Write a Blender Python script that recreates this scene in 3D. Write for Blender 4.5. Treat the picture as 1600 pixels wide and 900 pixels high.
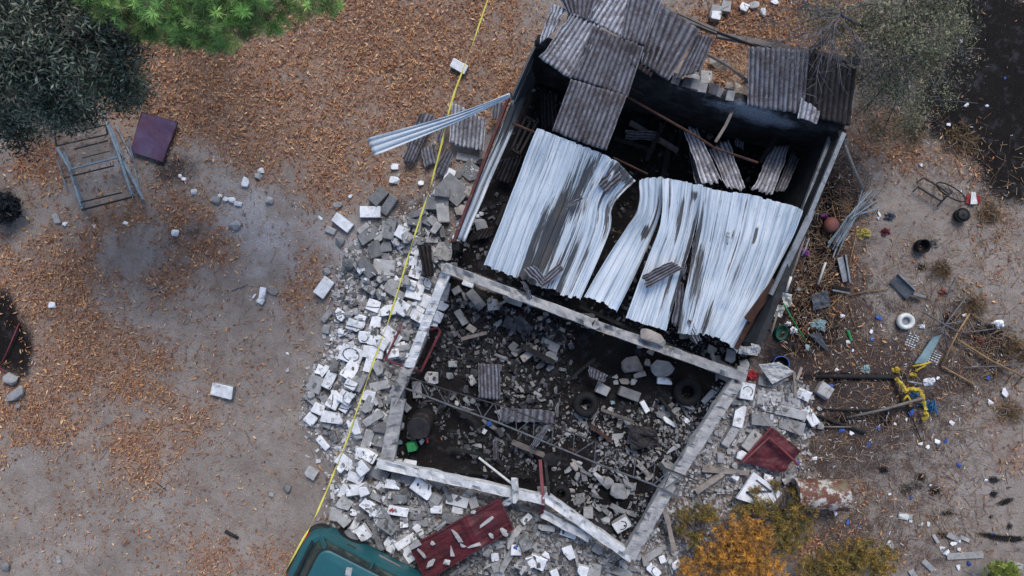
import bpy, bmesh, math, random
import numpy as np
from mathutils import Vector, Matrix, Euler

for o in list(bpy.data.objects):
    bpy.data.objects.remove(o)
sc = bpy.context.scene
C = sc.collection
R = math.radians

# ------------------------------------------------------------------ camera, sky, sun, exposure
H = 13.0                       # drone height above the yard, looking straight down
K = 0.75 / 800.0               # half-width tangent of a 24 mm lens, per photo pixel
cam_d = bpy.data.cameras.new('drone_camera')
cam_d.lens = 24.0
cam_d.sensor_width = 36.0
cam_d.clip_end = 1000
cam = bpy.data.objects.new('drone_camera', cam_d)
C.objects.link(cam)
cam.location = (0, 0, H)
sc.camera = cam

SUN_EL, SUN_AZ = R(50), R(12)
world = bpy.data.worlds.new('World')
sc.world = world
world.use_nodes = True
wn = world.node_tree
bg = wn.nodes['Background']
sky = wn.nodes.new('ShaderNodeTexSky')
sky.sky_type = 'NISHITA'
sky.sun_disc = False
sky.sun_elevation = SUN_EL
sky.sun_rotation = SUN_AZ
sky.dust_density = 2.0
sky.air_density = 1.0
sky.ozone_density = 2.0
wn.links.new(sky.outputs[0], bg.inputs[0])
bg.inputs[1].default_value = 0.10
sun_d = bpy.data.lights.new('sun', 'SUN')
sun_d.energy = 1.15
sun_d.angle = R(24)
sun_d.color = (1.0, 0.985, 0.97)
sun = bpy.data.objects.new('sun', sun_d)
C.objects.link(sun)
# direction towards the sun: azimuth measured like the sky texture's rotation
sv = Vector((math.sin(SUN_AZ) * math.cos(SUN_EL), math.cos(SUN_AZ) * math.cos(SUN_EL), math.sin(SUN_EL)))
sun.rotation_euler = sv.to_track_quat('Z', 'Y').to_euler()
sun.location = sv * 30
vs = sc.view_settings
vs.view_transform = 'Standard'
vs.look = 'None'
vs.gamma = 1.0
vs.exposure = 1.08
vs.use_curve_mapping = False

# ------------------------------------------------------------------ helpers
rng = np.random.default_rng(7)
rnd = random.Random(11)


def P(px, py, z=0.0):
    """a point of the place seen at photo pixel px,py and standing z metres above the yard"""
    s = K * (H - z)
    return Vector(((px - 800) * s, (450 - py) * s, z))


def px_of(x, y, z=0.0):
    s = K * (H - z)
    return x / s + 800, 450 - y / s


_tab = np.random.default_rng(3).random((256, 256))


def vnoise(x, y):
    x = np.asarray(x, float); y = np.asarray(y, float)
    xi = np.floor(x).astype(int); yi = np.floor(y).astype(int)
    fx = x - xi; fy = y - yi
    fx = fx * fx * (3 - 2 * fx); fy = fy * fy * (3 - 2 * fy)
    a = _tab[xi & 255, yi & 255]; b = _tab[(xi + 1) & 255, yi & 255]
    c = _tab[xi & 255, (yi + 1) & 255]; d = _tab[(xi + 1) & 255, (yi + 1) & 255]
    return (a * (1 - fx) + b * fx) * (1 - fy) + (c * (1 - fx) + d * fx) * fy


def fbm(x, y, o=4):
    s = 0; a = 0.5
    for i in range(o):
        s = s + a * vnoise(x * 2 ** i + 17.3 * i, y * 2 ** i + 5.1 * i)
        a *= 0.5
    return s / (1 - 0.5 ** o)


def sstep(a, b, x):
    t = np.clip((x - a) / (b - a), 0, 1)
    return t * t * (3 - 2 * t)


def lin(r, g, b):
    f = lambda c: (c / 255 / 12.92) if c <= 10 else ((c / 255 + 0.055) / 1.055) ** 2.4
    return (f(r), f(g), f(b))


def tag(o, label=None, cat=None, group=None, kind=None):
    if label: o['label'] = label
    if cat: o['category'] = cat
    if group: o['group'] = group
    if kind: o['kind'] = kind
    return o


def empty(name, loc, label, cat, group=None, rz=0.0):
    o = bpy.data.objects.new(name, None)
    o.empty_display_size = 0.1
    C.objects.link(o)
    o.location = loc
    o.rotation_euler = (0, 0, rz)
    return tag(o, label, cat, group)


class MB:
    """collects shapes and links them as ONE mesh object"""
    def __init__(s):
        s.v = []; s.f = []; s.mi = []; s.n = 0

    def add(s, V, F, mi=0):
        s.v.append(np.asarray(V, float).reshape(-1, 3))
        for f in F:
            s.f.append([i + s.n for i in f]); s.mi.append(mi)
        s.n += len(s.v[-1])
        return s

    def box(s, c, size, rot=None, mi=0, jit=0.0):
        hx, hy, hz = [d / 2 for d in size]
        V = np.array([[x, y, z] for x in (-hx, hx) for y in (-hy, hy) for z in (-hz, hz)], float)
        if jit: V += rng.normal(0, jit, V.shape)
        if rot is not None:
            M = np.array(rot.to_matrix() if hasattr(rot, 'to_matrix') else rot)
            V = V @ M.T
        V = V + np.array(c)
        return s.add(V, [(0, 1, 3, 2), (4, 6, 7, 5), (0, 4, 5, 1), (2, 3, 7, 6), (0, 2, 6, 4), (1, 5, 7, 3)], mi)

    def bar(s, a, b, w, h, mi=0, up=Vector((0, 0, 1)), jit=0.0):
        a = Vector(a); b = Vector(b)
        d = (b - a); L = d.length; d.normalize()
        y = up.cross(d)
        if y.length < 1e-4: y = Vector((0, 1, 0)).cross(d)
        y.normalize(); z = d.cross(y)
        M = Matrix((d, y, z)).transposed()
        return s.box((a + b) / 2, (L, w, h), M, mi, jit)

    def tube(s, pts, r, n=7, mi=0, cap=True):
        pts = [Vector(p) for p in pts]
        m = len(pts)
        rs = r if isinstance(r, (list, tuple)) else [r] * m
        V = []; prev = None
        for i, p in enumerate(pts):
            t = (pts[min(i + 1, m - 1)] - pts[max(i - 1, 0)])
            if t.length < 1e-6: t = Vector((0, 0, 1))
            t.normalize()
            if prev is None:
                x = t.orthogonal().normalized()
            else:
                x = (prev - t * prev.dot(t))
                x = x.normalized() if x.length > 1e-5 else t.orthogonal().normalized()
            prev = x
            y = t.cross(x)
            for k in range(n):
                a = 2 * math.pi * k / n
                V.append(p + (x * math.cos(a) + y * math.sin(a)) * rs[i])
        F = []
        for i in range(m - 1):
            for k in range(n):
                k2 = (k + 1) % n
                F.append((i * n + k, i * n + k2, (i + 1) * n + k2, (i + 1) * n + k))
        if cap:
            F.append(tuple(range(n))[::-1]); F.append(tuple((m - 1) * n + k for k in range(n)))
        return s.add([tuple(v) for v in V], F, mi)

    def lathe(s, prof, n=24, M=None, mi=0, mis=None):
        V = []; m = len(prof)
        for (r, z) in prof:
            for k in range(n):
                a = 2 * math.pi * k / n
                V.append((r * math.cos(a), r * math.sin(a), z))
        V = np.array(V)
        if M is not None:
            A = np.array(M); V = V @ A[:3, :3].T + A[:3, 3]
        base = s.n
        s.v.append(V); s.n += len(V)
        for i in range(m - 1):
            for k in range(n):
                k2 = (k + 1) % n
                s.f.append([base + i * n + k, base + i * n + k2, base + (i + 1) * n + k2, base + (i + 1) * n + k])
                s.mi.append(mis[i] if mis else mi)
        s.f.append([base + k for k in range(n)][::-1]); s.mi.append(mis[0] if mis else mi)
        s.f.append([base + (m - 1) * n + k for k in range(n)]); s.mi.append(mis[-1] if mis else mi)
        return s

    def build(s, name, mats, parent=None, smooth=False, origin=None):
        V = np.concatenate(s.v) if s.v else np.zeros((0, 3))
        return mesh(name, V, s.f, mats, s.mi, smooth, parent, origin=origin)


def mesh(name, V, F, mats, mi=None, smooth=False, parent=None, col=None, uv=None, origin=None, fattr=None, colname='col'):
    """col: per vertex RGBA; uv: per vertex; fattr: {name: per vertex float}; origin: world point put at the object's origin"""
    V = np.asarray(V, float)
    if origin is not None:
        V = V - np.array(origin)
    me = bpy.data.meshes.new(name)
    me.from_pydata(V, [], F)
    if not isinstance(mats, (list, tuple)): mats = [mats]
    for m in mats: me.materials.append(m)
    if mi is not None and len(mats) > 1:
        me.polygons.foreach_set('material_index', np.asarray(mi, np.int32))
    if smooth: me.polygons.foreach_set('use_smooth', np.ones(len(me.polygons), bool))
    if col is not None:
        a = me.color_attributes.new(colname, 'FLOAT_COLOR', 'POINT')
        cc = np.ones((len(V), 4), np.float32); cc[:, :np.shape(col)[1]] = col
        a.data.foreach_set('color', cc.ravel())
    if fattr:
        for k, vals in fattr.items():
            a = me.attributes.new(k, 'FLOAT', 'POINT')
            a.data.foreach_set('value', np.asarray(vals, np.float32))
    if uv is not None:
        l = me.uv_layers.new(name='UVMap')
        idx = np.zeros(len(me.loops), np.int32); me.loops.foreach_get('vertex_index', idx)
        l.data.foreach_set('uv', np.asarray(uv, np.float32)[idx].ravel())
    me.update()
    o = bpy.data.objects.new(name, me)
    C.objects.link(o)
    if origin is not None: o.location = origin
    if parent is not None: o.parent = parent
    return o


# ------------------------------------------------------------------ materials
class NT:
    def __init__(s, name):
        s.m = bpy.data.materials.new(name); s.m.use_nodes = True
        s.t = s.m.node_tree; s.b = s.t.nodes['Principled BSDF']

    def n(s, typ, **kw):
        nd = s.t.nodes.new('ShaderNode' + typ)
        for k, v in kw.items(): setattr(nd, k, v)
        return nd

    def L(s, a, b): s.t.links.new(a, b)

    def set(s, nd, **kw):
        for k, v in kw.items(): nd.inputs[k].default_value = v
        return nd

    def val(s, sock, v):
        if hasattr(v, 'links') or isinstance(v, bpy.types.NodeSocket): s.L(v, sock)
        else: sock.default_value = v

    def math(s, op, a, b=0.0, clamp=False):
        nd = s.n('Math', operation=op, use_clamp=clamp)
        s.val(nd.inputs[0], a); s.val(nd.inputs[1], b)
        return nd.outputs[0]

    def mix(s, fac, a, b, mode='MIX'):
        nd = s.n('Mix', data_type='RGBA', blend_type=mode)
        s.val(nd.inputs[0], fac)
        for i, c in ((6, a), (7, b)):
            if isinstance(c, bpy.types.NodeSocket): s.L(c, nd.inputs[i])
            else: nd.inputs[i].default_value = (*c, 1)
        return nd.outputs[2]

    def noise(s, vec, scale, detail=4, rough=0.6):
        nd = s.n('TexNoise'); s.set(nd, Scale=scale, Detail=detail, Roughness=rough)
        if vec is not None: s.L(vec, nd.inputs['Vector'])
        return nd.outputs['Fac']

    def ramp(s, fac, stops, mode='LINEAR'):
        nd = s.n('ValToRGB'); cr = nd.color_ramp; cr.interpolation = mode
        while len(cr.elements) < len(stops): cr.elements.new(0.5)
        for e, (p, c) in zip(cr.elements, stops):
            e.position = p; e.color = (*c, 1) if len(c) == 3 else c
        s.L(fac, nd.inputs[0])
        return nd.outputs[0]

    def step(s, fac, a, b):
        nd = s.n('MapRange', interpolation_type='SMOOTHSTEP')
        s.val(nd.inputs['Value'], fac); nd.inputs['From Min'].default_value = a; nd.inputs['From Max'].default_value = b
        return nd.outputs[0]

    def coords(s, random_shift=True):
        tc = s.n('TexCoord'); out = tc.outputs['Object']
        if random_shift:
            oi = s.n('ObjectInfo'); c = s.n('CombineXYZ')
            m = s.math('MULTIPLY', oi.outputs['Random'], 40.0)
            s.L(m, c.inputs[0]); s.L(m, c.inputs[1])
            a = s.n('VectorMath', operation='ADD'); s.L(out, a.inputs[0]); s.L(c.outputs[0], a.inputs[1])
            out = a.outputs[0]; s.rand = oi.outputs['Random']
        return out

    def bump(s, h, strength=0.3, dist=0.02):
        nd = s.n('Bump'); nd.inputs['Strength'].default_value = strength; nd.inputs['Distance'].default_value = dist
        s.L(h, nd.inputs['Height']); s.L(nd.outputs[0], s.b.inputs['Normal'])

    def out(s, colr, rough=0.85, metal=0.0, spec=0.3):
        s.val(s.b.inputs['Base Color'], colr if isinstance(colr, bpy.types.NodeSocket) else (*colr, 1))
        s.val(s.b.inputs['Roughness'], rough)
        s.val(s.b.inputs['Metallic'], metal)
        s.b.inputs['Specular IOR Level'].default_value = spec
        return s.m


def mottled(name, c1, c2, scale=6.0, rough=0.85, metal=0.0, bump=0.3, stain=None, stain_at=(0.55, 0.7), vary=0.25, spec=0.3, fine=40.0, stain_scale=None):
    """two-tone rough surface with optional stains; every copy has its own pattern and a small value shift"""
    t = NT(name); v = t.coords()
    a = t.noise(v, scale, 5, 0.65)
    c = t.mix(t.step(a, 0.35, 0.68), c1, c2)
    f = t.noise(v, fine, 3, 0.6)
    c = t.mix(t.math('MULTIPLY', t.step(f, 0.5, 0.75), 0.35), c, tuple(x * 0.55 for x in c1))
    if stain:
        b = t.noise(v, stain_scale or scale * 0.6, 5, 0.7)
        c = t.mix(t.step(b, *stain_at), c, stain)
    h = t.n('HueSaturation'); t.L(c, h.inputs['Color'])
    t.L(t.math('ADD', 1 - vary, t.math('MULTIPLY', t.rand, 2 * vary)), h.inputs['Value'])
    t.bump(f, bump, 0.01)
    return t.out(h.outputs[0], rough, metal, spec)


M = {}
M['white'] = mottled('white_plaster', (0.69, 0.695, 0.705), (0.50, 0.50, 0.51), 7, bump=0.3, stain=(0.22, 0.215, 0.21), stain_at=(0.58, 0.72), vary=0.1)
M['light'] = mottled('light_concrete', (0.32, 0.315, 0.31), (0.22, 0.215, 0.21), 8, stain=(0.12, 0.115, 0.11), stain_at=(0.6, 0.75), vary=0.2)
M['grey'] = mottled('grey_concrete', (0.185, 0.185, 0.185), (0.12, 0.12, 0.12), 8, stain=(0.07, 0.068, 0.068), stain_at=(0.6, 0.75), vary=0.25)
M['sooty'] = mottled('sooty_concrete', (0.06, 0.06, 0.066), (0.025, 0.025, 0.028), 6, stain=(0.12, 0.115, 0.115), stain_at=(0.58, 0.7), vary=0.3)
M['tan'] = mottled('tan_stone', (0.29, 0.255, 0.225), (0.19, 0.17, 0.155), 6, stain=(0.10, 0.09, 0.08), stain_at=(0.6, 0.75), vary=0.15)
M['beam'] = mottled('beam_concrete', (0.32, 0.312, 0.305), (0.21, 0.204, 0.2), 7, stain=(0.09, 0.086, 0.083), stain_at=(0.54, 0.68), vary=0.08, fine=45)
M['beamw'] = mottled('painted_beam_concrete', (0.50, 0.505, 0.51), (0.37, 0.37, 0.37), 7, stain=(0.17, 0.165, 0.16), stain_at=(0.56, 0.70), vary=0.08, fine=45)
M['charwall'] = mottled('charred_wall_render', (0.026, 0.026, 0.029), (0.011, 0.011, 0.012), 5, stain=(0.13, 0.14, 0.17), stain_at=(0.56, 0.74), stain_scale=0.9, vary=0.0)
def backwall_mat():
    t = NT('smoke_blackened_wall'); v = t.coords(False)
    a = t.noise(v, 4, 6, 0.7); f = t.noise(v, 30, 4)
    c = t.mix(t.step(a, 0.4, 0.65), (0.012, 0.012, 0.013), (0.035, 0.034, 0.037))
    p = t.n('Attribute', attribute_name='pale')
    k = t.step(t.math('ADD', p.outputs['Fac'], t.math('SUBTRACT', a, 0.5)), 0.25, 0.8)
    c = t.mix(k, c, t.mix(t.step(f, 0.4, 0.65), (0.20, 0.22, 0.26), (0.12, 0.13, 0.15)))
    t.bump(f, 0.4, 0.02)
    return t.out(c, 0.95, 0, 0.2)
M['backwall'] = backwall_mat()
M['charwood'] = mottled('charred_wood', (0.016, 0.015, 0.015), (0.008, 0.0075, 0.0075), 8, stain=(0.05, 0.045, 0.042), stain_at=(0.6, 0.72), vary=0.3)
M['wood'] = mottled('weathered_wood', (0.16, 0.135, 0.12), (0.095, 0.08, 0.072), 9, stain=(0.045, 0.038, 0.036), vary=0.2)
M['palewood'] = mottled('pale_dry_wood', (0.25, 0.215, 0.19), (0.165, 0.14, 0.12), 9, stain=(0.08, 0.068, 0.06), vary=0.2)
M['straw'] = mottled('dry_cane', (0.24, 0.15, 0.07), (0.15, 0.09, 0.045), 5, vary=0.25)
M['redmetal'] = mottled('dark_red_paint', (0.085, 0.009, 0.014), (0.042, 0.006, 0.009), 4, rough=0.65, stain=(0.10, 0.075, 0.075), stain_at=(0.60, 0.78), vary=0.05, spec=0.4)
M['redtube'] = mottled('faded_red_paint', (0.16, 0.028, 0.036), (0.09, 0.02, 0.024), 6, rough=0.6, stain=(0.14, 0.075, 0.06), vary=0.1)
M['maroon'] = mottled('maroon_sheet_paint', (0.072, 0.045, 0.095), (0.070, 0.026, 0.050), 2.6, rough=0.5, stain=(0.075, 0.08, 0.11), stain_at=(0.56, 0.72), vary=0.0, spec=0.4)
M['rust'] = mottled('rusty_iron', (0.07, 0.032, 0.022), (0.035, 0.018, 0.015), 8, rough=0.9, stain=(0.10, 0.08, 0.075), vary=0.2)
M['darkmetal'] = mottled('burnt_iron', (0.024, 0.021, 0.022), (0.012, 0.011, 0.011), 8, rough=0.7, stain=(0.05, 0.034, 0.03), vary=0.2)
M['bluemetal'] = mottled('pale_blue_paint', (0.19, 0.24, 0.28), (0.12, 0.155, 0.185), 6, rough=0.6, stain=(0.07, 0.06, 0.055), vary=0.08)
M['greymetal'] = mottled('grey_galvanised_steel', (0.24, 0.255, 0.27), (0.14, 0.15, 0.16), 5, rough=0.5, metal=0.3, stain=(0.07, 0.065, 0.065), vary=0.15)
M['black'] = mottled('black_rubber', (0.008, 0.008, 0.0085), (0.004, 0.004, 0.0045), 6, rough=0.8, vary=0.2)
M['mark'] = mottled('black_brush_paint', (0.035, 0.035, 0.04), (0.10, 0.10, 0.105), 14, rough=0.7, vary=0.0)
M['redmark'] = mottled('red_brush_paint', (0.30, 0.05, 0.05), (0.22, 0.05, 0.05), 9, rough=0.7, vary=0.0)
M['yellow'] = mottled('yellow_plastic', (0.50, 0.36, 0.035), (0.30, 0.22, 0.03), 12, rough=0.65, stain=(0.15, 0.11, 0.05), vary=0.05)
M['tape'] = mottled('yellow_barrier_film', (0.60, 0.54, 0.11), (0.46, 0.40, 0.06), 6, rough=0.4, vary=0.0, bump=0.05)
M['blue'] = mottled('blue_plastic', (0.045, 0.095, 0.33), (0.03, 0.065, 0.22), 6, rough=0.45, vary=0.25)
M['ropeblue'] = mottled('blue_rope_fibre', (0.02, 0.13, 0.28), (0.012, 0.07, 0.17), 12, rough=0.8, vary=0.1)
M['whiteplastic'] = mottled('white_plastic', (0.56, 0.565, 0.53), (0.42, 0.425, 0.4), 9, rough=0.55, vary=0.12, bump=0.1)
M['paper'] = mottled('white_paper', (0.66, 0.66, 0.68), (0.5, 0.5, 0.52), 9, rough=0.9, vary=0.15)
M['rag'] = mottled('pale_dusty_cloth', (0.45, 0.45, 0.44), (0.34, 0.335, 0.33), 6, rough=0.95, stain=(0.22, 0.21, 0.2), vary=0.1)
M['green'] = mottled('green_plastic', (0.03, 0.22, 0.07), (0.02, 0.14, 0.05), 6, rough=0.5, vary=0.1)
M['darkgreen'] = mottled('dark_green_plastic', (0.012, 0.07, 0.045), (0.01, 0.04, 0.03), 6, rough=0.6, vary=0.1)
M['teal'] = mottled('pale_teal_board', (0.20, 0.29, 0.30), (0.14, 0.21, 0.23), 4, rough=0.7, stain=(0.12, 0.12, 0.12), vary=0.1)
M['pink'] = mottled('salmon_pink_plastic', (0.20, 0.07, 0.055), (0.12, 0.045, 0.04), 7, rough=0.7, vary=0.05)
M['purple'] = mottled('purple_cloth', (0.25, 0.06, 0.25), (0.16, 0.04, 0.18), 14, rough=0.9, vary=0.1)
M['redcloth'] = mottled('red_cloth', (0.30, 0.03, 0.035), (0.2, 0.02, 0.03), 10, rough=0.9, vary=0.1)
M['yellowcloth'] = mottled('yellow_dirty_cloth', (0.36, 0.28, 0.07), (0.22, 0.18, 0.06), 14, rough=0.95, vary=0.1)
M['darkcloth'] = mottled('dark_grey_plastic_sheet', (0.08, 0.09, 0.105), (0.05, 0.055, 0.065), 6, rough=0.6, vary=0.2)
M['bark'] = mottled('grey_bark', (0.16, 0.14, 0.13), (0.10, 0.085, 0.08), 12, rough=0.95, vary=0.1)
M['twig'] = mottled('bare_grey_branch', (0.13, 0.125, 0.135), (0.075, 0.072, 0.078), 12, rough=0.95, vary=0.1)
M['carpaint'] = mottled('teal_green_car_paint', (0.010, 0.088, 0.100), (0.012, 0.072, 0.084), 2.5, rough=0.45, stain=(0.05, 0.085, 0.085), stain_at=(0.62, 0.8), vary=0.0, spec=0.5, bump=0.02)
M['cartrim'] = mottled('black_car_trim', (0.012, 0.016, 0.016), (0.02, 0.024, 0.024), 5, rough=0.6, vary=0.0, bump=0.05)
M['carlamp'] = mottled('red_lamp_lens', (0.25, 0.01, 0.012), (0.2, 0.01, 0.01), 5, rough=0.25, vary=0.0, bump=0.0)


def glass_mat():
    t = NT('dark_car_glass'); v = t.coords(False)
    n = t.noise(v, 5, 4)
    c = t.mix(t.step(n, 0.4, 0.65), (0.018, 0.030, 0.028), (0.035, 0.055, 0.048))
    return t.out(c, 0.22, 0.0, 0.5)
M['glass'] = glass_mat()


def chips_mat(name, rough=0.9):
    t = NT(name)
    a = t.n('Attribute', attribute_name='col')
    v = t.coords(False)
    f = t.noise(v, 60, 3)
    c = t.mix(t.math('MULTIPLY', t.step(f, 0.45, 0.75), 0.4), a.outputs['Color'], (0.06, 0.055, 0.05))
    t.bump(f, 0.2, 0.005)
    return t.out(c, rough, 0, 0.25)
M['chips'] = chips_mat('broken_mortar_chips')


def leaf_mat(name, rough=0.75, trans=0.15):
    t = NT(name)
    a = t.n('Attribute', attribute_name='col')
    t.out(a.outputs['Color'], rough, 0, 0.25)
    tr = t.n('BsdfTranslucent'); t.L(a.outputs['Color'], tr.inputs[0])
    mx = t.n('MixShader'); mx.inputs[0].default_value = trans
    t.L(t.b.outputs[0], mx.inputs[1]); t.L(tr.outputs[0], mx.inputs[2])
    t.L(mx.outputs[0], t.t.nodes['Material Output'].inputs[0])
    return t.m
M['leaf'] = leaf_mat('leaf_blades')
M['deadleaf'] = leaf_mat('dry_fallen_leaves', 0.85, 0.1)


def sheet_fibro(name, ca, cb, cd):
    t = NT(name)
    uvn = t.n('UVMap', uv_map='UVMap'); mp = t.n('Mapping')
    t.L(uvn.outputs[0], mp.inputs[0]); mp.inputs['Scale'].default_value = (14, 2.2, 1)
    oi = t.n('ObjectInfo'); cx = t.n('CombineXYZ')
    sh = t.math('MULTIPLY', oi.outputs['Random'], 50.0); t.L(sh, cx.inputs[0]); t.L(sh, cx.inputs[1])
    t.L(cx.outputs[0], mp.inputs['Location'])
    st = t.noise(mp.outputs[0], 1.0, 5, 0.65)
    v = t.coords()
    bl = t.noise(v, 3.0, 5, 0.7); fi = t.noise(v, 45, 4, 0.7)
    c = t.mix(t.step(st, 0.35, 0.65), ca, cb)
    c = t.mix(t.math('MULTIPLY', t.step(bl, 0.45, 0.62), 0.85), c, cd)
    md = t.noise(v, 13, 5, 0.75)
    c = t.mix(t.math('MULTIPLY', t.step(md, 0.52, 0.66), 0.7), c, tuple(min(1, x * 1.45) for x in ca))
    c = t.mix(t.math('MULTIPLY', t.step(md, 0.46, 0.34), 0.7), c, tuple(x * .45 for x in cd))
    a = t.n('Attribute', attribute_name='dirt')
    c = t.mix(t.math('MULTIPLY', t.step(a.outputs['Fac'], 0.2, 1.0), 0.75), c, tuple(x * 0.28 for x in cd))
    c = t.mix(t.math('MULTIPLY', t.step(fi, 0.56, 0.7), 0.55), c, tuple(min(1, x * 1.5) for x in ca))
    so = t.n('Attribute', attribute_name='soot')
    c = t.mix(t.math('MULTIPLY', so.outputs['Fac'], t.step(t.math('ADD', st, so.outputs['Fac']), 0.5, 0.95)), c, (0.025, 0.022, 0.022))
    h = t.n('HueSaturation'); t.L(c, h.inputs['Color'])
    t.L(t.math('ADD', 0.85, t.math('MULTIPLY', oi.outputs['Random'], 0.3)), h.inputs['Value'])
    t.bump(fi, 0.3, 0.006)
    return t.out(h.outputs[0], 0.92, 0, 0.2)
M['fibro'] = sheet_fibro('weathered_fibre_cement', (0.175, 0.178, 0.205), (0.095, 0.093, 0.105), (0.078, 0.064, 0.066))
M['fibrolight'] = sheet_fibro('pale_fibre_cement', (0.42, 0.425, 0.46), (0.24, 0.24, 0.265), (0.15, 0.13, 0.135))
M['fibrodark'] = sheet_fibro('smoked_fibre_cement', (0.045, 0.04, 0.042), (0.022, 0.019, 0.02), (0.02, 0.016, 0.015))


def sheet_metal(name):
    t = NT(name)
    uvn = t.n('UVMap', uv_map='UVMap'); mp = t.n('Mapping')
    t.L(uvn.outputs[0], mp.inputs[0]); mp.inputs['Scale'].default_value = (11, 0.9, 1)
    oi = t.n('ObjectInfo'); cx = t.n('CombineXYZ')
    sh = t.math('MULTIPLY', oi.outputs['Random'], 50.0); t.L(sh, cx.inputs[0]); t.L(sh, cx.inputs[1])
    t.L(cx.outputs[0], mp.inputs['Location'])
    st = t.noise(mp.outputs[0], 1.0, 6, 0.7)
    mp2 = t.n('Mapping'); t.L(uvn.outputs[0], mp2.inputs[0]); mp2.inputs['Scale'].default_value = (30, 7, 1)
    sp = t.noise(mp2.outputs[0], 1.0, 4, 0.6)
    v = t.coords(); bl = t.noise(v, 2.2, 5, 0.6)
    mp3 = t.n('Mapping'); t.L(uvn.outputs[0], mp3.inputs[0]); mp3.inputs['Scale'].default_value = (42, 0.8, 1); t.L(cx.outputs[0], mp3.inputs['Location'])
    fs_ = t.noise(mp3.outputs[0], 1.0, 5, 0.7)
    c = t.mix(t.step(st, 0.3, 0.62), (0.50, 0.575, 0.63), (0.76, 0.785, 0.80))
    c = t.mix(t.math('MULTIPLY', t.step(fs_, 0.50, 0.66), 0.75), c, (0.20, 0.235, 0.275))
    gr = t.noise(v, 9, 6, 0.75)
    c = t.mix(t.math('MULTIPLY', t.step(gr, 0.60, 0.70), 0.35), c, (0.17, 0.165, 0.165))
    c = t.mix(t.math('MULTIPLY', t.step(bl, 0.58, 0.75), 0.4), c, (0.30, 0.43, 0.60))
    c = t.mix(t.math('MULTIPLY', t.step(sp, 0.67, 0.74), 0.8), c, (0.05, 0.05, 0.06))
    so = t.n('Attribute', attribute_name='soot')
    k = t.math('ADD', so.outputs['Fac'], t.math('ADD', t.math('MULTIPLY', t.math('SUBTRACT', st, 0.5), 1.6), t.math('MULTIPLY', t.math('SUBTRACT', fs_, 0.5), 1.6)))
    k2 = t.math('MULTIPLY', t.step(k, 0.28, 0.52), 0.93)
    c = t.mix(k2, c, t.mix(t.step(bl, 0.45, 0.6), (0.018, 0.02, 0.027), (0.045, 0.036, 0.032)))
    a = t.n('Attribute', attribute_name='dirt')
    c = t.mix(t.math('MULTIPLY', t.step(a.outputs['Fac'], 0.55, 1.0), 0.62), c, (0.15, 0.185, 0.23))  # darkens one rib flank on tray sheets, the valleys on sine sheets
    met = t.math('MULTIPLY', t.math('SUBTRACT', 1.0, k2), 0.30)
    rg = t.math('ADD', 0.42, t.math('MULTIPLY', k2, 0.4))
    return t.out(c, rg, met, 0.5)
M['zinc'] = sheet_metal('silver_zinc_sheet')


def drum_mat():
    t = NT('rusted_painted_drum'); v = t.coords()
    b = t.noise(v, 4.5, 5, 0.75); f = t.noise(v, 30, 4)
    c = t.mix(t.step(b, 0.42, 0.52), (0.42, 0.40, 0.36), (0.12, 0.05, 0.035))
    g = t.noise(v, 2.5, 3)
    c = t.mix(t.math('MULTIPLY', t.step(g, 0.5, 0.62), 0.7), c, (0.15, 0.15, 0.09))
    c = t.mix(t.math('MULTIPLY', t.step(f, 0.5, 0.7), 0.5), c, (0.08, 0.035, 0.025))
    t.bump(f, 0.3, 0.005)
    return t.out(c, 0.8, 0.1, 0.3)
M['drum'] = drum_mat()


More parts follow.
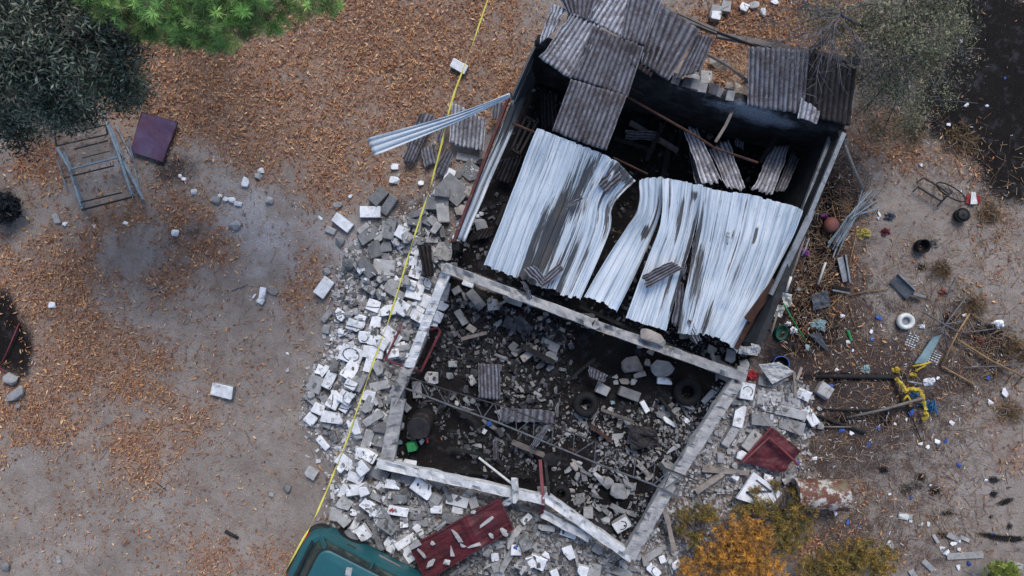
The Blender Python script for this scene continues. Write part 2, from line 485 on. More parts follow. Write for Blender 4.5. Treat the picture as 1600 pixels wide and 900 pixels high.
def ground_mat():
    t = NT('yard_dirt')
    v = t.coords(False)
    at = t.n('Attribute', attribute_name='col')
    sp = t.n('SeparateColor'); t.L(at.outputs['Color'], sp.inputs[0])
    char, lit, pale, soil = sp.outputs[0], sp.outputs[1], sp.outputs[2], at.outputs['Alpha']
    big = t.noise(v, 0.7, 5, 0.6); mid = t.noise(v, 4, 6, 0.7); fin = t.noise(v, 38, 5, 0.75); vf = t.noise(v, 120, 3, 0.7)
    dirt = t.mix(t.step(big, 0.35, 0.65), (0.285, 0.245, 0.215), (0.232, 0.198, 0.175))
    dirt = t.mix(t.math('MULTIPLY', t.step(mid, 0.42, 0.68), 0.6), dirt, (0.170, 0.132, 0.112))
    dirt = t.mix(t.math('MULTIPLY', t.step(fin, 0.5, 0.72), 0.6), dirt, (0.105, 0.080, 0.070))
    dirt = t.mix(t.math('MULTIPLY', t.step(vf, 0.60, 0.72), 0.6), dirt, (0.34, 0.29, 0.25))
    tn = t.noise(v, 1.7, 6, 0.75)
    dirt = t.mix(t.math('MULTIPLY', t.step(tn, 0.46, 0.62), 0.45), dirt, (0.155, 0.125, 0.108))
    dirt = t.mix(t.math('MULTIPLY', t.step(tn, 0.46, 0.34), 0.5), dirt, (0.27, 0.25, 0.24))
    sk = t.noise(v, 75, 2, 0.5)
    dirt = t.mix(t.math('MULTIPLY', t.step(sk, 0.66, 0.74), 0.7), dirt, (0.06, 0.048, 0.042))
    edge = t.math('MULTIPLY', t.math('SUBTRACT', t.math('ADD', mid, fin), 1.0), 0.9)
    # damp brown soil
    sm = t.step(t.math('ADD', soil, edge), 0.35, 0.75)
    dirt = t.mix(sm, dirt, t.mix(t.step(fin, 0.4, 0.65), (0.07, 0.054, 0.049), (0.04, 0.031, 0.030)))
    # pale lime dust and plaster powder
    pm = t.step(t.math('ADD', pale, edge), 0.35, 0.8)
    dirt = t.mix(t.math('MULTIPLY', pm, 0.75), dirt, t.mix(t.step(fin, 0.4, 0.65), (0.42, 0.41, 0.41), (0.27, 0.25, 0.25)))
    # leaf litter trodden into the dirt
    vo = t.n('TexVoronoi'); vo.inputs['Scale'].default_value = 30; vo.inputs['Randomness'].default_value = 1
    wv = t.n('Mapping'); t.L(v, wv.inputs[0]); wv.inputs['Scale'].default_value = (1.0, 1.9, 1); wv.inputs['Rotation'].default_value = (0, 0, 0.6)
    ds = t.n('VectorMath', operation='ADD'); nz = t.n('TexNoise'); nz.inputs['Scale'].default_value = 3
    t.L(v, nz.inputs['Vector']); t.L(wv.outputs[0], ds.inputs[0]); t.L(nz.outputs['Color'], ds.inputs[1]); t.L(ds.outputs[0], vo.inputs['Vector'])
    sc2 = t.n('SeparateColor'); t.L(vo.outputs['Color'], sc2.inputs[0])
    lf = t.ramp(sc2.outputs[0], [(0.0, (0.085, 0.05, 0.037)), (0.3, (0.19, 0.098, 0.064)), (0.55, (0.31, 0.16, 0.088)), (0.8, (0.26, 0.17, 0.13)), (1.0, (0.42, 0.27, 0.165))])
    lm = t.step(t.math('ADD', lit, edge), 0.10, 0.85)
    dirt = t.mix(t.math('MULTIPLY', lm, 0.68), dirt, lf)
    # ash and char
    cm = t.step(t.math('ADD', char, edge), 0.35, 0.8)
    ash = t.mix(t.step(mid, 0.45, 0.7), (0.0045, 0.0043, 0.0048), (0.011, 0.0105, 0.0115))
    ash = t.mix(t.math('MULTIPLY', t.step(mid, 0.52, 0.66), 0.6), ash, (0.038, 0.040, 0.047))
    ash = t.mix(t.math('MULTIPLY', t.step(fin, 0.54, 0.68), 0.4), ash, (0.055, 0.057, 0.066))
    ash = t.mix(t.math('MULTIPLY', t.step(vf, 0.62, 0.72), 0.2), ash, (0.08, 0.075, 0.072))
    colr = t.mix(t.math('MULTIPLY', cm, 0.96), dirt, ash)
    hh = t.math('ADD', t.math('MULTIPLY', mid, 0.6), t.math('MULTIPLY', fin, 0.5))
    t.bump(hh, 0.8, 0.05)
    return t.out(colr, 0.95, 0, 0.0)
M['ground'] = ground_mat()

# ------------------------------------------------------------------ the yard
ROOM = [(703, 428), (1150, 592), (985, 858), (850, 775), (606, 722), (628, 612)]
SHED = [(832, 100), (1290, 230), (1162, 588), (700, 412)]


def poly_sd(px, py, poly):
    """signed distance in pixels, positive inside"""
    px = np.asarray(px, float); py = np.asarray(py, float)
    ins = np.zeros(px.shape, bool); d = np.full(px.shape, 1e9)
    for (x0, y0), (x1, y1) in zip(poly, poly[1:] + poly[:1]):
        cond = ((y0 > py) != (y1 > py))
        xi = (x1 - x0) * (py - y0) / ((y1 - y0) if y1 != y0 else 1e-9) + x0
        ins ^= cond & (px < xi)
        t = np.clip(((px - x0) * (x1 - x0) + (py - y0) * (y1 - y0)) / ((x1 - x0) ** 2 + (y1 - y0) ** 2), 0, 1)
        d = np.minimum(d, np.hypot(px - x0 - t * (x1 - x0), py - y0 - t * (y1 - y0)))
    return np.where(ins, d, -d)


def blobs(px, py, L):
    keep = np.ones(np.shape(px))
    for b in L:
        x, y, rx, ry, s = b[:5]; a = R(b[5]) if len(b) > 5 else 0
        dx = px - x; dy = py - y
        u = (dx * math.cos(a) + dy * math.sin(a)) / rx; w = (-dx * math.sin(a) + dy * math.cos(a)) / ry
        keep = keep * (1 - s * np.exp(-(u * u + w * w) * 0.9))
    return 1 - keep


LITTER = [(330, 105, 200, 95, .95), (560, 80, 150, 90, .85), (690, 60, 100, 70, .75), (240, 130, 90, 80, .95), (470, 165, 90, 50, .7), (540, 235, 90, 55, .6), (620, 190, 50, 50, .6),
          (770, 90, 40, 60, .75), (60, 265, 80, 45, .75), (90, 400, 110, 65, .9), (60, 470, 80, 60, .9), (170, 470, 120, 45, .6), (90, 560, 90, 60, .85), (210, 560, 90, 50, .55),
          (260, 430, 60, 40, .6), (320, 400, 70, 30, .6), (200, 345, 80, 30, .75), (280, 330, 45, 40, .75), (60, 650, 90, 45, .65), (170, 680, 110, 35, .35), (280, 640, 60, 50, .5), (230, 740, 60, 60, .22),
          (320, 860, 60, 40, .45), (30, 790, 50, 60, .45), (150, 800, 120, 60, .15), (440, 870, 40, 30, .4), (540, 300, 60, 50, .7), (480, 420, 40, 60, .5), (470, 500, 50, 50, .45), (430, 560, 60, 50, .35),
          (430, 250, 40, 50, .5), (700, 250, 40, 60, .5), (790, 120, 30, 80, .7), (330, 190, 80, 40, .7),
          (1560, 340, 50, 60, .45), (1530, 460, 50, 40, .45), (1480, 255, 70, 35, .5), (1370, 205, 80, 40, .5), (1330, 340, 35, 60, .45), (1560, 640, 50, 50, .3), (1280, 480, 60, 80, .4), (1590, 715, 25, 25, .7),
          (1250, 40, 90, 60, .75), (1115, 115, 55, 40, .8), (1150, 30, 70, 40, .7), (1420, 590, 60, 40, .25), (1300, 880, 120, 60, .4), (1460, 770, 30, 40, .3), (1450, 410, 50, 30, .5), (1350, 760, 60, 20, .3)]
BARE = [(500, 225, 35, 60, .6, 20), (580, 200, 50, 25, .5), (440, 130, 25, 40, .5), (165, 470, 40, 25, .5), (190, 440, 20, 60, .6, 30), (300, 480, 80, 60, .7), (380, 500, 60, 60, .6), (430, 620, 100, 130, .5), (250, 800, 200, 60, .5), (60, 880, 120, 40, .4)]
PALE = [(325, 265, 40, 40, .55), (380, 325, 50, 45, .8), (410, 360, 60, 60, .55), (460, 330, 60, 60, .35), (420, 430, 60, 50, .45), (190, 255, 60, 40, .65), (150, 300, 40, 40, .5), (40, 195, 60, 15, .5), (110, 210, 30, 20, .5), (500, 360, 40, 70, .45),
        (310, 365, 50, 16, .45, -30), (590, 440, 80, 120, .8), (560, 620, 60, 130, .85), (640, 800, 110, 75, .8), (800, 850, 140, 60, .8), (1200, 620, 70, 60, .75), (1140, 730, 60, 50, .6), (1030, 860, 50, 40, .6), (700, 440, 30, 40, .4), (670, 590, 30, 50, .0),
        (1150, 680, 50, 50, .4), (900, 700, 60, 40, .35), (700, 540, 50, 60, .30), (940, 830, 80, 50, .4)]
SOIL = [(270, 265, 60, 45, .7), (305, 375, 55, 30, .8), (270, 335, 40, 20, .5), (1280, 440, 75, 130, .95), (1310, 300, 45, 90, .85), (1230, 540, 70, 60, .8), (1340, 590, 120, 40, .6), (1330, 630, 140, 100, .7), (1430, 560, 200, 200, .40), (1450, 800, 180, 110, .34), (1480, 260, 110, 60, .4), (1290, 720, 80, 50, .4), (1300, 850, 110, 60, .6), (1120, 60, 80, 60, .6), (1220, 30, 120, 40, .5),
        (1540, 560, 80, 60, .5), (1500, 470, 30, 40, .4), (480, 850, 30, 60, .3), (1080, 840, 90, 60, .5), (1460, 880, 60, 25, .3), (1420, 470, 40, 15, .3), (680, 320, 60, 80, .55), (620, 330, 60, 40, .3)]
CHAR = [(1550, 70, 110, 120, 1.0), (1500, 180, 60, 50, .8), (1570, 250, 50, 60, .7), (1280, 420, 38, 110, .78), (1300, 320, 25, 70, .65), (1245, 500, 40, 70, .75), (1300, 520, 40, 40, .4), (1320, 620, 60, 40, .35), (1600, 200, 55, 110, .95), (1490, 40, 40, 50, .7), (1480, 110, 40, 30, .7), (1470, 165, 45, 35, .7), (1530, 200, 50, 40, .6), (1590, 290, 25, 25, .6), (1440, 190, 20, 12, .6), (8, 325, 34, 34, .9), (10, 530, 36, 58, 1.0), (40, 560, 20, 40, .6), (0, 490, 20, 40, .9),
        (1480, 500, 18, 20, .7), (1545, 520, 50, 26, .75), (1560, 560, 60, 30, .5), (1340, 589, 110, 7, .85), (1330, 655, 60, 12, .6), (1385, 655, 10, 16, .8), (1290, 665, 30, 8, .6), (1300, 600, 20, 30, .3),
        (1440, 390, 16, 14, .6), (1440, 418, 13, 9, .8), (1380, 735, 12, 9, .8), (1440, 745, 14, 10, .7), (1462, 768, 13, 9, .8), (1430, 760, 40, 10, .5), (1410, 770, 20, 12, .4), (1552, 750, 14, 8, .8), (1553, 772, 8, 7, .9), (1570, 785, 18, 6, .9, -20), (1480, 803, 22, 7, .7), (1550, 838, 30, 6, .9, 10), (1585, 842, 24, 6, .9), (1577, 822, 6, 10, .8), (1549, 808, 7, 6, .8), (1590, 860, 16, 8, .6), (1475, 838, 20, 6, .8, 20),
        (1355, 370, 25, 25, .35), (1380, 480, 35, 30, .35), (800, 430, 0.1, .1, 0), (1200, 560, 40, 30, .5), (1100, 770, 60, 30, .4), (1030, 830, 40, 40, .6), (1250, 750, 40, 20, .5), (700, 300, 25, 30, .3), (740, 330, 40, 40, .5), (420, 50, 1, 1, 0), (1530, 300, 30, 20, .3), (700, 890, 60, 20, .4), (905, 870, 40, 20, .4), (405, 160, 14, 9, .5), (478, 70, 15, 8, .4), (330, 330, 0.1, 0.1, 0)]
MOUND = [(590, 420, 90, 80, .10), (580, 560, 75, 130, .17), (570, 690, 60, 90, .16), (660, 800, 130, 55, .20), (850, 850, 130, 50, .22), (1195, 620, 75, 65, .18), (1150, 720, 70, 50, .16), (960, 720, 130, 80, .14), (1040, 600, 60, 50, .08), (730, 470, 60, 40, .08), (720, 310, 60, 60, .08), (1160, 525, 40, 30, .15), (1110, 130, 60, 30, .25), (1010, 560, 40, 30, .08)]


def gh(x, y):
    px, py = px_of(np.asarray(x, float), np.asarray(y, float))
    h = 0.05 * (fbm(x * 0.35 + 9, y * 0.35 + 4) - 0.5) + 0.03 * (fbm(x * 2.2, y * 2.2) - 0.5)
    for mx, my, rx, ry, a in MOUND:
        h = h + a * np.exp(-(((px - mx) / rx) ** 2 + ((py - my) / ry) ** 2) ** 1.3)
    return h


def masks(x, y):
    px, py = px_of(x, y)
    n = (fbm(x * 1.1 + 3, y * 1.1 + 8) - 0.5)
    n2 = (fbm(x * 3.5 + 31, y * 3.5 + 18) - 0.5)
    wob = 26 * n + 10 * n2
    inroom = sstep(-6, 10, poly_sd(px, py, ROOM) + wob * .5)
    inshed = sstep(-8, 10, poly_sd(px, py, SHED) + wob * .3)
    char = np.maximum(np.maximum(blobs(px, py, CHAR) * 1.15, inroom * 1.35), inshed * 1.4)
    # the west end of the room and a few spots kept a skin of grey plaster dust over the ash
    char = char * (1 - 0.28 * blobs(px, py, [(760, 500, 60, 30, .35), (850, 560, 50, 30, .35), (960, 740, 90, 60, .4), (690, 545, 45, 45, .8), (735, 560, 45, 30, .5), (690, 735 - 15, 40, 16, .7), (820, 715, 40, 16, .6), (925, 700, 60, 40, .5), (700, 470, 20, 30, .5), (890, 520, 20, 10, .4)]))
    lit = blobs(px, py, LITTER) * (1 - blobs(px, py, BARE))
    lit = np.clip(lit + (1.5 * n + .9 * n2) * sstep(.05, .3, lit) + 0.07, 0, 1) * (1 - inroom) * (1 - inshed)
    lit = lit * (1 - .45 * sstep(1240, 1340, px) * sstep(240, 320, py))
    lit = lit * (1 - .8 * blobs(px, py, [(580, 560, 60, 200, 1), (680, 820, 150, 60, 1), (1200, 620, 70, 60, 1)]))
    pale = np.clip(blobs(px, py, PALE) + 0.8 * n2, 0, 1)
    soil = np.clip(blobs(px, py, SOIL), 0, 1)
    return char, lit, pale, soil


def build_ground():
    def axis(half, core, step):
        a = np.arange(-core, core + 1e-6, step)
        out = []; s = step; p = core
        while p < half:
            s *= 1.35; p += s; out.append(p)
        return np.concatenate([-np.array(out[::-1]), a, np.array(out)])
    xs = axis(160, 11.0, 0.055); ys = axis(160, 7.0, 0.055)
    X, Y = np.meshgrid(xs, ys)
    Z = gh(X, Y); far = np.maximum(np.abs(X) - 11, np.abs(Y) - 7)
    Z = np.where(far > 0, Z * np.exp(-np.clip(far, 0, 50)), Z)
    c, l, p, s = masks(X, Y)
    V = np.stack([X.ravel(), Y.ravel(), Z.ravel()], 1)
    nx = len(xs); ny = len(ys)
    i = np.arange((ny - 1) * nx).reshape(ny - 1, nx)[:, :-1].ravel()
    F = np.stack([i, i + 1, i + nx + 1, i + nx], 1)
    o = mesh('ground', V, F, M['ground'], smooth=True, col=np.stack([c.ravel(), l.ravel(), p.ravel(), s.ravel()], 1))
    tag(o, 'bare dirt yard with trodden leaf litter and black ash under the ruin', 'ground', kind='structure')


build_ground()

# surface height raster: things are laid on it one after another, so that rubble rests on rubble
HX0, HY0, HS = -11.0, -7.0, 0.03
hxs = np.arange(HX0, 11.0, HS); hys = np.arange(HY0, 7.0, HS)
HF = gh(*np.meshgrid(hxs, hys))


def foot(x, y, L, W, a):
    """raster cells under an L x W footprint turned by a (radians)"""
    r = math.hypot(L, W) / 2 + HS
    i0 = max(0, int((x - r - HX0) / HS)); i1 = min(len(hxs), int((x + r - HX0) / HS) + 2)
    j0 = max(0, int((y - r - HY0) / HS)); j1 = min(len(hys), int((y + r - HY0) / HS) + 2)
    if i0 >= i1 or j0 >= j1: return None
    X, Y = np.meshgrid(hxs[i0:i1], hys[j0:j1])
    u = (X - x) * math.cos(a) + (Y - y) * math.sin(a); w = -(X - x) * math.sin(a) + (Y - y) * math.cos(a)
    m = (np.abs(u) <= L / 2) & (np.abs(w) <= W / 2)
    return (slice(j0, j1), slice(i0, i1), m)


def rest(px, py, Lpx, Wpx, T, ang, q=70, raise_=True):
    """where a piece of T thickness lies when dropped at a photo pixel; returns centre, size and base height"""
    z = 0.1
    for _ in range(3):
        p = P(px, py, z + T / 2)
        s = K * (H - z - T)
        L, W = Lpx * s, Wpx * s
        f = foot(p.x, p.y, L * .9, W * .9, -R(ang))
        if f is None or not f[2].any():
            z = float(gh(p.x, p.y)); break
        z = float(np.percentile(HF[f[0], f[1]][f[2]], q))
    p = P(px, py, z + T / 2)
    if raise_ and f is not None and f[2].any():
        sub = HF[f[0], f[1]]
        sub[f[2]] = np.maximum(sub[f[2]], z + T * 0.92)
    return p, L, W, z


def ground_z(px, py):
    p = P(px, py, 0.05)
    i = int(np.clip((p.x - HX0) / HS, 0, len(hxs) - 1)); j = int(np.clip((p.y - HY0) / HS, 0, len(hys) - 1))
    return float(HF[j, i])


# ------------------------------------------------------------------ fallen leaves (nobody could count them)
def leaf_quads(c, d, w, L, W, fold=0.0):
    """diamond blades: centre, long axis, width axis"""
    n = len(c)
    V = np.empty((n, 4, 3))
    V[:, 0] = c - d * (L / 2)[:, None]; V[:, 2] = c + d * (L / 2)[:, None]
    V[:, 1] = c + w * (W / 2)[:, None]; V[:, 3] = c - w * (W / 2)[:, None]
    if fold: V[:, (1, 3), 2] += fold
    F = np.arange(n * 4).reshape(n, 4)
    return V.reshape(-1, 3), F


def build_leaves():
    N = 260000
    x = rng.uniform(-10.6, 10.6, N); y = rng.uniform(-6.3, 6.3, N)
    c, l, p, s = masks(x, y)
    cl = fbm(x * 3 + 7, y * 3 + 2)
    pr = np.clip(l * (0.25 + 1.5 * cl) * 0.9 - .02, 0, 1) * (1 - .7 * p) + 0.012 - .006 * (x > 5)
    pr *= (1 - .93 * np.clip(c, 0, 1))
    k = rng.random(N) < pr
    x, y = x[k], y[k]; n = len(x)
    a = rng.uniform(0, 2 * np.pi, n); t = rng.normal(0, .25, n); r = rng.normal(0, .35, n)
    d = np.stack([np.cos(a) * np.cos(t), np.sin(a) * np.cos(t), np.sin(t)], 1)
    w = np.stack([-np.sin(a) * np.cos(r), np.cos(a) * np.cos(r), np.sin(r)], 1)
    L = rng.uniform(.03, .085, n) + .05 * rng.random(n) ** 6; W = L * rng.uniform(.2, .42, n)
    z = gh(x, y) + 0.012 + np.abs(d[:, 2]) * L / 2 + rng.uniform(0, .015, n)
    V, F = leaf_quads(np.stack([x, y, z], 1), d, w, L, W, 0.006)
    pal = np.array([(.36, .175, .080), (.48, .255, .115), (.19, .09, .052), (.28, .12, .072), (.56, .37, .21), (.40, .25, .165), (.11, .06, .044)])
    wt = np.array([.24, .17, .17, .17, .08, .12, .05])
    col = pal[rng.choice(len(pal), n, p=wt / wt.sum())] * rng.uniform(.7, 1.25, (n, 1))
    o = mesh('leaf_litter', V, F, M['deadleaf'], col=np.repeat(col, 4, 0))
    tag(o, 'dry orange and brown fallen leaves strewn over the yard', 'leaf litter', kind='stuff')


build_leaves()

# ------------------------------------------------------------------ corrugated sheets
def corr(name, cols, zs, mat, pitch=0.078, amp=0.016, rag=(0, 0), rag_side=0.0, warp=0.03, soot=None, holes=0.0, th=0.007, nv=18, seed=0, profile='sine', parent=None, per=7, zfun=None):
    """cols: lines running ALONG the ribs, each a list of photo points; zs: the heights of those points (same shape).
    The sheet is spanned between them, corrugated along its own normal and given its thickness."""
    r = np.random.default_rng(seed + 100)
    W3 = np.array([[tuple(P(p[0], p[1], z)) for p, z in zip(c, zz)] for c, zz in zip(cols, zs)])    # nc, k, 3
    nc, k, _ = W3.shape
    t = np.linspace(0, 1, nv)
    tk = np.linspace(0, 1, k)
    if k == 2:
        colv = W3[:, 0:1] * (1 - t)[None, :, None] + W3[:, 1:2] * t[None, :, None]
    else:                                              # smooth interpolation through the points
        colv = np.zeros((nc, nv, 3))
        for i, tt in enumerate(t):
            s = min(int(tt * (k - 1)), k - 2); f = tt * (k - 1) - s
            p0 = W3[:, max(s - 1, 0)]; p1 = W3[:, s]; p2 = W3[:, s + 1]; p3 = W3[:, min(s + 2, k - 1)]
            colv[:, i] = 0.5 * (2 * p1 + (p2 - p0) * f + (2 * p0 - 5 * p1 + 4 * p2 - p3) * f * f + (-p0 + 3 * p1 - 3 * p2 + p3) * f ** 3)
    mid = colv[:, nv // 2]
    seg = np.linalg.norm(np.diff(mid, axis=0), axis=1); cum = np.concatenate([[0], np.cumsum(seg)]); Wd = cum[-1]
    ribs = max(2, round(Wd / pitch)); nu = ribs * per + 1
    su = np.linspace(0, Wd, nu)
    G = np.zeros((nu, nv, 3))
    for i, s in enumerate(su):
        j = min(np.searchsorted(cum, s, 'right') - 1, nc - 2); f = (s - cum[j]) / max(cum[j + 1] - cum[j], 1e-6)
        G[i] = colv[j] * (1 - f) + colv[j + 1] * f
    # ragged ends
    if rag[0] or rag[1]:
        n0 = np.repeat(r.random(ribs * 2 + 2), (per + 1) // 2)[:nu] * .5 + .5 * fbm(su * 3 + seed, su * 0 + seed)
        n1 = np.repeat(r.random(ribs * 2 + 2), (per + 1) // 2)[:nu] * .5 + .5 * fbm(su * 3 + seed + 9, su * 0 + 3)
        v0 = rag[0] * n0; v1 = 1 - rag[1] * n1
        G2 = np.empty_like(G)
        for i in range(nu):
            vv = v0[i] + (v1[i] - v0[i]) * t
            for c in range(3): G2[i, :, c] = np.interp(vv, t, G[i, :, c])
        G = G2
    if rag_side:
        for side in (0, -1):
            off = (fbm(t * 5 + seed + (3 if side else 0), t * 0 + seed, 3)) * rag_side
            d = (G[1 if side == 0 else -2] - G[side]); d /= np.linalg.norm(d, axis=1, keepdims=True) + 1e-9
            for q in range(per * 2):
                fall = 1 - q / (per * 2)
                idx = q if side == 0 else nu - 1 - q
                G[idx] += d * (off * fall)[:, None]
    du = np.gradient(G, axis=0); dv = np.gradient(G, axis=1)
    N = np.cross(du, dv); N /= np.linalg.norm(N, axis=2, keepdims=True) + 1e-9
    if N[..., 2].mean() < 0: N = -N
    ph = 2 * np.pi * su / Wd * ribs
    pr = np.cos(ph)
    if profile == 'tray':                               # narrow ribs between flat pans
        ph = ph + 1.6 * (fbm(su * 2.3 + seed, su * 0 + 4) - .5) * 2
        pr0 = np.cos(ph); pr = np.clip((pr0 - .45) / .4, 0, 1) * 1.9 - .5
    Lm = np.linalg.norm(np.diff(G[nu // 2], axis=0), axis=1).sum()
    UU = np.repeat(su[:, None], nv, 1); VV = np.repeat((t * Lm)[None], nu, 0)
    wp = (fbm(UU * 1.3 + seed * 3.7, VV * 1.3 + seed, 2 if profile == 'tray' else 4) - .5) * 2 * warp
    if profile == 'tray': wp = wp - np.abs(fbm(UU * .9 + VV * .7 + seed, VV * 1.0 - UU * .5 + seed, 1) - .5) * warp * 1.2
    # every rib keeps its own height, so the sheet does not look machined
    rj = np.repeat(r.uniform(.65, 1.2, ribs + 1), per)[:nu]
    G = G + N * (pr * amp * rj)[:, None, None] + N * wp[..., None]
    if zfun is not None: G[..., 2] += zfun(UU / Wd, VV / Lm)
    V = G.reshape(-1, 3)
    ii = (np.arange(nu - 1)[:, None] * nv + np.arange(nv - 1)[None]).ravel()
    F = np.stack([ii, ii + nv, ii + nv + 1, ii + 1], 1)
    if holes:
        uu = UU[:-1, :-1].ravel(); vv = VV[:-1, :-1].ravel()
        keep = fbm(uu * 4 + seed, vv * 3 + seed * 2, 3) > holes
        F = F[keep]
    # orient upward
    a, b, c = V[F[0][0]], V[F[0][1]], V[F[0][2]]
    dl = (.5 - .5 * pr) if profile != 'tray' else np.exp(-((pr0 - .40) / .28) ** 2) * (np.sin(ph) > 0) + .35 * np.exp(-((pr0 + .95) / .12) ** 2)  # tray: darker line along one flank of each rib, fainter along mid-pan
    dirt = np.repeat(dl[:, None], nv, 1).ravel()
    so = soot(UU / Wd, VV / Lm).ravel() if soot is not None else np.zeros(len(V))
    o = mesh(name, V, F, mat, smooth=(profile != 'tray'), uv=np.stack([UU.ravel(), VV.ravel()], 1), fattr={'dirt': dirt, 'soot': so}, origin=V.mean(0), parent=parent)
    m = o.modifiers.new('thickness', 'SOLIDIFY'); m.thickness = th; m.offset = 0
    return o


def quad_sheet(name, q, z, mat, label, cat, group=None, **kw):
    """q: top-left, top-right, bottom-right, bottom-left photo points; ribs run from top to bottom"""
    o = corr(name, [[q[0], q[3]], [q[1], q[2]]], [[z[0], z[3]], [z[1], z[2]]], mat, **kw)
    return tag(o, label, cat, group)


def spots(L):
    def f(u, v):
        s = np.zeros(np.shape(u))
        for (a, b, ra, rb, k) in L:
            s = np.maximum(s, k * np.exp(-((u - a) / ra) ** 2 - ((v - b) / rb) ** 2))
        return s
    return f


# ------------------------------------------------------------------ the burnt shed: walls, purlins, posts
shed = empty('burnt_shed', P(1010, 260, 0), 'burnt-out shed with charred walls around a black ash floor', 'shed')
shed_o = np.array(shed.location)


def spart(name, mb, mats, **kw):
    V = np.concatenate(mb.v) - shed_o
    return mesh(name, V, mb.f, mats, mb.mi, parent=shed, **kw)


def wall_grid(a, b, z1, th, lean=(0, 0), jag=0.0, bulge=0.0, n=40, m=8, seed=0):
    """a rough wall from world point a to b (its top edge line), with an uneven top"""
    a = np.array(a); b = np.array(b)
    d = (b - a); L = np.hypot(d[0], d[1]); d = d / L; nrm = np.array([-d[1], d[0]])
    V = []; F = []
    for side in (0, 1):
        for i in range(n + 1):
            s = i / n
            top = z1 + jag * (fbm(s * 6 + seed, seed * 1.7, 3) - .6)
            for j in range(m + 1):
                h = j / m
                off = (side - .5) * th + bulge * math.sin(math.pi * s) * math.sin(math.pi * min(1, h * .9)) + 0.03 * (float(fbm(s * 9 + seed, h * 3 + side * 7)) - .5)
                q = a[:2] + d[:2] * L * s + nrm[:2] * off
                q = q + np.array(lean) * (1 - h)
                V.append((q[0], q[1], -.05 + (float(top) + .05) * h))
    k = (n + 1) * (m + 1)
    for i in range(n):
        for j in range(m):
            p = i * (m + 1) + j
            F.append((p, p + m + 1, p + m + 2, p + 1)); F.append((k + p, k + p + 1, k + p + m + 2, k + p + m + 1))
        p = i * (m + 1) + m
        F.append((p, p + m + 1, k + p + m + 1, k + p))
    for i in (0, n):
        for j in range(m):
            p = i * (m + 1) + j
            F.append((p, p + 1, k + p + 1, k + p))
    return V, F


bw = MB(); v, f = wall_grid(P(838, 62, 1.95), P(1322, 200, 1.95), 1.95, .17, jag=.22, bulge=-.10, n=60, m=14, seed=2); bw.add(v, f)
bv = np.array(v); qx, qy = px_of(bv[:, 0], bv[:, 1], bv[:, 2])
pale = blobs(qx, qy, [(1178, 178, 45, 14, 1.0, 18), (1120, 165, 30, 8, .55, 18), (1225, 192, 30, 10, .5, 15), (1060, 134, 30, 5, .6, 18)])
spart('back_wall', bw, [M['backwall']], smooth=True, fattr={'pale': pale})
cp = MB()
for i in range(14):
    u = .44 + i * .030 + rnd.uniform(-.006, .006); u2 = u + .026
    if i in (9, 10): continue
    a = P(838 + 484 * u, 62 + 138 * u - 1, 1.97); b = P(838 + 484 * u2, 62 + 138 * u2 - 1, 1.97)
    a.z = b.z = 1.90 + rnd.uniform(-.03, .03)
    cp = MB(); cp.bar(a, b, .16, .10, jit=.012); spart('coping_block', cp, [M[('grey', 'sooty', 'grey')[i % 3]]])
pass
rw = MB(); v, f = wall_grid(P(1322, 204, 1.95), P(1172, 535, 1.5), 1.9, .10, jag=.1, n=40, seed=5); rw.add(v, f)
spart('side_wall', rw, [M['charwall']])
rr = MB(); rr.bar(P(1318, 208, 1.98), P(1262, 342, 1.94), .07, .06); rr.bar(P(1264, 338, 1.95), P(1206, 460, 1.8), .09, .05, jit=.012); rr.bar(P(1272, 330, 1.9), P(1226, 430, 1.75), .04, .04, jit=.008)
spart('top_rail', rr, [M['greymetal']])
r2 = MB(); r2.bar(P(1303, 200, 1.62), P(1252, 334, 1.58), .06, .08)
spart('middle_rail', r2, [M['greymetal']])
r3 = MB(); r3.bar(P(1212, 440, 1.75), P(1168, 500, 1.5), .12, .08); r3.bar(P(1209, 436, 1.7), P(1150, 545, 1.3), .07, .05)
spart('rusty_rail', r3, [M['rust']])
for nm, pts, z, rad, m in (('purlin', [(978, 150), (1090, 214), (1118, 232), (1184, 254)], 1.72, .022, 'rust'), ('purlin', [(800, 192), (838, 208)], 1.7, .022, 'rust'),
                           ('purlin', [(1146, 170), (1134, 196), (1118, 222)], 1.8, .028, 'wood'), ('purlin', [(958, 246), (1012, 272)], 1.3, .018, 'rust'),
                           ('purlin', [(948, 358), (975, 366)], .9, .018, 'rust'), ('purlin', [(1106, 85), (1140, 104), (1172, 130)], 1.9, .028, 'wood'), ('purlin', [(1058, 22), (1110, 46), (1190, 76)], 2.05, .02, 'charwood'),
                           ('purlin', [(985, 136), (1005, 147)], 1.5, .015, 'rust')):
    mb = MB(); mb.tube([P(x, y, z) for x, y in pts], rad, 6)
    spart(nm, mb, [M[m]])
for (x, y) in ((842, 68), (1316, 208), (1000, 110), (1160, 156), (1168, 535), (712, 384)):
    t = P(x, y, 1.95 if y < 300 else 1.0); mb = MB(); mb.bar((t.x, t.y, -.1), t, .13, .13, jit=.006)
    spart('post', mb, [M['charwood']])
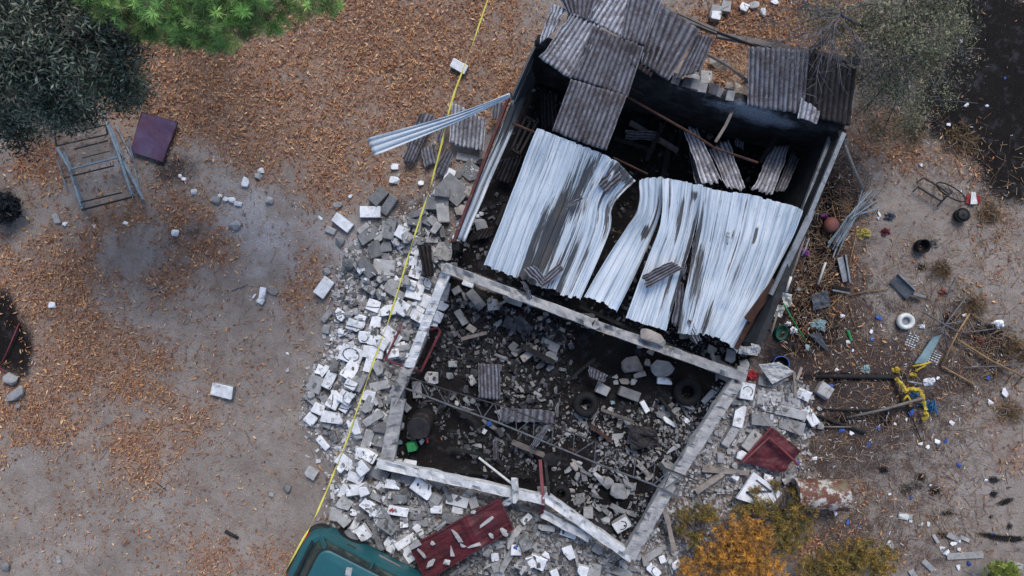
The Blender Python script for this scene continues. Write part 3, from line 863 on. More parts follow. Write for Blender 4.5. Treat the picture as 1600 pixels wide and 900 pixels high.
# two more posts carry the outer edge of the porch roof
for (x, y) in ((905, -40), (1085, 30), (1290, 62)):
    t = P(x, y, 2.0); mb = MB(); mb.bar((t.x, t.y, -.1), t, .09, .09)
    spart('post', mb, [M['wood']])
pl = MB(); pl.bar(P(880, -45, 2.02), P(1120, 50, 2.02), .08, .09); pl.bar(P(1120, 55, 2.0), P(1345, 98, 2.0), .08, .09)
spart('eaves_beam', pl, [M['wood']])
fd = MB(); fd.bar(P(1050, 210, .12), P(1034, 285, .12), .10, .1); fd.bar(P(1068, 200, .1), P(1052, 250, .1), .05, .05)
spart('fallen_beam', fd, [M['charwood']])
cage = MB()
for a, b in (((822, 182), (838, 192)), ((822, 182), (800, 232)), ((838, 192), (812, 240)), ((800, 232), (812, 240)), ((830, 187), (806, 236))):
    cage.bar(P(*a, 0.9), P(*b, 0.9), .04, .04)
spart('window_frame', cage, [M['darkmetal']])

# leaning metal side sheet with its red edge angle
o = corr('corrugated_panel', [[(797, 160), (711, 373)], [(807, 157), (716, 375)], [(822, 150), (726, 378)]], [[1.22, 1.02], [1.08, .93], [.93, .84]], M['zinc'], pitch=.24, amp=.02, warp=.02, nv=30, seed=4,
         soot=spots([(.5, .0, 3, .28, 1.0), (.2, .5, .12, .9, .35), (.7, .45, .1, .9, .4)]), per=9, zfun=None)
o.rotation_euler = (0, 0, 0)
tag(o, 'narrow silver metal wall panel blackened at its upper end, leaning beside the red edge bar', 'metal panel')
mb = MB(); mb.bar(P(797, 144, 1.32), P(709, 377, 1.1), .05, .07); mb.bar(P(798, 146, 1.26), P(710, 378, 1.05), .05, .04)
tag(mb.build('edge_bar', [mottled('red_brown_primer', (0.11, 0.035, 0.033), (0.06, 0.025, 0.025), 7, stain=(0.14, 0.10, 0.09), vary=0)], origin=P(755, 250, 1.2)), 'long red-brown steel bar along the top of the leaning metal panel', 'steel bar')
o = corr('corrugated_panel', [[(836, 72), (800, 152)], [(840, 80), (806, 160)], [(846, 100), (818, 168)]], [[1.95, 1.9], [1.2, 1.1], [.2, .15]], M['zinc'], pitch=.22, amp=.02, nv=20, seed=9, soot=lambda u, v: .85 - .5 * np.exp(-((u - .35) / .12) ** 2))
tag(o, 'soot-blackened metal wall panel at the upper left corner of the shed', 'metal panel')

# ------------------------------------------------------------------ roof sheets still in place
ROOF = 'old fibre cement roof sheets on the shed'
FS = 'fibre_cement_sheet'
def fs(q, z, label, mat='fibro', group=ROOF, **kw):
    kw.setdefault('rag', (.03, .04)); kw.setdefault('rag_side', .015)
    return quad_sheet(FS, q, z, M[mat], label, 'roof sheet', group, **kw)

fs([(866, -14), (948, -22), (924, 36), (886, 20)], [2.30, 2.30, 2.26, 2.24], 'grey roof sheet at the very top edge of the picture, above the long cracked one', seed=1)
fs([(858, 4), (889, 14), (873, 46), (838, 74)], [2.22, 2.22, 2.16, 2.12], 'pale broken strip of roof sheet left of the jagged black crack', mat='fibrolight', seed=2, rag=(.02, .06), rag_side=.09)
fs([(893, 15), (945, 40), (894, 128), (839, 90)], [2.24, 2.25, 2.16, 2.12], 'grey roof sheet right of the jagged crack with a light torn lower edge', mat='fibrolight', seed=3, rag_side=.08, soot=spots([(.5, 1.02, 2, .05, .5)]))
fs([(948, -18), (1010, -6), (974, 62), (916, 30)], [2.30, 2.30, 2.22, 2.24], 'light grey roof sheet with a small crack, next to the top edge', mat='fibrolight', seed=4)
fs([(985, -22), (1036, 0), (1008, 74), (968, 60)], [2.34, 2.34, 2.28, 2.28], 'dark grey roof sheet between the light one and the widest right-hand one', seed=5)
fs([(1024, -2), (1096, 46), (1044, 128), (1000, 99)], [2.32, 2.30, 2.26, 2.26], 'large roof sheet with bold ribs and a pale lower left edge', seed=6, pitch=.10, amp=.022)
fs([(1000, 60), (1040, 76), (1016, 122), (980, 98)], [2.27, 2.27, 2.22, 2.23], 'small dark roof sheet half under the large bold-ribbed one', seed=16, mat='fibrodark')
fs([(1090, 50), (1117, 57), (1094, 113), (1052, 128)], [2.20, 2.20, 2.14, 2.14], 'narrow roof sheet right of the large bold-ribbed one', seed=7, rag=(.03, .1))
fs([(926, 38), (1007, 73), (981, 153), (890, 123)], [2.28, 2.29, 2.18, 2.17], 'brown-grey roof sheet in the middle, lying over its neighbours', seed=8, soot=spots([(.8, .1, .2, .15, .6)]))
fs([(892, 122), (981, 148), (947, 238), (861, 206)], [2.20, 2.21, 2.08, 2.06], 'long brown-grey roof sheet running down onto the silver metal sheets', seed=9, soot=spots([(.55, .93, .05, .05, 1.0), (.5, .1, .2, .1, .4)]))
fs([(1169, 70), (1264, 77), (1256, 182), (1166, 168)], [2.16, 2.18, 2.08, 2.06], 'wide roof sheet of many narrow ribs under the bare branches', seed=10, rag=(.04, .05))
fs([(1262, 77), (1338, 106), (1328, 199), (1252, 180)], [2.14, 2.14, 2.04, 2.05], 'dark roof sheet at the right end, under the branch tips', mat='fibrodark', seed=11, pitch=.095)  # whole sheet in the darkest fibre cement colours
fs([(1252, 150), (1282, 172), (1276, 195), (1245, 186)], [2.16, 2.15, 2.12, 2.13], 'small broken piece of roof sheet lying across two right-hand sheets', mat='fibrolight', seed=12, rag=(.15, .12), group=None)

# ------------------------------------------------------------------ silver metal roof that sagged into the shed
ZG = 'sagging silver metal roof sheets'
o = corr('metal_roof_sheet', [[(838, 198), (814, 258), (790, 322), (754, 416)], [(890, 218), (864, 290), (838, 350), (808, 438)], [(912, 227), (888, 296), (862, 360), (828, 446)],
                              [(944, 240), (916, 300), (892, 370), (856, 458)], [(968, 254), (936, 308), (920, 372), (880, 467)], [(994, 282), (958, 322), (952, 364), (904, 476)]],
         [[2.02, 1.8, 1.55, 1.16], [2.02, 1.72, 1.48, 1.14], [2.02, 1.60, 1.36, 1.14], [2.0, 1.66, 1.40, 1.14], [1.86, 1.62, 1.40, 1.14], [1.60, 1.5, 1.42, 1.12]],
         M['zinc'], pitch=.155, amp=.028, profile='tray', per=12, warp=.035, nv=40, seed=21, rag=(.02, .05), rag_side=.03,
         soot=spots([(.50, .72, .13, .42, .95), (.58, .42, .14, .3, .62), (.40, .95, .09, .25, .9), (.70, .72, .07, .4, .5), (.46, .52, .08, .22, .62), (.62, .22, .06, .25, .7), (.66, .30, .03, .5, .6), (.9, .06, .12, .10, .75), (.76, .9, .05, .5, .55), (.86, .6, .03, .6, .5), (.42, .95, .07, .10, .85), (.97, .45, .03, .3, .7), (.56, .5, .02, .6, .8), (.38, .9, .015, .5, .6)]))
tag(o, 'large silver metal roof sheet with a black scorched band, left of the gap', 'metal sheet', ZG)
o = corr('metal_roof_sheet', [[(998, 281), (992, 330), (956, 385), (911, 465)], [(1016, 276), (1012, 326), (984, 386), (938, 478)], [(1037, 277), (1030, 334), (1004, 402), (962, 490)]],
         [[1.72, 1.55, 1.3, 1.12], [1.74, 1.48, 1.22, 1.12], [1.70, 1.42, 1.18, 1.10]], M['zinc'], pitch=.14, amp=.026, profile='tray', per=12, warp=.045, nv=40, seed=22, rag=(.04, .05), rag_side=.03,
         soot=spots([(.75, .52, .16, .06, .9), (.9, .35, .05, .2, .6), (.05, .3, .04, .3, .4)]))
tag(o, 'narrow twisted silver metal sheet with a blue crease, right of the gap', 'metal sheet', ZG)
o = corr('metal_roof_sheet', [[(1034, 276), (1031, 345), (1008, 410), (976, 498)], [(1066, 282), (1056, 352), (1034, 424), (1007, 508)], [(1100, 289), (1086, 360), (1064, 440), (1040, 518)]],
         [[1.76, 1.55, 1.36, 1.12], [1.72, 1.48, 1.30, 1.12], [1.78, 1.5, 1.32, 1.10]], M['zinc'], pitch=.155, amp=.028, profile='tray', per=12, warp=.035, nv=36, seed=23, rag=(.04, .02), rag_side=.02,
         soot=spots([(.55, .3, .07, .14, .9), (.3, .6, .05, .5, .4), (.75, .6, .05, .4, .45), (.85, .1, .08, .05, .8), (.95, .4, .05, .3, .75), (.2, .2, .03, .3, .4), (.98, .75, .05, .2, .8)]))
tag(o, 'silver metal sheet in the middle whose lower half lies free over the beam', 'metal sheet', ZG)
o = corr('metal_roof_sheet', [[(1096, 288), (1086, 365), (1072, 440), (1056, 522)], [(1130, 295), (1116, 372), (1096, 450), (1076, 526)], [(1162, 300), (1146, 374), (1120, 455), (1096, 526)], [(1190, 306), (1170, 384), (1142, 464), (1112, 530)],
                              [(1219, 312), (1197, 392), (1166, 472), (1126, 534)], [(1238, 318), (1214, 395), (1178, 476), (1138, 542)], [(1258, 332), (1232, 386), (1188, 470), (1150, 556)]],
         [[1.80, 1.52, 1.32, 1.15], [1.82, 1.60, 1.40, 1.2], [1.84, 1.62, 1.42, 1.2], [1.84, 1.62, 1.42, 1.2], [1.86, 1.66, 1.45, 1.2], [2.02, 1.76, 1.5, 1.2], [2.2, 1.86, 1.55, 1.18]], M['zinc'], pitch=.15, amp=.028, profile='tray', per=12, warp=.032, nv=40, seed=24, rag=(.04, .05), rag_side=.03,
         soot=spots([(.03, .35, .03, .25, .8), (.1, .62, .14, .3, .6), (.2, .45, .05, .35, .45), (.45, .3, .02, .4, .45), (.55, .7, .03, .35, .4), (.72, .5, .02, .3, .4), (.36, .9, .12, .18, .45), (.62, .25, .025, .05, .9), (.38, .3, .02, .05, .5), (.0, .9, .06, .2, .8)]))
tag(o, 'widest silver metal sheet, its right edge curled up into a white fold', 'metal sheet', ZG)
o = corr('metal_strip', [[(796, 145), (706, 179), (574, 216)], [(797, 148), (706, 187), (579, 230)], [(797, 151), (706, 194), (585, 244)]], [[1.95, 1.75, 1.4], [1.91, 1.70, 1.36], [1.86, 1.64, 1.33]], M['zinc'], pitch=.062, amp=.014, warp=.012, nv=24, seed=25)
tag(o, 'long pale ribbed strip tapering to a point, sticking out from the shed wall', 'metal strip')
# ------------------------------------------------------------------ loose sheets: inside the shed, on the metal roof, on the ground
LG = 'broken pieces of roof sheet'
def frag(q, z, label, mat='fibro', **kw):
    kw.setdefault('rag', (.10, .14)); kw.setdefault('rag_side', .05); kw.setdefault('warp', .015)
    return quad_sheet('fibre_cement_fragment', q, z, M[mat], label, 'sheet fragment', LG, **kw)

frag([(1066, 201), (1087, 193), (1131, 290), (1097, 296)], [.75, .8, 1.65, 1.6], 'tall narrow sheet piece leaning on the metal roof, leftmost of three', mat='fibrolight', seed=31)
frag([(1074, 232), (1084, 228), (1106, 296), (1085, 292)], [.6, .62, 1.45, 1.45], 'slim sheet piece tucked behind the leftmost leaning one', seed=32)
frag([(1104, 230), (1139, 214), (1169, 304), (1134, 296)], [.7, .75, 1.68, 1.62], 'ribbed sheet piece with dark patches, leaning in the middle of three', seed=33, mat='fibrolight')
frag([(1206, 226), (1238, 222), (1208, 308), (1171, 300)], [.75, .75, 1.62, 1.6], 'wide sheet piece leaning on the metal roof, rightmost of three', mat='fibrolight', seed=34)
frag([(1238, 226), (1252, 246), (1228, 300), (1206, 306)], [.65, .6, 1.4, 1.45], 'greenish sheet piece with a stepped edge behind the rightmost leaning one', seed=35)
frag([(1213, 203), (1224, 207), (1192, 262), (1180, 256)], [.9, .9, 1.0, 1.0], 'dark plank-like sheet strip rising behind the rightmost leaning piece', seed=36, mat='fibrodark')
frag([(1031, 204), (1027, 222), (972, 218), (976, 201)], [.35, .3, .3, .35], 'dim broken sheet lying on the ash floor inside the shed', seed=37)
frag([(1046, 154), (1086, 150), (1060, 186), (1014, 192)], [.25, .25, .25, .25], 'soot-dark sheet lying flat on the ash below the charred wall', mat='fibrodark', seed=38)
frag([(844, 142), (868, 140), (872, 200), (845, 205)], [.7, .75, .5, .45], 'dark sheet standing in the black corner left of the long roof sheet', mat='fibrodark', seed=39)
frag([(784, 248), (818, 240), (800, 290), (768, 280)], [.35, .35, .25, .25], 'dark maroon sheet lying behind the leaning metal panel', mat='fibrodark', seed=40)
frag([(746, 358), (775, 352), (768, 372), (724, 380)], [.2, .2, .18, .18], 'blackened sheet piece at the foot of the leaning metal panel', mat='fibrodark', seed=41)
frag([(1148, 214), (1164, 222), (1162, 236), (1146, 226)], [.4, .4, .4, .4], 'tiny sheet scrap between the leaning pieces on the shed floor', seed=42)
# lying on the silver roof
frag([(963, 255), (977, 280), (946, 307), (931, 285)], [1.80, 1.76, 1.70, 1.74], 'square dark sheet scrap on the scorched flap of the silver roof', seed=43, rag=(.06, .1))
frag([(906, 302), (914, 312), (884, 330), (878, 322)], [1.72, 1.72, 1.66, 1.66], 'small sheet scrap on the black band of the silver roof', seed=44)
frag([(874, 407), (886, 421), (845, 455), (836, 440)], [1.36, 1.36, 1.27, 1.27], 'ribbed sheet scrap slanting across the lower end of the black band', seed=45)
frag([(814, 419), (836, 413), (858, 438), (846, 452)], [1.38, 1.38, 1.28, 1.28], 'ribbed sheet scrap crossing under the slanting one by the beam', seed=46)
frag([(810, 436), (822, 440), (836, 466), (826, 470)], [1.2, 1.22, 1.1, 1.1], 'thin sheet sliver hanging over the beam beside two ribbed scraps', seed=47)
frag([(1050, 406), (1074, 418), (1008, 455), (999, 430)], [1.52, 1.5, 1.40, 1.42], 'large brown sheet scrap across the two middle silver sheets', seed=48, pitch=.06)
frag([(1062, 408), (1075, 412), (1072, 440), (1066, 438)], [1.5, 1.5, 1.45, 1.45], 'crumpled brown end piece at the right of the large roof scrap', seed=49)
frag([(1084, 362), (1091, 364), (1086, 402), (1078, 400)], [1.66, 1.66, 1.55, 1.55], 'rusty brown sliver in the slot between two silver sheets', seed=50)
frag([(1135, 361), (1142, 363), (1139, 384), (1132, 382)], [1.72, 1.72, 1.66, 1.66], 'small pale scrap alone on the widest silver sheet', mat='fibrolight', seed=51)
frag([(1056, 436), (1072, 440), (1064, 516), (1046, 512)], [1.30, 1.3, 1.15, 1.15], 'smoked sheet strip showing in the gap beside the widest silver sheet', seed=52)
# on the ground outside, left of the shed
frag([(655, 171), (684, 176), (643, 264), (626, 257)], [.22, .22, .18, .18], 'grey ribbed sheet under the pale pointed strip, leftmost on the ground', seed=53)
frag([(705, 156), (762, 186), (757, 240), (699, 226)], [.36, .38, .30, .28], 'big grey ribbed sheet piece with clipped corners beside the tape', seed=54, rag=(.08, .08), mat='fibrolight', soot=spots([(.5, .5, .3, .5, .55)]))
frag([(692, 175), (704, 180), (694, 232), (680, 222)], [.30, .30, .22, .22], 'narrow ribbed sheet along the tape, left of the big clipped piece', seed=55)
frag([(696, 229), (711, 240), (694, 280), (674, 270)], [.24, .24, .2, .2], 'ribbed sheet under the tape, below the big clipped piece', seed=56)
frag([(768, 158), (795, 160), (786, 194), (766, 188)], [.35, .35, .3, .3], 'grey sheet piece half hidden behind the red edge bar', seed=57)
frag([(655, 232), (680, 224), (686, 254), (662, 264)], [.16, .16, .14, .14], 'small grey sheet lying between two longer ones by the tape', seed=58)
frag([(649, 380), (676, 378), (681, 434), (661, 437)], [.50, .50, .46, .46], 'brown-black ribbed sheet on the rubble at the corner of the ring beam', mat='fibrodark', seed=59, pitch=.1, amp=.022)
# inside the room
frag([(744, 566), (782, 568), (784, 626), (747, 622)], [.42, .42, .38, .38], 'brown square of ribbed sheet on the ash in the room', seed=60, rag=(.05, .02))
frag([(918, 570), (952, 586), (944, 600), (918, 588)], [.4, .4, .36, .36], 'short ribbed sheet chunk beside the black tyre', seed=61, pitch=.06)
frag([(780, 636), (868, 640), (866, 662), (776, 660)], [.30, .3, .28, .28], 'long smoky sheet lying level across the middle of the room', seed=62, pitch=.14, amp=.012)
frag([(848, 664), (866, 660), (838, 702), (823, 700)], [.48, .48, .44, .44], 'narrow grey sheet strip slanting below the long smoky one', seed=63, pitch=.06)
frag([(770, 680), (780, 682), (780, 722), (769, 720)], [.3, .3, .28, .28], 'thin upright grey strip near the white pipe', seed=64, pitch=.05)
# right of the shed
frag([(1070, 498), (1082, 496), (1098, 536), (1086, 541)], [1.28, 1.28, 1.16, 1.16], 'dark brown sheet strip on the rubble at the foot of the widest silver sheet', seed=65, pitch=.06)

# ------------------------------------------------------------------ fallen concrete ring beam of the front room
BG = 'fallen pieces of the concrete ring beam'
def rough_beam(pts, zs, w, h, label, mat='beam', seed=0, n=44, group=BG, name='ring_beam', zc=0):
    """a cast beam broken to an uneven section, along photo points"""
    ps = [P(x, y, z) for (x, y), z in zip(pts, zs)]
    V = []; F = []
    a, b = ps[0], ps[-1]
    d = (b - a); L = d.length; d.normalize(); s = Vector((0, 0, 1)).cross(d).normalized(); u = d.cross(s)
    m = 3
    ring = [(-.5, -.5), (0, -.5), (.5, -.5), (.5, 0), (.5, .44), (.44, .5), (0, .5), (-.44, .5), (-.5, .44), (-.5, 0)]
    rr_ = random.Random(seed)
    for i in range(n + 1):
        t = i / n
        c = a + (b - a) * t
        for k, (x, y) in enumerate(ring):
            nz = 1.6 * (float(fbm(t * L * 4 + seed * 3 + k * 5, k * 1.7 + seed, 3)) - .5)
            chip = max(0, float(fbm(t * L * 7 + seed, k * 2.3, 2)) - .58) * .34 if y > .3 else 0
            V.append(tuple(c + s * (x * w * (1 + .2 * nz)) + u * (y * h * (1 + .15 * nz) - chip) + d * (rr_.uniform(-.03, .03) if i in (0, n) else 0)))
    k = len(ring)
    for i in range(n):
        for j in range(k):
            F.append((i * k + j, (i + 1) * k + j, (i + 1) * k + (j + 1) % k, i * k + (j + 1) % k))
    F.append(tuple(range(k))); F.append(tuple(n * k + j for j in range(k))[::-1])
    o = mesh(name, V, F, M[mat], origin=(a + b) / 2)
    return tag(o, label, 'concrete beam', group)

rough_beam([(695, 418), (925, 505)], [.98, .98], .17, .20, 'long grey beam below the left silver sheet, from the upper left corner', seed=1)
rough_beam([(926, 506), (1160, 589)], [.98, .96], .17, .20, 'grey beam with a stone slab on it, below the right silver sheets', seed=2)
rough_beam([(698, 424), (640, 572)], [.96, .74], .17, .18, 'pale left beam crossing the red tube frame', 'beamw', seed=3)
rough_beam([(640, 571), (614, 626)], [.74, .62], .20, .2, 'short cracked beam piece between the two left beams', seed=4, n=10)
rough_beam([(624, 622), (604, 724)], [.60, .52], .25, .2, 'stout rough grey beam above the left end of the white bottom beam', seed=5, n=16)
rough_beam([(590, 723), (850, 780)], [.60, .60], .165, .19, 'white painted beam along the bottom of the room', 'beamw', seed=6)
rough_beam([(851, 775), (985, 869)], [.62, .66], .17, .19, 'white painted beam slanting down to the lowest corner', 'beamw', seed=7)
rough_beam([(848, 802), (922, 840)], [.50, .50], .15, .14, 'short pale beam lying just below the slanting white one', 'beamw', seed=8, n=12)
rough_beam([(1150, 596), (1054, 745)], [.95, .84], .22, .19, 'tan right beam with the steel truss crossing its lower end', seed=9)
rough_beam([(1053, 743), (982, 868)], [.83, .68], .24, .19, 'tan beam running from the steel truss to the lowest corner', seed=10)
rough_beam([(804, 748), (806, 782)], [.78, .74], .12, .12, 'stubby white beam end sticking up from the white bottom beam', 'beamw', seed=11, n=6)
rough_beam([(803, 778), (788, 788)], [.70, .52], .10, .10, 'small broken beam end under the stubby white one', 'beamw', seed=12, n=6)
# the stumps that still hold the ring up
for (x, y, z, lb) in ((697, 420, .88, 'concrete stump under the upper left corner of the ring beam'), (1150, 592, .84, 'concrete stump under the right corner of the ring beam'), (983, 866, .56, 'concrete stump under the lowest corner of the ring beam'),
                  (620, 618, .50, 'concrete stump under the cracked left beam'), (603, 724, .50, 'concrete stump under the left end of the white bottom beam'), (849, 778, .50, 'concrete stump where the two white beams meet'),
                  (926, 505, .87, 'concrete stump below the joint of the two long grey beams'), (1054, 744, .72, 'concrete stump below the steel truss')):
    t = P(x, y, z); mb = MB(); mb.bar((t.x, t.y, -.1), (t.x, t.y, z), .18, .18, jit=.01)
    mb.bar((t.x, t.y, -.1), (t.x, t.y, .05), .26, .26, jit=.01)
    tag(mb.build('concrete_stump', [M['beam']], origin=(t.x, t.y, 0)), lb, 'stump', 'concrete stumps under the ring beam')

# ------------------------------------------------------------------ fallen blocks and rubble: every piece an object
MATS = {'w': 'white', 'l': 'light', 'g': 'grey', 'b': 'sooty', 't': 'tan'}
LOOK = {'w': 'white plastered', 'l': 'pale grey', 'g': 'grey', 'b': 'soot-black', 't': 'tan'}
MARKS_AT = [(697, 418, 'the upper left beam corner'), (1155, 590, 'the right beam corner'), (983, 868, 'the lowest beam corner'), (600, 724, 'the white beam end'), (849, 778, 'the joint of the white beams'),
            (622, 615, 'the cracked beam piece'), (668, 403, 'the brown-black sheet'), (725, 200, 'the big clipped sheet'), (715, 375, 'the foot of the leaning panel'), (690, 290, 'the biggest concrete slab'),
            (551, 552, 'the block with the painted ring'), (644, 545, 'the red tube frame'), (728, 830, 'the dark red door'), (530, 860, 'the green car'), (1212, 700, 'the red sheet by the drum'), (1216, 630, 'the two long pale slabs'),
            (1185, 765, 'the white board with black lines'), (1282, 773, 'the rusty drum'), (663, 650, 'the burnt drum'), (644, 697, 'the green box'), (763, 597, 'the ribbed brown square'), (915, 632, 'the black tyre'), (1075, 612, 'the second black tyre'),
            (1010, 572, 'the pale stone heap'), (1000, 680, 'the crushed metal sheet'), (820, 650, 'the long smoky sheet'), (900, 700, 'the steel truss'), (1045, 745, 'the truss end'), (770, 735, 'the white pipe'), (847, 750, 'the red-brown posts'),
            (884, 820, 'the short pale beam'), (1020, 528, 'the slab on the beam'), (1070, 490, 'the silver sheet foot'), (1212, 580, 'the grey sack'), (1160, 860, 'the orange bush'), (579, 332, 'the topmost white block'),
            (505, 650, 'the tape edge of the heap'), (590, 400, 'the flat pale slab heap'), (540, 800, 'the rubble corner by the car'), (655, 475, 'the white wall pieces'), (640, 800, 'the red-marked block'),
            (920, 880, 'the bottom edge heap'), (800, 860, 'the shards under the red door'), (1120, 735, 'the two planks'), (950, 600, 'the grey sheet chunk'), (1115, 130, 'the porch boulders'), (155, 265, 'the bed frame'), (240, 214, 'the maroon panel'), (349, 610, 'the lone white block'), (350, 300, 'the pale dusty patch'), (10, 530, 'the burnt patch at the left edge'), (415, 460, 'the small stone heap'), (620, 270, 'the pale pointed strip'), (890, 770, 'the dark hollow behind the white beam')]
used_labels = {}


def where(px, py):
    bx, by, nm = min(MARKS_AT, key=lambda m: math.hypot(px - m[0], py - m[1]))
    dx, dy = px - bx, py - by
    r = math.hypot(dx, dy)
    if r < 9: return 'right at ' + nm
    a = math.degrees(math.atan2(dy, dx))
    d = ['right of', 'below and right of', 'below', 'below and left of', 'left of', 'above and left of', 'above', 'above and right of'][int(((a + 382.5) % 360) // 45)]
    return ('close ' if r < 28 else '') + d + ' ' + nm


def lie(ang, L, W):
    if L < W * 1.25: return ''
    a = ((ang + 90) % 180) - 90
    if abs(a) < 22: return 'lying level'
    if abs(a) > 68: return 'pointing up'
    return 'slanting down right' if a > 0 else 'slanting up right'


def autolabel(noun, look, px, py, ang, L, W, sizes=None):
    sz = '' if sizes is None else sizes[0] if L > sizes[2] else (sizes[1] if L < sizes[3] else '')
    s = ' '.join((sz + ' ' + look + ' ' + noun + ' ' + lie(ang, L, W)).split())
    s2 = s + ', ' + where(px, py)
    if len(s2.split()) > 16: s2 = s2.replace(', close ', ', ')
    if len(s2.split()) > 16 and lie(ang, L, W): s2 = s2.replace(' ' + lie(ang, L, W), '')
    return s2


def rot_about(p, ang, tilt=(0, 0)):
    return Matrix.Translation(p) @ Matrix.Rotation(-R(ang), 4, 'Z') @ Euler((tilt[0], tilt[1], 0)).to_matrix().to_4x4()


def block_mesh(name, L, W, T, brk, seed, jit=.004):
    """a concrete block with chamfered, chipped edges; brk corners or ends are broken away"""
    r = random.Random(seed)
    bm = bmesh.new(); bmesh.ops.create_cube(bm, size=1)
    for v in bm.verts: v.co = Vector((v.co.x * L, v.co.y * W, v.co.z * T))
    for _ in range(brk):
        sx, sy = r.choice((-1, 1)), r.choice((-1, 1))
        ax = r.uniform(.25, 1.0); ay = r.uniform(.3, 1.0) * (L / max(W, .01)) ** .4
        n = Vector((sx * ax, sy * ay, r.uniform(-.35, .35))).normalized()
        ext = abs(n.x) * L / 2 + abs(n.y) * W / 2
        g = bmesh.ops.bisect_plane(bm, geom=bm.verts[:] + bm.edges[:] + bm.faces[:], plane_co=n * ext * r.uniform(.58, .86), plane_no=n, clear_outer=True)
        ed = [e for e in g['geom_cut'] if isinstance(e, bmesh.types.BMEdge)]
        if ed: bmesh.ops.contextual_create(bm, geom=ed)
    try:
        bmesh.ops.bevel(bm, geom=bm.edges[:], offset=min(.010, T * .12), segments=1, profile=.6, affect='EDGES')
    except Exception: pass
    for v in bm.verts: v.co += Vector((r.gauss(0, jit), r.gauss(0, jit), r.gauss(0, jit * .6)))
    me = bpy.data.meshes.new(name); bm.to_mesh(me); bm.free()
    return me


def lump_mesh(name, L, W, T, seed, npt=16, sharp=False):
    r = random.Random(seed)
    bm = bmesh.new()
    for _ in range(npt):
        if sharp: p = Vector((r.uniform(-1, 1), r.uniform(-1, 1), r.choice((-1, 1)) * r.uniform(.75, 1)))
        else:
            p = Vector((r.gauss(0, 1), r.gauss(0, 1), r.gauss(0, 1))).normalized()
            p = Vector([math.copysign(abs(c) ** .6, c) for c in p])
        bm.verts.new((p.x * L / 2, p.y * W / 2, p.z * T / 2))
    bmesh.ops.convex_hull(bm, input=bm.verts[:])
    bmesh.ops.delete(bm, geom=[v for v in bm.verts if not v.link_faces], context='VERTS')
    try: bmesh.ops.bevel(bm, geom=bm.edges[:], offset=min(L, W, T) * .06, segments=1, affect='EDGES')
    except Exception: pass
    me = bpy.data.meshes.new(name); bm.to_mesh(me); bm.free()
    return me


def put(name, me, mats, p, ang, tilt, label, cat, group):
    for m in mats: me.materials.append(m)
    o = bpy.data.objects.new(name, me); C.objects.link(o)
    o.matrix_world = rot_about(p, ang, tilt)
    return tag(o, label, cat, group)


nseed = [1000]
def block(px, py, L, W, ang, kind, brk=0, T=None, tilt=None, label=None, marks=None, skin=None, q=66):
    """a fallen concrete block (lengths in photo pixels)"""
    nseed[0] += 1; sd = nseed[0]; r = random.Random(sd)
    T = T or min(.15, max(.07, min(L, W) * .0098)) * r.uniform(.85, 1.05)
    p, Lm, Wm, z = rest(px, py, L, W, T, ang, q)
    if tilt is None: tilt = (R(r.gauss(0, 5)), R(r.gauss(0, 5)))
    me = block_mesh('concrete_block', Lm, Wm, T, brk, sd)
    mats = [M[MATS[kind]]]
    if kind == 'w':                                  # the plaster sits on one face; the sides are bare block
        mats = [M['white'], M['light']]
        for f in me.polygons:
            f.material_index = 0 if f.normal.z > .5 or (f.normal.y > .7 and sd % 3 == 0) or (f.normal.x > .7 and sd % 4 == 0) else 1
    o = put('concrete_block', me, mats, p, ang, tilt, label or autolabel('block' if not brk else 'broken block', LOOK[kind], px, py, ang, L, W, ('big', 'small', 34, 15)), 'concrete block', 'fallen concrete blocks')
    for mk in (marks or [])[:1]:
        mb = MB()
        pts = [(x * Lm, y * Wm, T / 2 + .004) for x, y in mk]
        flat_stroke(mb, pts, .017)
        mb.build('painted_stroke', [M['mark']], parent=o)
    return o


def flat_stroke(mb, pts, w, h=.006):
    n = len(pts)
    V = []; F = []
    P3 = [Vector(p) for p in pts]
    for i, p in enumerate(P3):
        t = (P3[min(i + 1, n - 1)] - P3[max(i - 1, 0)]); t.z = 0; t.normalize()
        s = Vector((-t.y, t.x, 0)); ww = w * rnd.uniform(.75, 1.15) / 2
        for dz in (-h / 2, h / 2):
            V.append(tuple(p + s * ww + Vector((0, 0, dz)))); V.append(tuple(p - s * ww + Vector((0, 0, dz))))
    for i in range(n - 1):
        a = i * 4; b = a + 4
        F += [(a + 2, a + 3, b + 3, b + 2), (a, b, b + 1, a + 1), (a, a + 2, b + 2, b), (a + 1, b + 1, b + 3, a + 3)]
    F += [(0, 1, 3, 2), (n * 4 - 4, n * 4 - 2, n * 4 - 1, n * 4 - 3)]
    mb.add(V, F)


def lump(px, py, L, W, ang, kind, T=None, label=None, name='concrete_lump', cat='rubble lump', group='broken lumps of concrete', noun='lump', npt=15, q=60):
    nseed[0] += 1; sd = nseed[0]; r = random.Random(sd)
    T = T or min(L, W) * .0085 * r.uniform(.7, 1.0)
    if kind == 't' and L > 18: npt = 10
    p, Lm, Wm, z = rest(px, py, L, W, T, ang, q)
    me = lump_mesh(name, Lm * 1.05, Wm * 1.05, T, sd, npt)
    return put(name, me, [M[MATS[kind]]], p, ang, (R(r.gauss(0, 6)), R(r.gauss(0, 6))), label or autolabel(noun, LOOK[kind], px, py, ang, L, W, ('big', 'small', 24, 12)), cat, group)


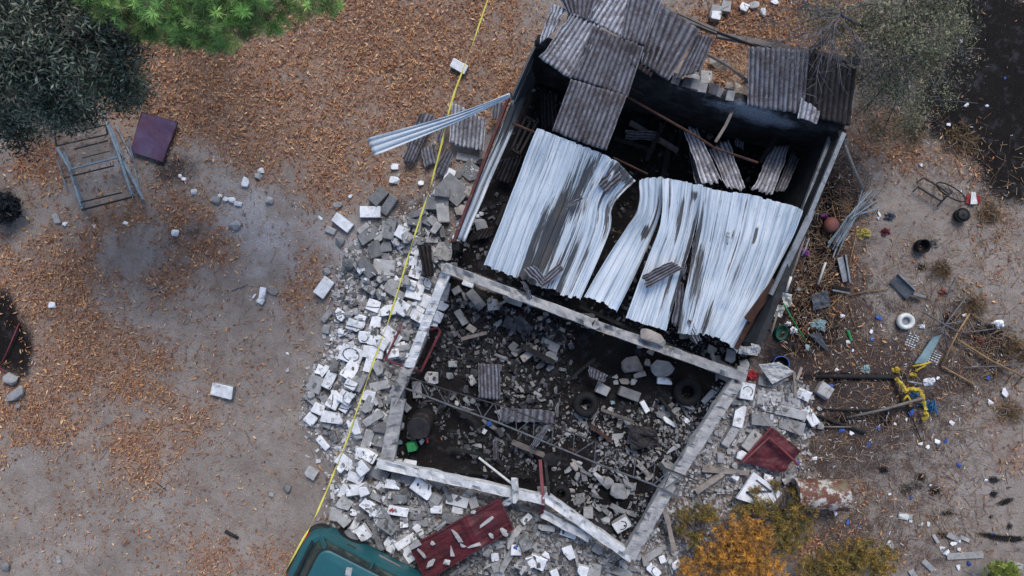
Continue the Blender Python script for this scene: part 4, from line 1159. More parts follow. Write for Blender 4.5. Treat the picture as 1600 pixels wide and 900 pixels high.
def shard(px, py, L, W, ang, kind, T=None, label=None, tilt=None, q=72):
    """long flat splinters of rendered slab"""
    nseed[0] += 1; sd = nseed[0]; r = random.Random(sd)
    T = T or r.uniform(.03, .055)
    p, Lm, Wm, z = rest(px, py, L, W, T, ang, q)
    me = lump_mesh('concrete_shard', Lm, Wm, T, sd, r.choice((9, 12, 14)), sharp=True) if L * W < 700 and r.random() < .7 else block_mesh('concrete_shard', Lm, Wm, T, 1, sd)
    if tilt is None: tilt = (R(r.gauss(0, 9)), R(r.gauss(0, 6)))
    return put('concrete_shard', me, [M[MATS[kind]]], p, ang, tilt, label or autolabel('shard', LOOK[kind], px, py, ang, L, W, ('long', 'short', 38, 18)), 'rubble shard', 'long shards of broken slab')


# --- a bed of anonymous pieces first, the ones one can point at in the photograph on top
def scatter(poly, n, fn, seed):
    r = random.Random(seed); k = 0; g = 0
    xs = [p[0] for p in poly]; ys = [p[1] for p in poly]
    while k < n and g < n * 60:
        g += 1
        x, y = r.uniform(min(xs), max(xs)), r.uniform(min(ys), max(ys))
        if poly_sd(x, y, poly) > 0:
            fn(x, y, r); k += 1

LEFT = [(600, 345), (690, 360), (690, 410), (660, 500), (615, 610), (598, 722), (640, 745), (640, 880), (560, 850), (520, 800), (535, 730), (500, 695), (478, 655), (486, 595), (522, 535), (530, 470), (545, 400)]
BOT = [(640, 745), (840, 790), (960, 865), (990, 900), (650, 900), (600, 860), (560, 780)]
ROOMR = [(900, 640), (1010, 640), (1120, 610), (1040, 730), (975, 840), (880, 770), (860, 690)]
ROOML = [(710, 450), (900, 520), (880, 640), (830, 740), (720, 700), (650, 640), (690, 540)]
RIGHT = [(1150, 600), (1250, 600), (1275, 660), (1245, 740), (1160, 780), (1060, 890), (1000, 900), (1000, 860), (1060, 760), (1120, 660)]
UPL = [(690, 270), (740, 260), (735, 320), (710, 400), (640, 400), (600, 340), (660, 320)]

def fill_left(x, y, r):
    k = r.choice('llggw' if y < 470 else 'lgwww')
    if r.random() < .26: block(x, y, r.uniform(12, 26), r.uniform(10, 17), r.uniform(-90, 90), k, brk=r.choice((0, 1, 1, 2)))
    elif r.random() < .12: shard(x, y, r.uniform(14, 26), r.uniform(8, 13), r.uniform(-90, 90), k)
    elif r.random() < .6: lump(x, y, r.uniform(10, 20), r.uniform(9, 15), r.uniform(-90, 90), r.choice('llggw' if y < 470 else 'lgwlw'))
def fill_bot(x, y, r):
    if r.random() < .72: shard(x, y, r.uniform(18, 44), r.uniform(6, 10), r.choice((-60, -45, -25, 0, 10, 50, 65, 85)) + r.uniform(-12, 12), r.choice('lgggl'))
    else: block(x, y, r.uniform(12, 20), r.uniform(10, 15), r.uniform(-90, 90), r.choice('wlg'), brk=r.choice((0, 1)))
def fill_room(x, y, r):
    if r.random() < .7: shard(x, y, r.uniform(12, 30), r.uniform(5, 9), r.choice((-60, 40, 45, 55, 20)) + r.uniform(-25, 25), r.choice('llggb'))
    else: lump(x, y, r.uniform(9, 18), r.uniform(7, 13), r.uniform(-90, 90), r.choice('lggt'))
def fill_rooml(x, y, r):
    u = r.random()
    if u < .5: lump(x, y, r.uniform(7, 15), r.uniform(6, 12), r.uniform(-90, 90), r.choice('bbggl'))
    elif u < .76: shard(x, y, r.uniform(12, 30), r.uniform(5, 9), r.uniform(-90, 90), r.choice('bbgg'))
    else: lump(x, y, r.uniform(12, 22), r.uniform(9, 14), r.uniform(-90, 90), r.choice('bbgg'), npt=10)
def fill_right(x, y, r):
    if r.random() < .5: shard(x, y, r.uniform(16, 34), r.uniform(7, 11), r.uniform(-90, 90), r.choice('llg'))
    else: lump(x, y, r.uniform(9, 18), r.uniform(8, 13), r.uniform(-90, 90), r.choice('lwg'))
scatter(LEFT, 225, fill_left, 1)
scatter(BOT, 90, fill_bot, 2)
scatter(ROOMR, 76, fill_room, 3)
scatter(ROOML, 120, fill_rooml, 4)
scatter(RIGHT, 62, fill_right, 5)
scatter(UPL, 34, fill_left, 6)

el = [(.36 * math.cos(a), .36 * math.sin(a)) for a in np.linspace(0.2, 6.4, 22)]
arc1 = [(.30 * math.cos(a), .36 * math.sin(a)) for a in np.linspace(-2.4, 1.2, 12)]
hook = [(.47, -.30), (.2, -.34), (-.05, -.2), (-.15, .1), (-.12, .46)]
ln1 = [(-.47, -.25), (-.1, -.16), (.2, -.10), (.47, .05)]
ln2 = [(-.3, .42), (-.1, .1), (.05, -.2), (.1, -.42)]
ln3 = [(.25, .42), (.2, .1), (.3, -.15), (.25, -.42)]
zig = [(-.47, -.2), (.0, .1), (.30, .46)]

BL = '''579 332 33 18 0 w 0|592 308 30 18 -50 g 0|608 320 32 15 -55 g 0|536 348 33 17 38 w 0|517 360 17 9 25 l 0|568 357 20 9 -38 l 0|577 368 34 18 -33 g 0|609 359 31 17 -78 g 0|603 386 16 18 80 g 1|586 390 26 21 70 g 1
601 418 34 25 5 l 1|573 418 34 17 55 g 0|628 363 18 20 30 w 0|692 333 30 19 85 l 0|682 318 40 20 0 g 1|681 356 18 10 -55 l 0|668 346 16 12 25 g 0|674 375 20 10 0 l 0|654 376 20 12 15 g 1|712 386 20 9 -5 l 0|646 348 18 10 8 g 0|647 408 14 16 0 w 0
691 362 18 8 80 g 0|700 384 14 9 60 g 1|728 356 18 9 40 l 1|511 494 20 9 -50 l 0|510 514 13 11 -75 l 0|507 449 31 19 -55 w 0|570 476 18 11 -55 t 1|616 456 36 13 30 l 0|584 550 32 19 5 w 0|612 523 32 18 42 w 0|596 536 22 17 32 w 0|627 544 30 9 -12 l 0
548 579 28 22 -55 w 1|515 593 27 16 -65 w 0|523 573 16 12 -80 g 1|494 600 26 22 -70 l 1|592 574 22 15 60 l 1|594 602 32 13 -12 l 0|576 568 26 12 -75 w 0|560 596 28 20 -65 l 1|498 638 18 17 25 w 0|487 654 18 17 40 w 0|520 652 34 18 10 w 1
506 692 24 11 45 w 0|521 682 20 10 70 g 1|509 663 18 9 25 g 1|577 631 28 15 -62 l 1|583 653 34 12 -33 l 0|592 627 20 8 65 g 1|539 720 26 19 38 w 0|556 745 24 16 25 w 1|558 764 34 17 -8 w 0|575 686 30 15 -72 l 1|566 730 21 19 50 w 1|590 739 36 17 25 g 0|630 744 36 18 5 g 0
614 756 24 14 10 w 1|658 758 30 20 38 w 1|680 752 28 12 38 g 1|596 760 14 14 40 w 1|641 723 20 8 10 w 0|622 720 14 6 5 w 0|652 609 26 14 85 l 0|635 636 14 10 45 l 0|626 667 12 12 0 l 1|596 668 26 14 10 g 1|592 686 24 22 10 g 1|539 786 22 20 35 l 1|526 803 19 20 10 l 0|538 812 18 16 45 l 0
544 830 16 9 -40 l 0|579 791 31 17 38 w 0|594 780 33 9 28 l 0|632 815 17 13 85 w 0|650 806 20 10 5 g 0|568 832 24 18 55 w 1|605 821 30 15 38 l 1|610 850 22 20 35 w 1|634 845 34 12 -32 w 0|638 863 30 16 55 w 0|660 762 34 20 35 w 1|682 795 18 12 5 w 1|715 781 34 17 15 w 0|708 810 33 16 8 g 0|715 797 18 10 15 w 1|733 771 12 9 20 l 0
680 778 20 14 30 l 1|626 780 22 14 5 g 1|822 810 18 11 -40 w 0|806 858 17 16 5 w 0|820 848 22 17 70 g 1|888 833 26 11 15 w 1|866 895 14 12 70 w 0|910 892 18 18 10 w 1|928 890 20 20 10 l 0|888 862 22 16 70 w 1|919 801 15 15 0 l 0|993 868 18 9 25 l 0|1008 875 16 10 75 t 0|1021 864 28 12 -30 l 1|1034 873 12 10 70 w 0
1254 615 22 16 25 w 0|1265 650 30 14 58 w 0|1287 610 22 20 35 l 0|1154 650 34 16 -75 w 1|1154 629 22 8 5 g 0|1190 656 36 18 5 g 0|1140 681 34 13 -58 l 0|1174 689 34 19 -50 l 1|1158 711 15 14 20 w 1|1125 715 15 10 85 l 0|1198 748 14 14 20 w 1|1180 512 24 16 10 w 1|1156 586 26 18 -75 l 1
733 441 18 14 20 w 0|714 454 15 11 -30 g 0|743 468 34 15 52 g 0|771 476 18 17 0 l 1|802 466 32 19 20 l 1|721 496 26 11 60 g 0|736 513 15 10 35 t 0|816 508 30 21 45 b 0|798 504 22 20 20 b 1|828 552 33 10 -36 t 0|861 540 26 14 25 l 1|707 569 14 10 0 g 0|737 594 15 10 60 l 0|834 474 22 12 10 g 1|696 456 30 12 -78 l 0|688 470 22 12 -80 w 0
941 608 20 15 25 l 0|983 615 34 15 20 g 0|1007 635 20 8 60 w 0|1038 595 24 10 5 w 1|1118 20 18 20 10 l 0|1133 12 14 18 10 l 0|1118 26 14 14 10 w 0|1162 12 14 12 30 w 1|1102 122 18 20 0 l 1|1085 125 14 14 20 l 1|349 610 34 20 12 w 0|718 104 26 15 28 w 0|411 458 18 10 -80 w 0|408 470 12 9 30 w 0|487 739 18 15 30 l 1'''
for row in BL.replace('\n', '|').split('|'):
    a = row.split(); block(float(a[0]), float(a[1]), float(a[2]), float(a[3]), float(a[4]), a[5], int(a[6]), label={'349 610': 'single white block lying alone on the bare dirt left of the tape', '718 104': 'flat white block beside the tape near the top edge',
                           '487 739': 'lone grey broken block on the dirt just left of the tape', '579 332': 'bright white block in front of two grey ones, top of the rubble'}.get(a[0] + ' ' + a[1]))
# white wall pieces that carry strokes of black writing
for x, y, L, W, a, br, mk, lb in ((550, 553, 36, 27, 22, 0, [el], 'white wall piece with a black painted ring'), (556, 508, 27, 17, 22, 1, [ln1, hook], 'white wall piece with a black hook and line, left of the tape'),
                                 (564, 498, 18, 14, 25, 0, [ln1], 'small white wall piece with one black stroke, above the hooked one'), (584, 478, 20, 18, 20, 0, [ln1], 'white wall piece with a black stroke along its top edge'),
                                 (578, 490, 18, 9, 20, 0, [], 'narrow white wall piece under the one with a stroke'), (532, 492, 18, 14, 35, 1, [zig], 'small white wall piece with a black angle, leftmost of the marked ones'),
                                 (533, 519, 12, 10, 70, 1, [ln2], 'tiny white wall piece with a black line, left of the tape'), (570, 526, 19, 18, 5, 1, [arc1], 'white wall piece with a black loop beside the tape'),
                                 (522, 627, 20, 22, 30, 1, [ln2, ln3], 'white wall piece with two long black lines, left of the tape'), (540, 620, 22, 20, 30, 0, [hook, ln1], 'white wall piece with black curls touching the tape'),
                                 (539, 636, 14, 14, 30, 1, [ln1], 'small white wall piece with a black bar next to the tape'), (566, 709, 18, 18, 10, 1, [arc1], 'round-edged white wall piece with a black arc, below the middle of the tape'),
                                 (579, 712, 19, 17, 32, 0, [ln3], 'white wall piece with one black line at the white beam end'), (650, 425, 18, 21, 20, 0, [ln2, ln1], 'white wall piece with crossing black strokes beside the brown-black sheet'),
                                 (664, 443, 22, 16, 20, 1, [hook], 'white wall piece with a black curl at the upper left beam'), (548, 600, 18, 14, 30, 0, [ln1, ln3], 'white wall piece with black scribbles under the painted ring'),
                                 (971, 818, 26, 18, -35, 0, [arc1, ln2], 'white wall piece with a black arc alone among dark rubble inside the beams'), (1166, 611, 26, 22, -80, 0, [arc1, hook], 'white wall piece with two black arcs by the right beam corner'),
                                 (840, 876, 26, 20, 20, 1, [ln2, zig], 'white crumpled wall piece with black strokes near the bottom edge'), (852, 868, 14, 12, 40, 1, [ln1], 'small white wall piece with a black stroke near the bottom edge'),
                                 (1020, 890, 24, 13, 42, 1, [hook], 'white wall piece with a black curl right of the lowest beam corner')):
    block(x, y, L, W, a, 'w', br, label=lb, marks=mk)
# big white wall pieces along the left beam, split by cracks
for x, y, L, W, a, br in ((648, 456, 27, 24, 15, 1), (662, 468, 24, 21, 25, 1), (628, 480, 24, 21, 32, 0), (648, 486, 27, 21, 30, 0), (657, 497, 26, 15, 28, 1), (682, 494, 20, 17, 25, 0), (692, 479, 16, 13, 25, 1), (676, 504, 18, 11, 10, 1), (640, 444, 20, 14, 20, 1)):
    block(x, y, L, W, a, 'w', br)
ob = block(622, 797, 32, 14, 15, 'w', 0, label='white block with a red smear on its left end')
mb = MB(); flat_stroke(mb, [(-.16, -.02, .078), (-.12, .02, .078), (-.08, -.02, .078)], .06); mb.build('painted_smear', [M['redmark']], parent=ob)

LU = '''531 378 17 15 20 g|546 414 23 21 0 g|560 429 15 13 20 g|594 437 13 11 30 l|572 440 11 11 0 l|582 443 12 10 30 l|510 424 14 12 70 l|516 418 9 8 0 l|693 394 32 30 20 l|618 378 16 13 80 l|629 382 12 10 70 l|636 440 16 14 20 l|559 487 14 12 0 l|629 556 14 13 0 l|533 519 9 8 0 w|556 534 14 12 10 g|606 585 13 10 30 l
509 675 12 10 20 g|558 676 22 22 0 l|612 773 14 14 0 t|675 590 24 20 10 l|734 300 22 22 10 t|722 330 30 20 20 t|742 318 22 14 0 l|735 345 22 14 20 l|752 352 24 20 0 l|746 338 8 8 0 w|752 334 8 8 0 w|1166 534 38 30 75 l|1180 545 18 16 10 l|1100 510 20 16 0 l|1068 524 16 14 0 t|1084 530 18 12 70 t|1110 545 20 16 30 t|1140 556 18 22 10 l|1120 560 12 10 0 t
989 570 36 27 -10 t|1013 569 20 12 80 t|1035 574 37 33 20 t|1001 587 22 14 -20 t|975 596 17 10 0 t|990 597 12 11 0 l|961 588 10 9 0 l|962 597 9 9 0 l|862 558 22 21 0 l|844 497 10 8 0 t|841 512 12 9 10 t|1002 540 10 14 80 l|1017 550 12 10 30 t|968 768 30 25 10 l|950 755 20 18 40 l|902 744 14 9 -60 l|926 759 16 9 10 l|866 733 10 7 0 l|1232 805 9 8 0 w
1124 102 40 24 15 t|1150 140 24 18 30 t|1140 134 18 14 0 t|1165 124 12 10 0 l|1178 8 16 12 0 l|1192 20 10 14 0 w|1211 3 14 8 0 w|366 352 16 20 60 l|336 312 16 14 20 l|362 313 14 10 0 w|372 318 12 10 20 w|352 311 9 8 0 w|344 306 7 6 0 w|384 284 12 18 10 w|403 276 13 12 30 l|408 267 11 9 -20 w|421 313 13 12 30 l|303 300 10 10 0 w|274 364 12 11 0 w|288 280 9 6 0 w|282 275 6 6 0 w|617 261 12 12 0 w|616 282 18 12 10 w|622 274 7 6 0 l
528 320 11 16 80 l|658 286 10 9 0 w|529 297 5 9 80 l|548 307 9 6 -20 w|500 341 10 5 40 w|425 453 20 14 30 t|398 463 8 8 0 w|82 477 12 11 10 w|16 592 22 18 20 l|22 615 34 22 -20 l|28 634 10 8 0 g|8 886 14 14 0 g|88 342 10 18 -20 l|102 350 9 8 0 w|196 349 9 7 20 w|148 353 6 7 0 w|1374 335 10 4 60 w|449 553 6 5 0 w|449 578 6 10 0 l|448 763 14 14 20 g|424 773 8 7 0 l|1205 668 22 12 0 l|1282 665 12 12 0 l|1162 570 18 20 0 l'''
for row in LU.replace('\n', '|').split('|'):
    a = row.split(); st = a[5] == 't' or float(a[0]) < 480
    lump(*[float(q) for q in a[:5]], a[5], **(dict(name='stone', cat='stone', group='loose stones', noun='stone') if st else {}))
# larger flat slabs
for x, y, L, W, a, k, br, lb in ((708, 296, 44, 34, 40, 'g', 1, 'largest dark grey concrete slab, beside the tape and the leaning panel'), (735, 268, 28, 26, 40, 'g', 1, 'grey slab corner under the red edge bar'), (734, 248, 42, 11, 12, 'l', 1, 'flat pale strip of slab below the big clipped sheet'),
                                 (1216, 624, 68, 22, 6, 'l', 0, 'long pale slab, upper of two right of the beam corner'), (1218, 640, 84, 15, 13, 'l', 0, 'long pale slab, lower of two right of the beam corner'), (1237, 665, 38, 20, 18, 'l', 0, 'pale slab with a dark stain in its middle'),
                                 (1200, 596, 34, 16, 10, 'g', 1, 'grey slab piece just below the grey sack')):
    block(x, y, L, W, a, k, br, T=.06, label=lb)
p = P(1020, 528, 1.14)
me = lump_mesh('stone_slab', .52, .24, .12, 5, 20); put('stone_slab', me, [M['tan']], p, 22, (0, 0), 'rounded tan stone slab lying on top of the grey beam', 'stone slab', None)

SH = '''575 814 36 8 60 g|604 806 46 9 58 g|654 772 30 7 38 g|669 794 26 8 65 g|588 836 50 9 70 g|598 766 18 8 20 g|647 789 22 9 -20 g|654 818 32 10 -8 g|666 828 36 14 -38 g|690 830 34 9 55 g|700 850 30 8 40 l|713 839 34 7 55 l|724 853 16 7 15 l|708 858 18 7 70 l|758 858 60 11 -20 l|770 883 40 9 -25 l|802 840 38 9 -55 l|828 822 52 10 -55 g|820 796 46 10 25 g|792 876 40 9 -60 l|816 886 34 9 20 l
761 816 30 8 -45 l|854 825 26 9 5 l|856 834 42 8 5 g|880 843 80 8 4 l|854 850 38 8 8 l|852 860 46 9 0 g|879 878 42 9 88 g|900 869 36 8 85 l|918 868 28 12 55 l|966 892 46 12 15 l|986 887 28 10 5 g|975 883 20 8 50 l|1046 659 36 9 35 w|1071 656 24 9 38 w|965 682 18 9 0 l|1043 692 20 9 75 l|1052 701 28 9 -32 l|1038 672 12 11 0 l|981 702 16 6 70 l|938 748 36 10 50 l|1006 732 42 13 45 t
1112 731 30 9 5 t|1234 748 24 9 -30 l|690 885 30 8 -60 g|660 890 34 9 80 g|640 885 26 8 60 g|720 890 34 8 -40 g|750 893 28 7 10 l|650 870 24 7 -70 g|740 870 26 7 30 g|772 760 20 6 80 l|758 738 22 9 65 t|782 770 18 8 70 l|1130 648 24 9 40 l|1110 690 20 8 50 l|1100 704 22 9 -40 l|1170 672 20 8 20 l|1088 722 18 8 80 l|1074 690 16 8 -60 l|932 776 30 9 30 g|905 782 20 9 -20 g|965 795 26 8 30 g|700 772 24 8 70 g|680 822 26 9 -20 g
1040 640 18 7 30 l|1024 690 20 7 -40 g|985 655 18 6 60 l|1060 722 30 10 -35 t|1080 742 26 8 -20 g|862 872 20 7 60 g|936 868 22 8 -60 l|945 880 24 8 20 g|840 806 24 9 35 g|834 838 24 8 -40 l|868 880 16 7 -70 l|782 848 24 8 10 l|736 882 20 7 -30 g'''
for row in SH.replace('\n', '|').split('|'):
    a = row.split(); shard(*[float(q) for q in a[:5]], a[5])


# --- crumbs of mortar, plaster and ash: nobody could count them
def build_chips():
    zones = [(LEFT, 13000, [(.36, .35, .34), (.22, .21, .21), (.5, .5, .5), (.12, .115, .11)], (.015, .13)), (BOT, 9000, [(.28, .275, .27), (.17, .165, .16), (.08, .076, .074)], (.015, .12)), (UPL, 1500, [(.36, .35, .34), (.25, .24, .23), (.5, .5, .5)], (.015, .06)),
             (ROOMR, 6500, [(.22, .215, .215), (.14, .135, .14), (.03, .028, .03), (.01, .01, .01), (.28, .26, .23)], (.012, .11)), (ROOML, 10500, [(.10, .10, .108), (.012, .012, .014), (.02, .019, .019), (.2, .19, .18), (.05, .048, .053), (.008, .008, .009), (.012, .012, .013), (.01, .01, .011)], (.012, .13)),
             (RIGHT, 5000, [(.40, .39, .39), (.28, .27, .27), (.13, .12, .11)], (.015, .11)), ([(1000, 780), (1140, 760), (1200, 860), (1120, 900), (990, 900)], 900, [(.25, .24, .24), (.10, .085, .08), (.40, .4, .4), (.05, .045, .045)], (.015, .06)),
             (SHED, 3500, [(.03, .03, .033), (.05, .047, .048), (.11, .105, .108), (.012, .012, .012)], (.03, .14)), ([(1040, 500), (1160, 540), (1160, 585), (1050, 545)], 350, [(.3, .28, .27), (.16, .14, .13)], (.02, .06)),
             ([(290, 255), (330, 245), (430, 300), (500, 350), (560, 420), (560, 520), (480, 520), (390, 480), (350, 370), (270, 300)], 700, [(.5, .5, .52), (.4, .39, .39), (.3, .28, .27)], (.008, .035)),
             ([(1060, 0), (1240, 0), (1170, 70), (1160, 130), (1100, 140)], 350, [(.2, .19, .19), (.10, .07, .06), (.4, .4, .42)], (.01, .05))]
    V = []; F = []; col = []
    for poly, n, pal, (s0, s1) in zones:
        xs = [p[0] for p in poly]; ys = [p[1] for p in poly]
        x = rng.uniform(min(xs) - 12, max(xs) + 12, n * 3); y = rng.uniform(min(ys) - 12, max(ys) + 12, n * 3)
        k = np.where(poly_sd(x, y, poly) > rng.exponential(7, n * 3) * -1)[0][:n]
        for i in k:
            w = P(x[i], y[i], .05); z = ground_z(x[i], y[i])
            if z - float(gh(w.x, w.y)) > .07 and rng.random() < .9: continue
            if poly is ROOML or poly is ROOMR or poly is SHED:
                if rng.random() > 2.6 * float(fbm(w.x * 1.6 + 3, w.y * 1.6 + 5, 3)) - .75: continue
            s = s0 + (s1 - s0) * rng.random() ** 2.2
            b = np.array([[a, bb, c] for a in (-1, 1) for bb in (-1, 1) for c in (-1, 1)], float) * np.array([s * rng.uniform(.4, 1), s * rng.uniform(.25, .6), s * rng.uniform(.15, .35)]) * .5
            b += rng.normal(0, s * .07, b.shape)
            an = rng.uniform(0, 6.28); ca, sa = math.cos(an), math.sin(an)
            b[:, :2] = b[:, :2] @ np.array([[ca, sa], [-sa, ca]])
            o = len(V) * 8
            V.append(b + np.array([w.x, w.y, z + s * .12]))
            F += [(o, o + 1, o + 3, o + 2), (o + 4, o + 6, o + 7, o + 5), (o, o + 4, o + 5, o + 1), (o + 2, o + 3, o + 7, o + 6), (o, o + 2, o + 6, o + 4), (o + 1, o + 5, o + 7, o + 3)]
            col.append(np.array(pal[rng.integers(len(pal))]) * rng.uniform(.7, 1.2))
    o = mesh('rubble_crumbs', np.concatenate(V), F, M['chips'], col=np.repeat(np.array(col), 8, 0))
    tag(o, 'crumbs of mortar, plaster and cinder strewn between the fallen blocks', 'rubble crumbs', kind='stuff')


build_chips()

# ------------------------------------------------------------------ trees and bushes
def crown(name, clumps, n, LL, WW, pal, parent, seed, radial=False, up=.35, sub=14, spread=.30, origin=(0, 0, 0), droop=0.0, sr=None, tone=(.55, 1.35)):
    """many separate blades gathered in tufts; clumps = (x, y, z, rx, ry, rz) in world space"""
    r = np.random.default_rng(seed)
    vol = np.array([c[3] * c[4] * c[5] for c in clumps]) ** .75; pr = vol / vol.sum()
    nt = max(len(clumps), n // sub)
    ci = r.choice(len(clumps), nt, p=pr)
    Cc = np.array(clumps)[ci]
    d = r.normal(size=(nt, 3)); d /= np.linalg.norm(d, axis=1, keepdims=True)
    rad = r.random(nt) ** .45
    T = Cc[:, :3] + d * rad[:, None] * Cc[:, 3:6]
    tone = r.uniform(*tone, nt)[:, None] * np.array(pal)[r.integers(len(pal), size=nt)]
    k = np.repeat(np.arange(nt), sub); m = len(k)
    e = r.normal(size=(m, 3)); e /= np.linalg.norm(e, axis=1, keepdims=True)
    e[:, 2] = e[:, 2] * .8 + up; e /= np.linalg.norm(e, axis=1, keepdims=True)
    L = r.uniform(LL[0], LL[1], m); W = r.uniform(WW[0], WW[1], m)
    if radial: c = T[k] + e * (L / 2)[:, None]
    else: c = T[k] + r.normal(size=(m, 3)) * (sr or spread * .4)
    if droop: e[:, 2] -= droop
    w = np.cross(e, r.normal(size=(m, 3))); w /= np.linalg.norm(w, axis=1, keepdims=True) + 1e-9
    V, F = leaf_quads(c, e, w, L, W)
    col = tone[k] * r.uniform(.8, 1.25, (m, 1))
    return mesh(name, V - np.array(origin), F, M['leaf'], col=np.repeat(col, 4, 0), parent=parent)


def limbs(parent, origin, base, top, tips, r0, mat, seed, name='trunk', r1=.02):
    r = random.Random(seed); mb = MB(); o = Vector(origin)
    base = Vector(base) - o; top = Vector(top) - o
    pts = [base + (top - base) * t + Vector((r.uniform(-.05, .05), r.uniform(-.05, .05), 0)) * (t > 0) for t in (0, .3, .6, 1)]
    mb.tube(pts, [r0, r0 * .85, r0 * .7, r0 * .5], 9)
    parts = mb.build(name, [M[mat]], parent=parent, smooth=True)
    mb2 = MB()
    for i, tp in enumerate(tips):
        tp = Vector(tp) - o; s = pts[1 + i % 3]
        mid = s.lerp(tp, .5) + Vector((r.uniform(-.15, .15), r.uniform(-.15, .15), r.uniform(0, .25)))
        mb2.tube([s, mid, tp], [r0 * .42, r0 * .25, r1], 6)
        for q in range(3):
            a = mid.lerp(tp, r.uniform(.2, .9)); b = a + Vector((r.uniform(-.5, .5), r.uniform(-.5, .5), r.uniform(-.1, .4)))
            mb2.tube([a, a.lerp(b, .5) + Vector((0, 0, .05)), b], [r1 * 1.2, r1 * .8, r1 * .4], 5)
    if tips: mb2.build('limbs', [M[mat]], parent=parent, smooth=True)


def cl(px, py, z, rpx, rz=None, ry=None):
    p = P(px, py, z); s = K * (H - z)
    return (p.x, p.y, z, rpx * s, (ry or rpx) * s, rz or rpx * s * .7)


# dark grey-green tree, upper left
cs = [cl(40, 40, 4.2, 75), cl(120, 90, 3.8, 70), cl(60, 130, 3.4, 70), cl(170, 120, 3.2, 50), (cl(185, 60, 3.6, 45)), cl(20, 190, 2.6, 45), cl(110, 165, 2.6, 45), cl(-60, 60, 4, 90), cl(40, -60, 4.2, 90), cl(140, 0, 4.2, 55), cl(205, 140, 2.4, 28), cl(10, 105, 4.0, 60)]
t0 = P(70, 40, 0)
tr = empty('leafy_tree', (t0.x, t0.y, 0), 'dark grey-green broad-leaved tree filling the upper left corner', 'tree')
limbs(tr, tr.location, tr.location, (t0.x - .3, t0.y + .2, 2.6), [c[:3] for c in cs], .14, 'bark', 1)
crown('crown', cs, 62000, (.06, .12), (.014, .026), [(.072, .098, .068), (.12, .15, .105), (.19, .215, .17), (.028, .038, .03), (.13, .13, .10)], tr, 1, origin=tr.location, sub=34, spread=.26, tone=(.35, 1.7))
# bright pine
cs = [cl(190, 6, 4.4, 40), cl(240, 20, 4.2, 45), cl(300, 30, 4.0, 42), cl(330, 62, 3.6, 26), cl(280, 55, 3.6, 26), cl(360, 20, 4.2, 40), cl(410, 10, 4.0, 38), cl(460, 8, 3.8, 34), cl(505, 4, 3.6, 30), cl(430, 44, 3.4, 16), cl(340, 74, 3.3, 12), cl(150, -10, 4.4, 40), cl(320, -40, 4.8, 120), cl(220, 40, 3.8, 24), cl(385, 40, 3.6, 22)]
t0 = P(345, -70, 0)
tr = empty('pine_tree', (t0.x, t0.y, 0), 'bright green pine with soft needle tufts at the top edge', 'tree')
limbs(tr, tr.location, tr.location, (t0.x, t0.y, 4.6), [c[:3] for c in cs], .13, 'bark', 2)
crown('crown', cs, 90000, (.07, .13), (.004, .0075), [(.20, .40, .11), (.32, .52, .15), (.14, .28, .085), (.08, .15, .055), (.22, .32, .11), (.13, .125, .06)], tr, 2, radial=True, up=.25, sub=60, origin=tr.location)
# olive shrub with long bare branches, upper right
cs = [cl(1400, 40, 2.6, 55), cl(1450, 30, 2.6, 50), cl(1490, 20, 2.4, 26), cl(1420, 100, 2.0, 50), cl(1370, 90, 2.0, 45), cl(1400, 150, 1.4, 40), cl(1460, 90, 1.8, 28), cl(1500, 62, 1.6, 22), cl(1340, 40, 2.3, 45), cl(1440, -40, 2.6, 70), cl(1480, 140, 1.0, 16), cl(1340, 130, 1.6, 30), cl(1300, 50, 2.3, 26), cl(1285, 20, 2.4, 30), cl(1325, 95, 1.9, 24), cl(1425, 190, .9, 26), cl(1380, 205, .7, 22), cl(1512, 95, 1.3, 14), cl(1475, 170, .7, 12), cl(1350, 175, .9, 22)]
t0 = P(1385, 60, 0)
tr = empty('olive_shrub', (t0.x, t0.y, 0), 'thin olive-green shrub with bare grey branches reaching over the roof sheets', 'shrub')
limbs(tr, tr.location, tr.location, (t0.x, t0.y, 1.8), [c[:3] for c in cs], .07, 'twig', 3, r1=.010)
crown('crown', cs, 30000, (.04, .085), (.010, .019), [(.17, .185, .105), (.22, .235, .135), (.12, .135, .085), (.24, .20, .135), (.17, .145, .12)], tr, 3, origin=tr.location, sub=36, spread=.28, tone=(.35, 1.55))
r = random.Random(5); mb = MB()
root = P(1312, 22, 2.5)
mains = [[(1312, 22), (1285, 46), (1250, 60), (1205, 62), (1180, 60)], [(1312, 22), (1290, 36), (1262, 52), (1225, 62), (1196, 72)], [(1310, 28), (1288, 60), (1282, 85), (1276, 120), (1274, 150)], [(1308, 30), (1296, 62), (1304, 84), (1318, 92)], [(1316, 10), (1270, 14), (1215, 12)], [(1306, 34), (1302, 60), (1312, 90), (1330, 110)],
         [(1312, 22), (1272, 20), (1240, -10)], [(1310, 24), (1330, 60), (1350, 80)], [(1286, 50), (1262, 80), (1250, 100)], [(1314, 24), (1340, 8), (1380, -8)], [(1262, 52), (1240, 80), (1236, 96)], [(1302, 40), (1330, 76), (1370, 92), (1420, 90)], [(1300, 30), (1276, 30), (1230, 40), (1190, 34)]]
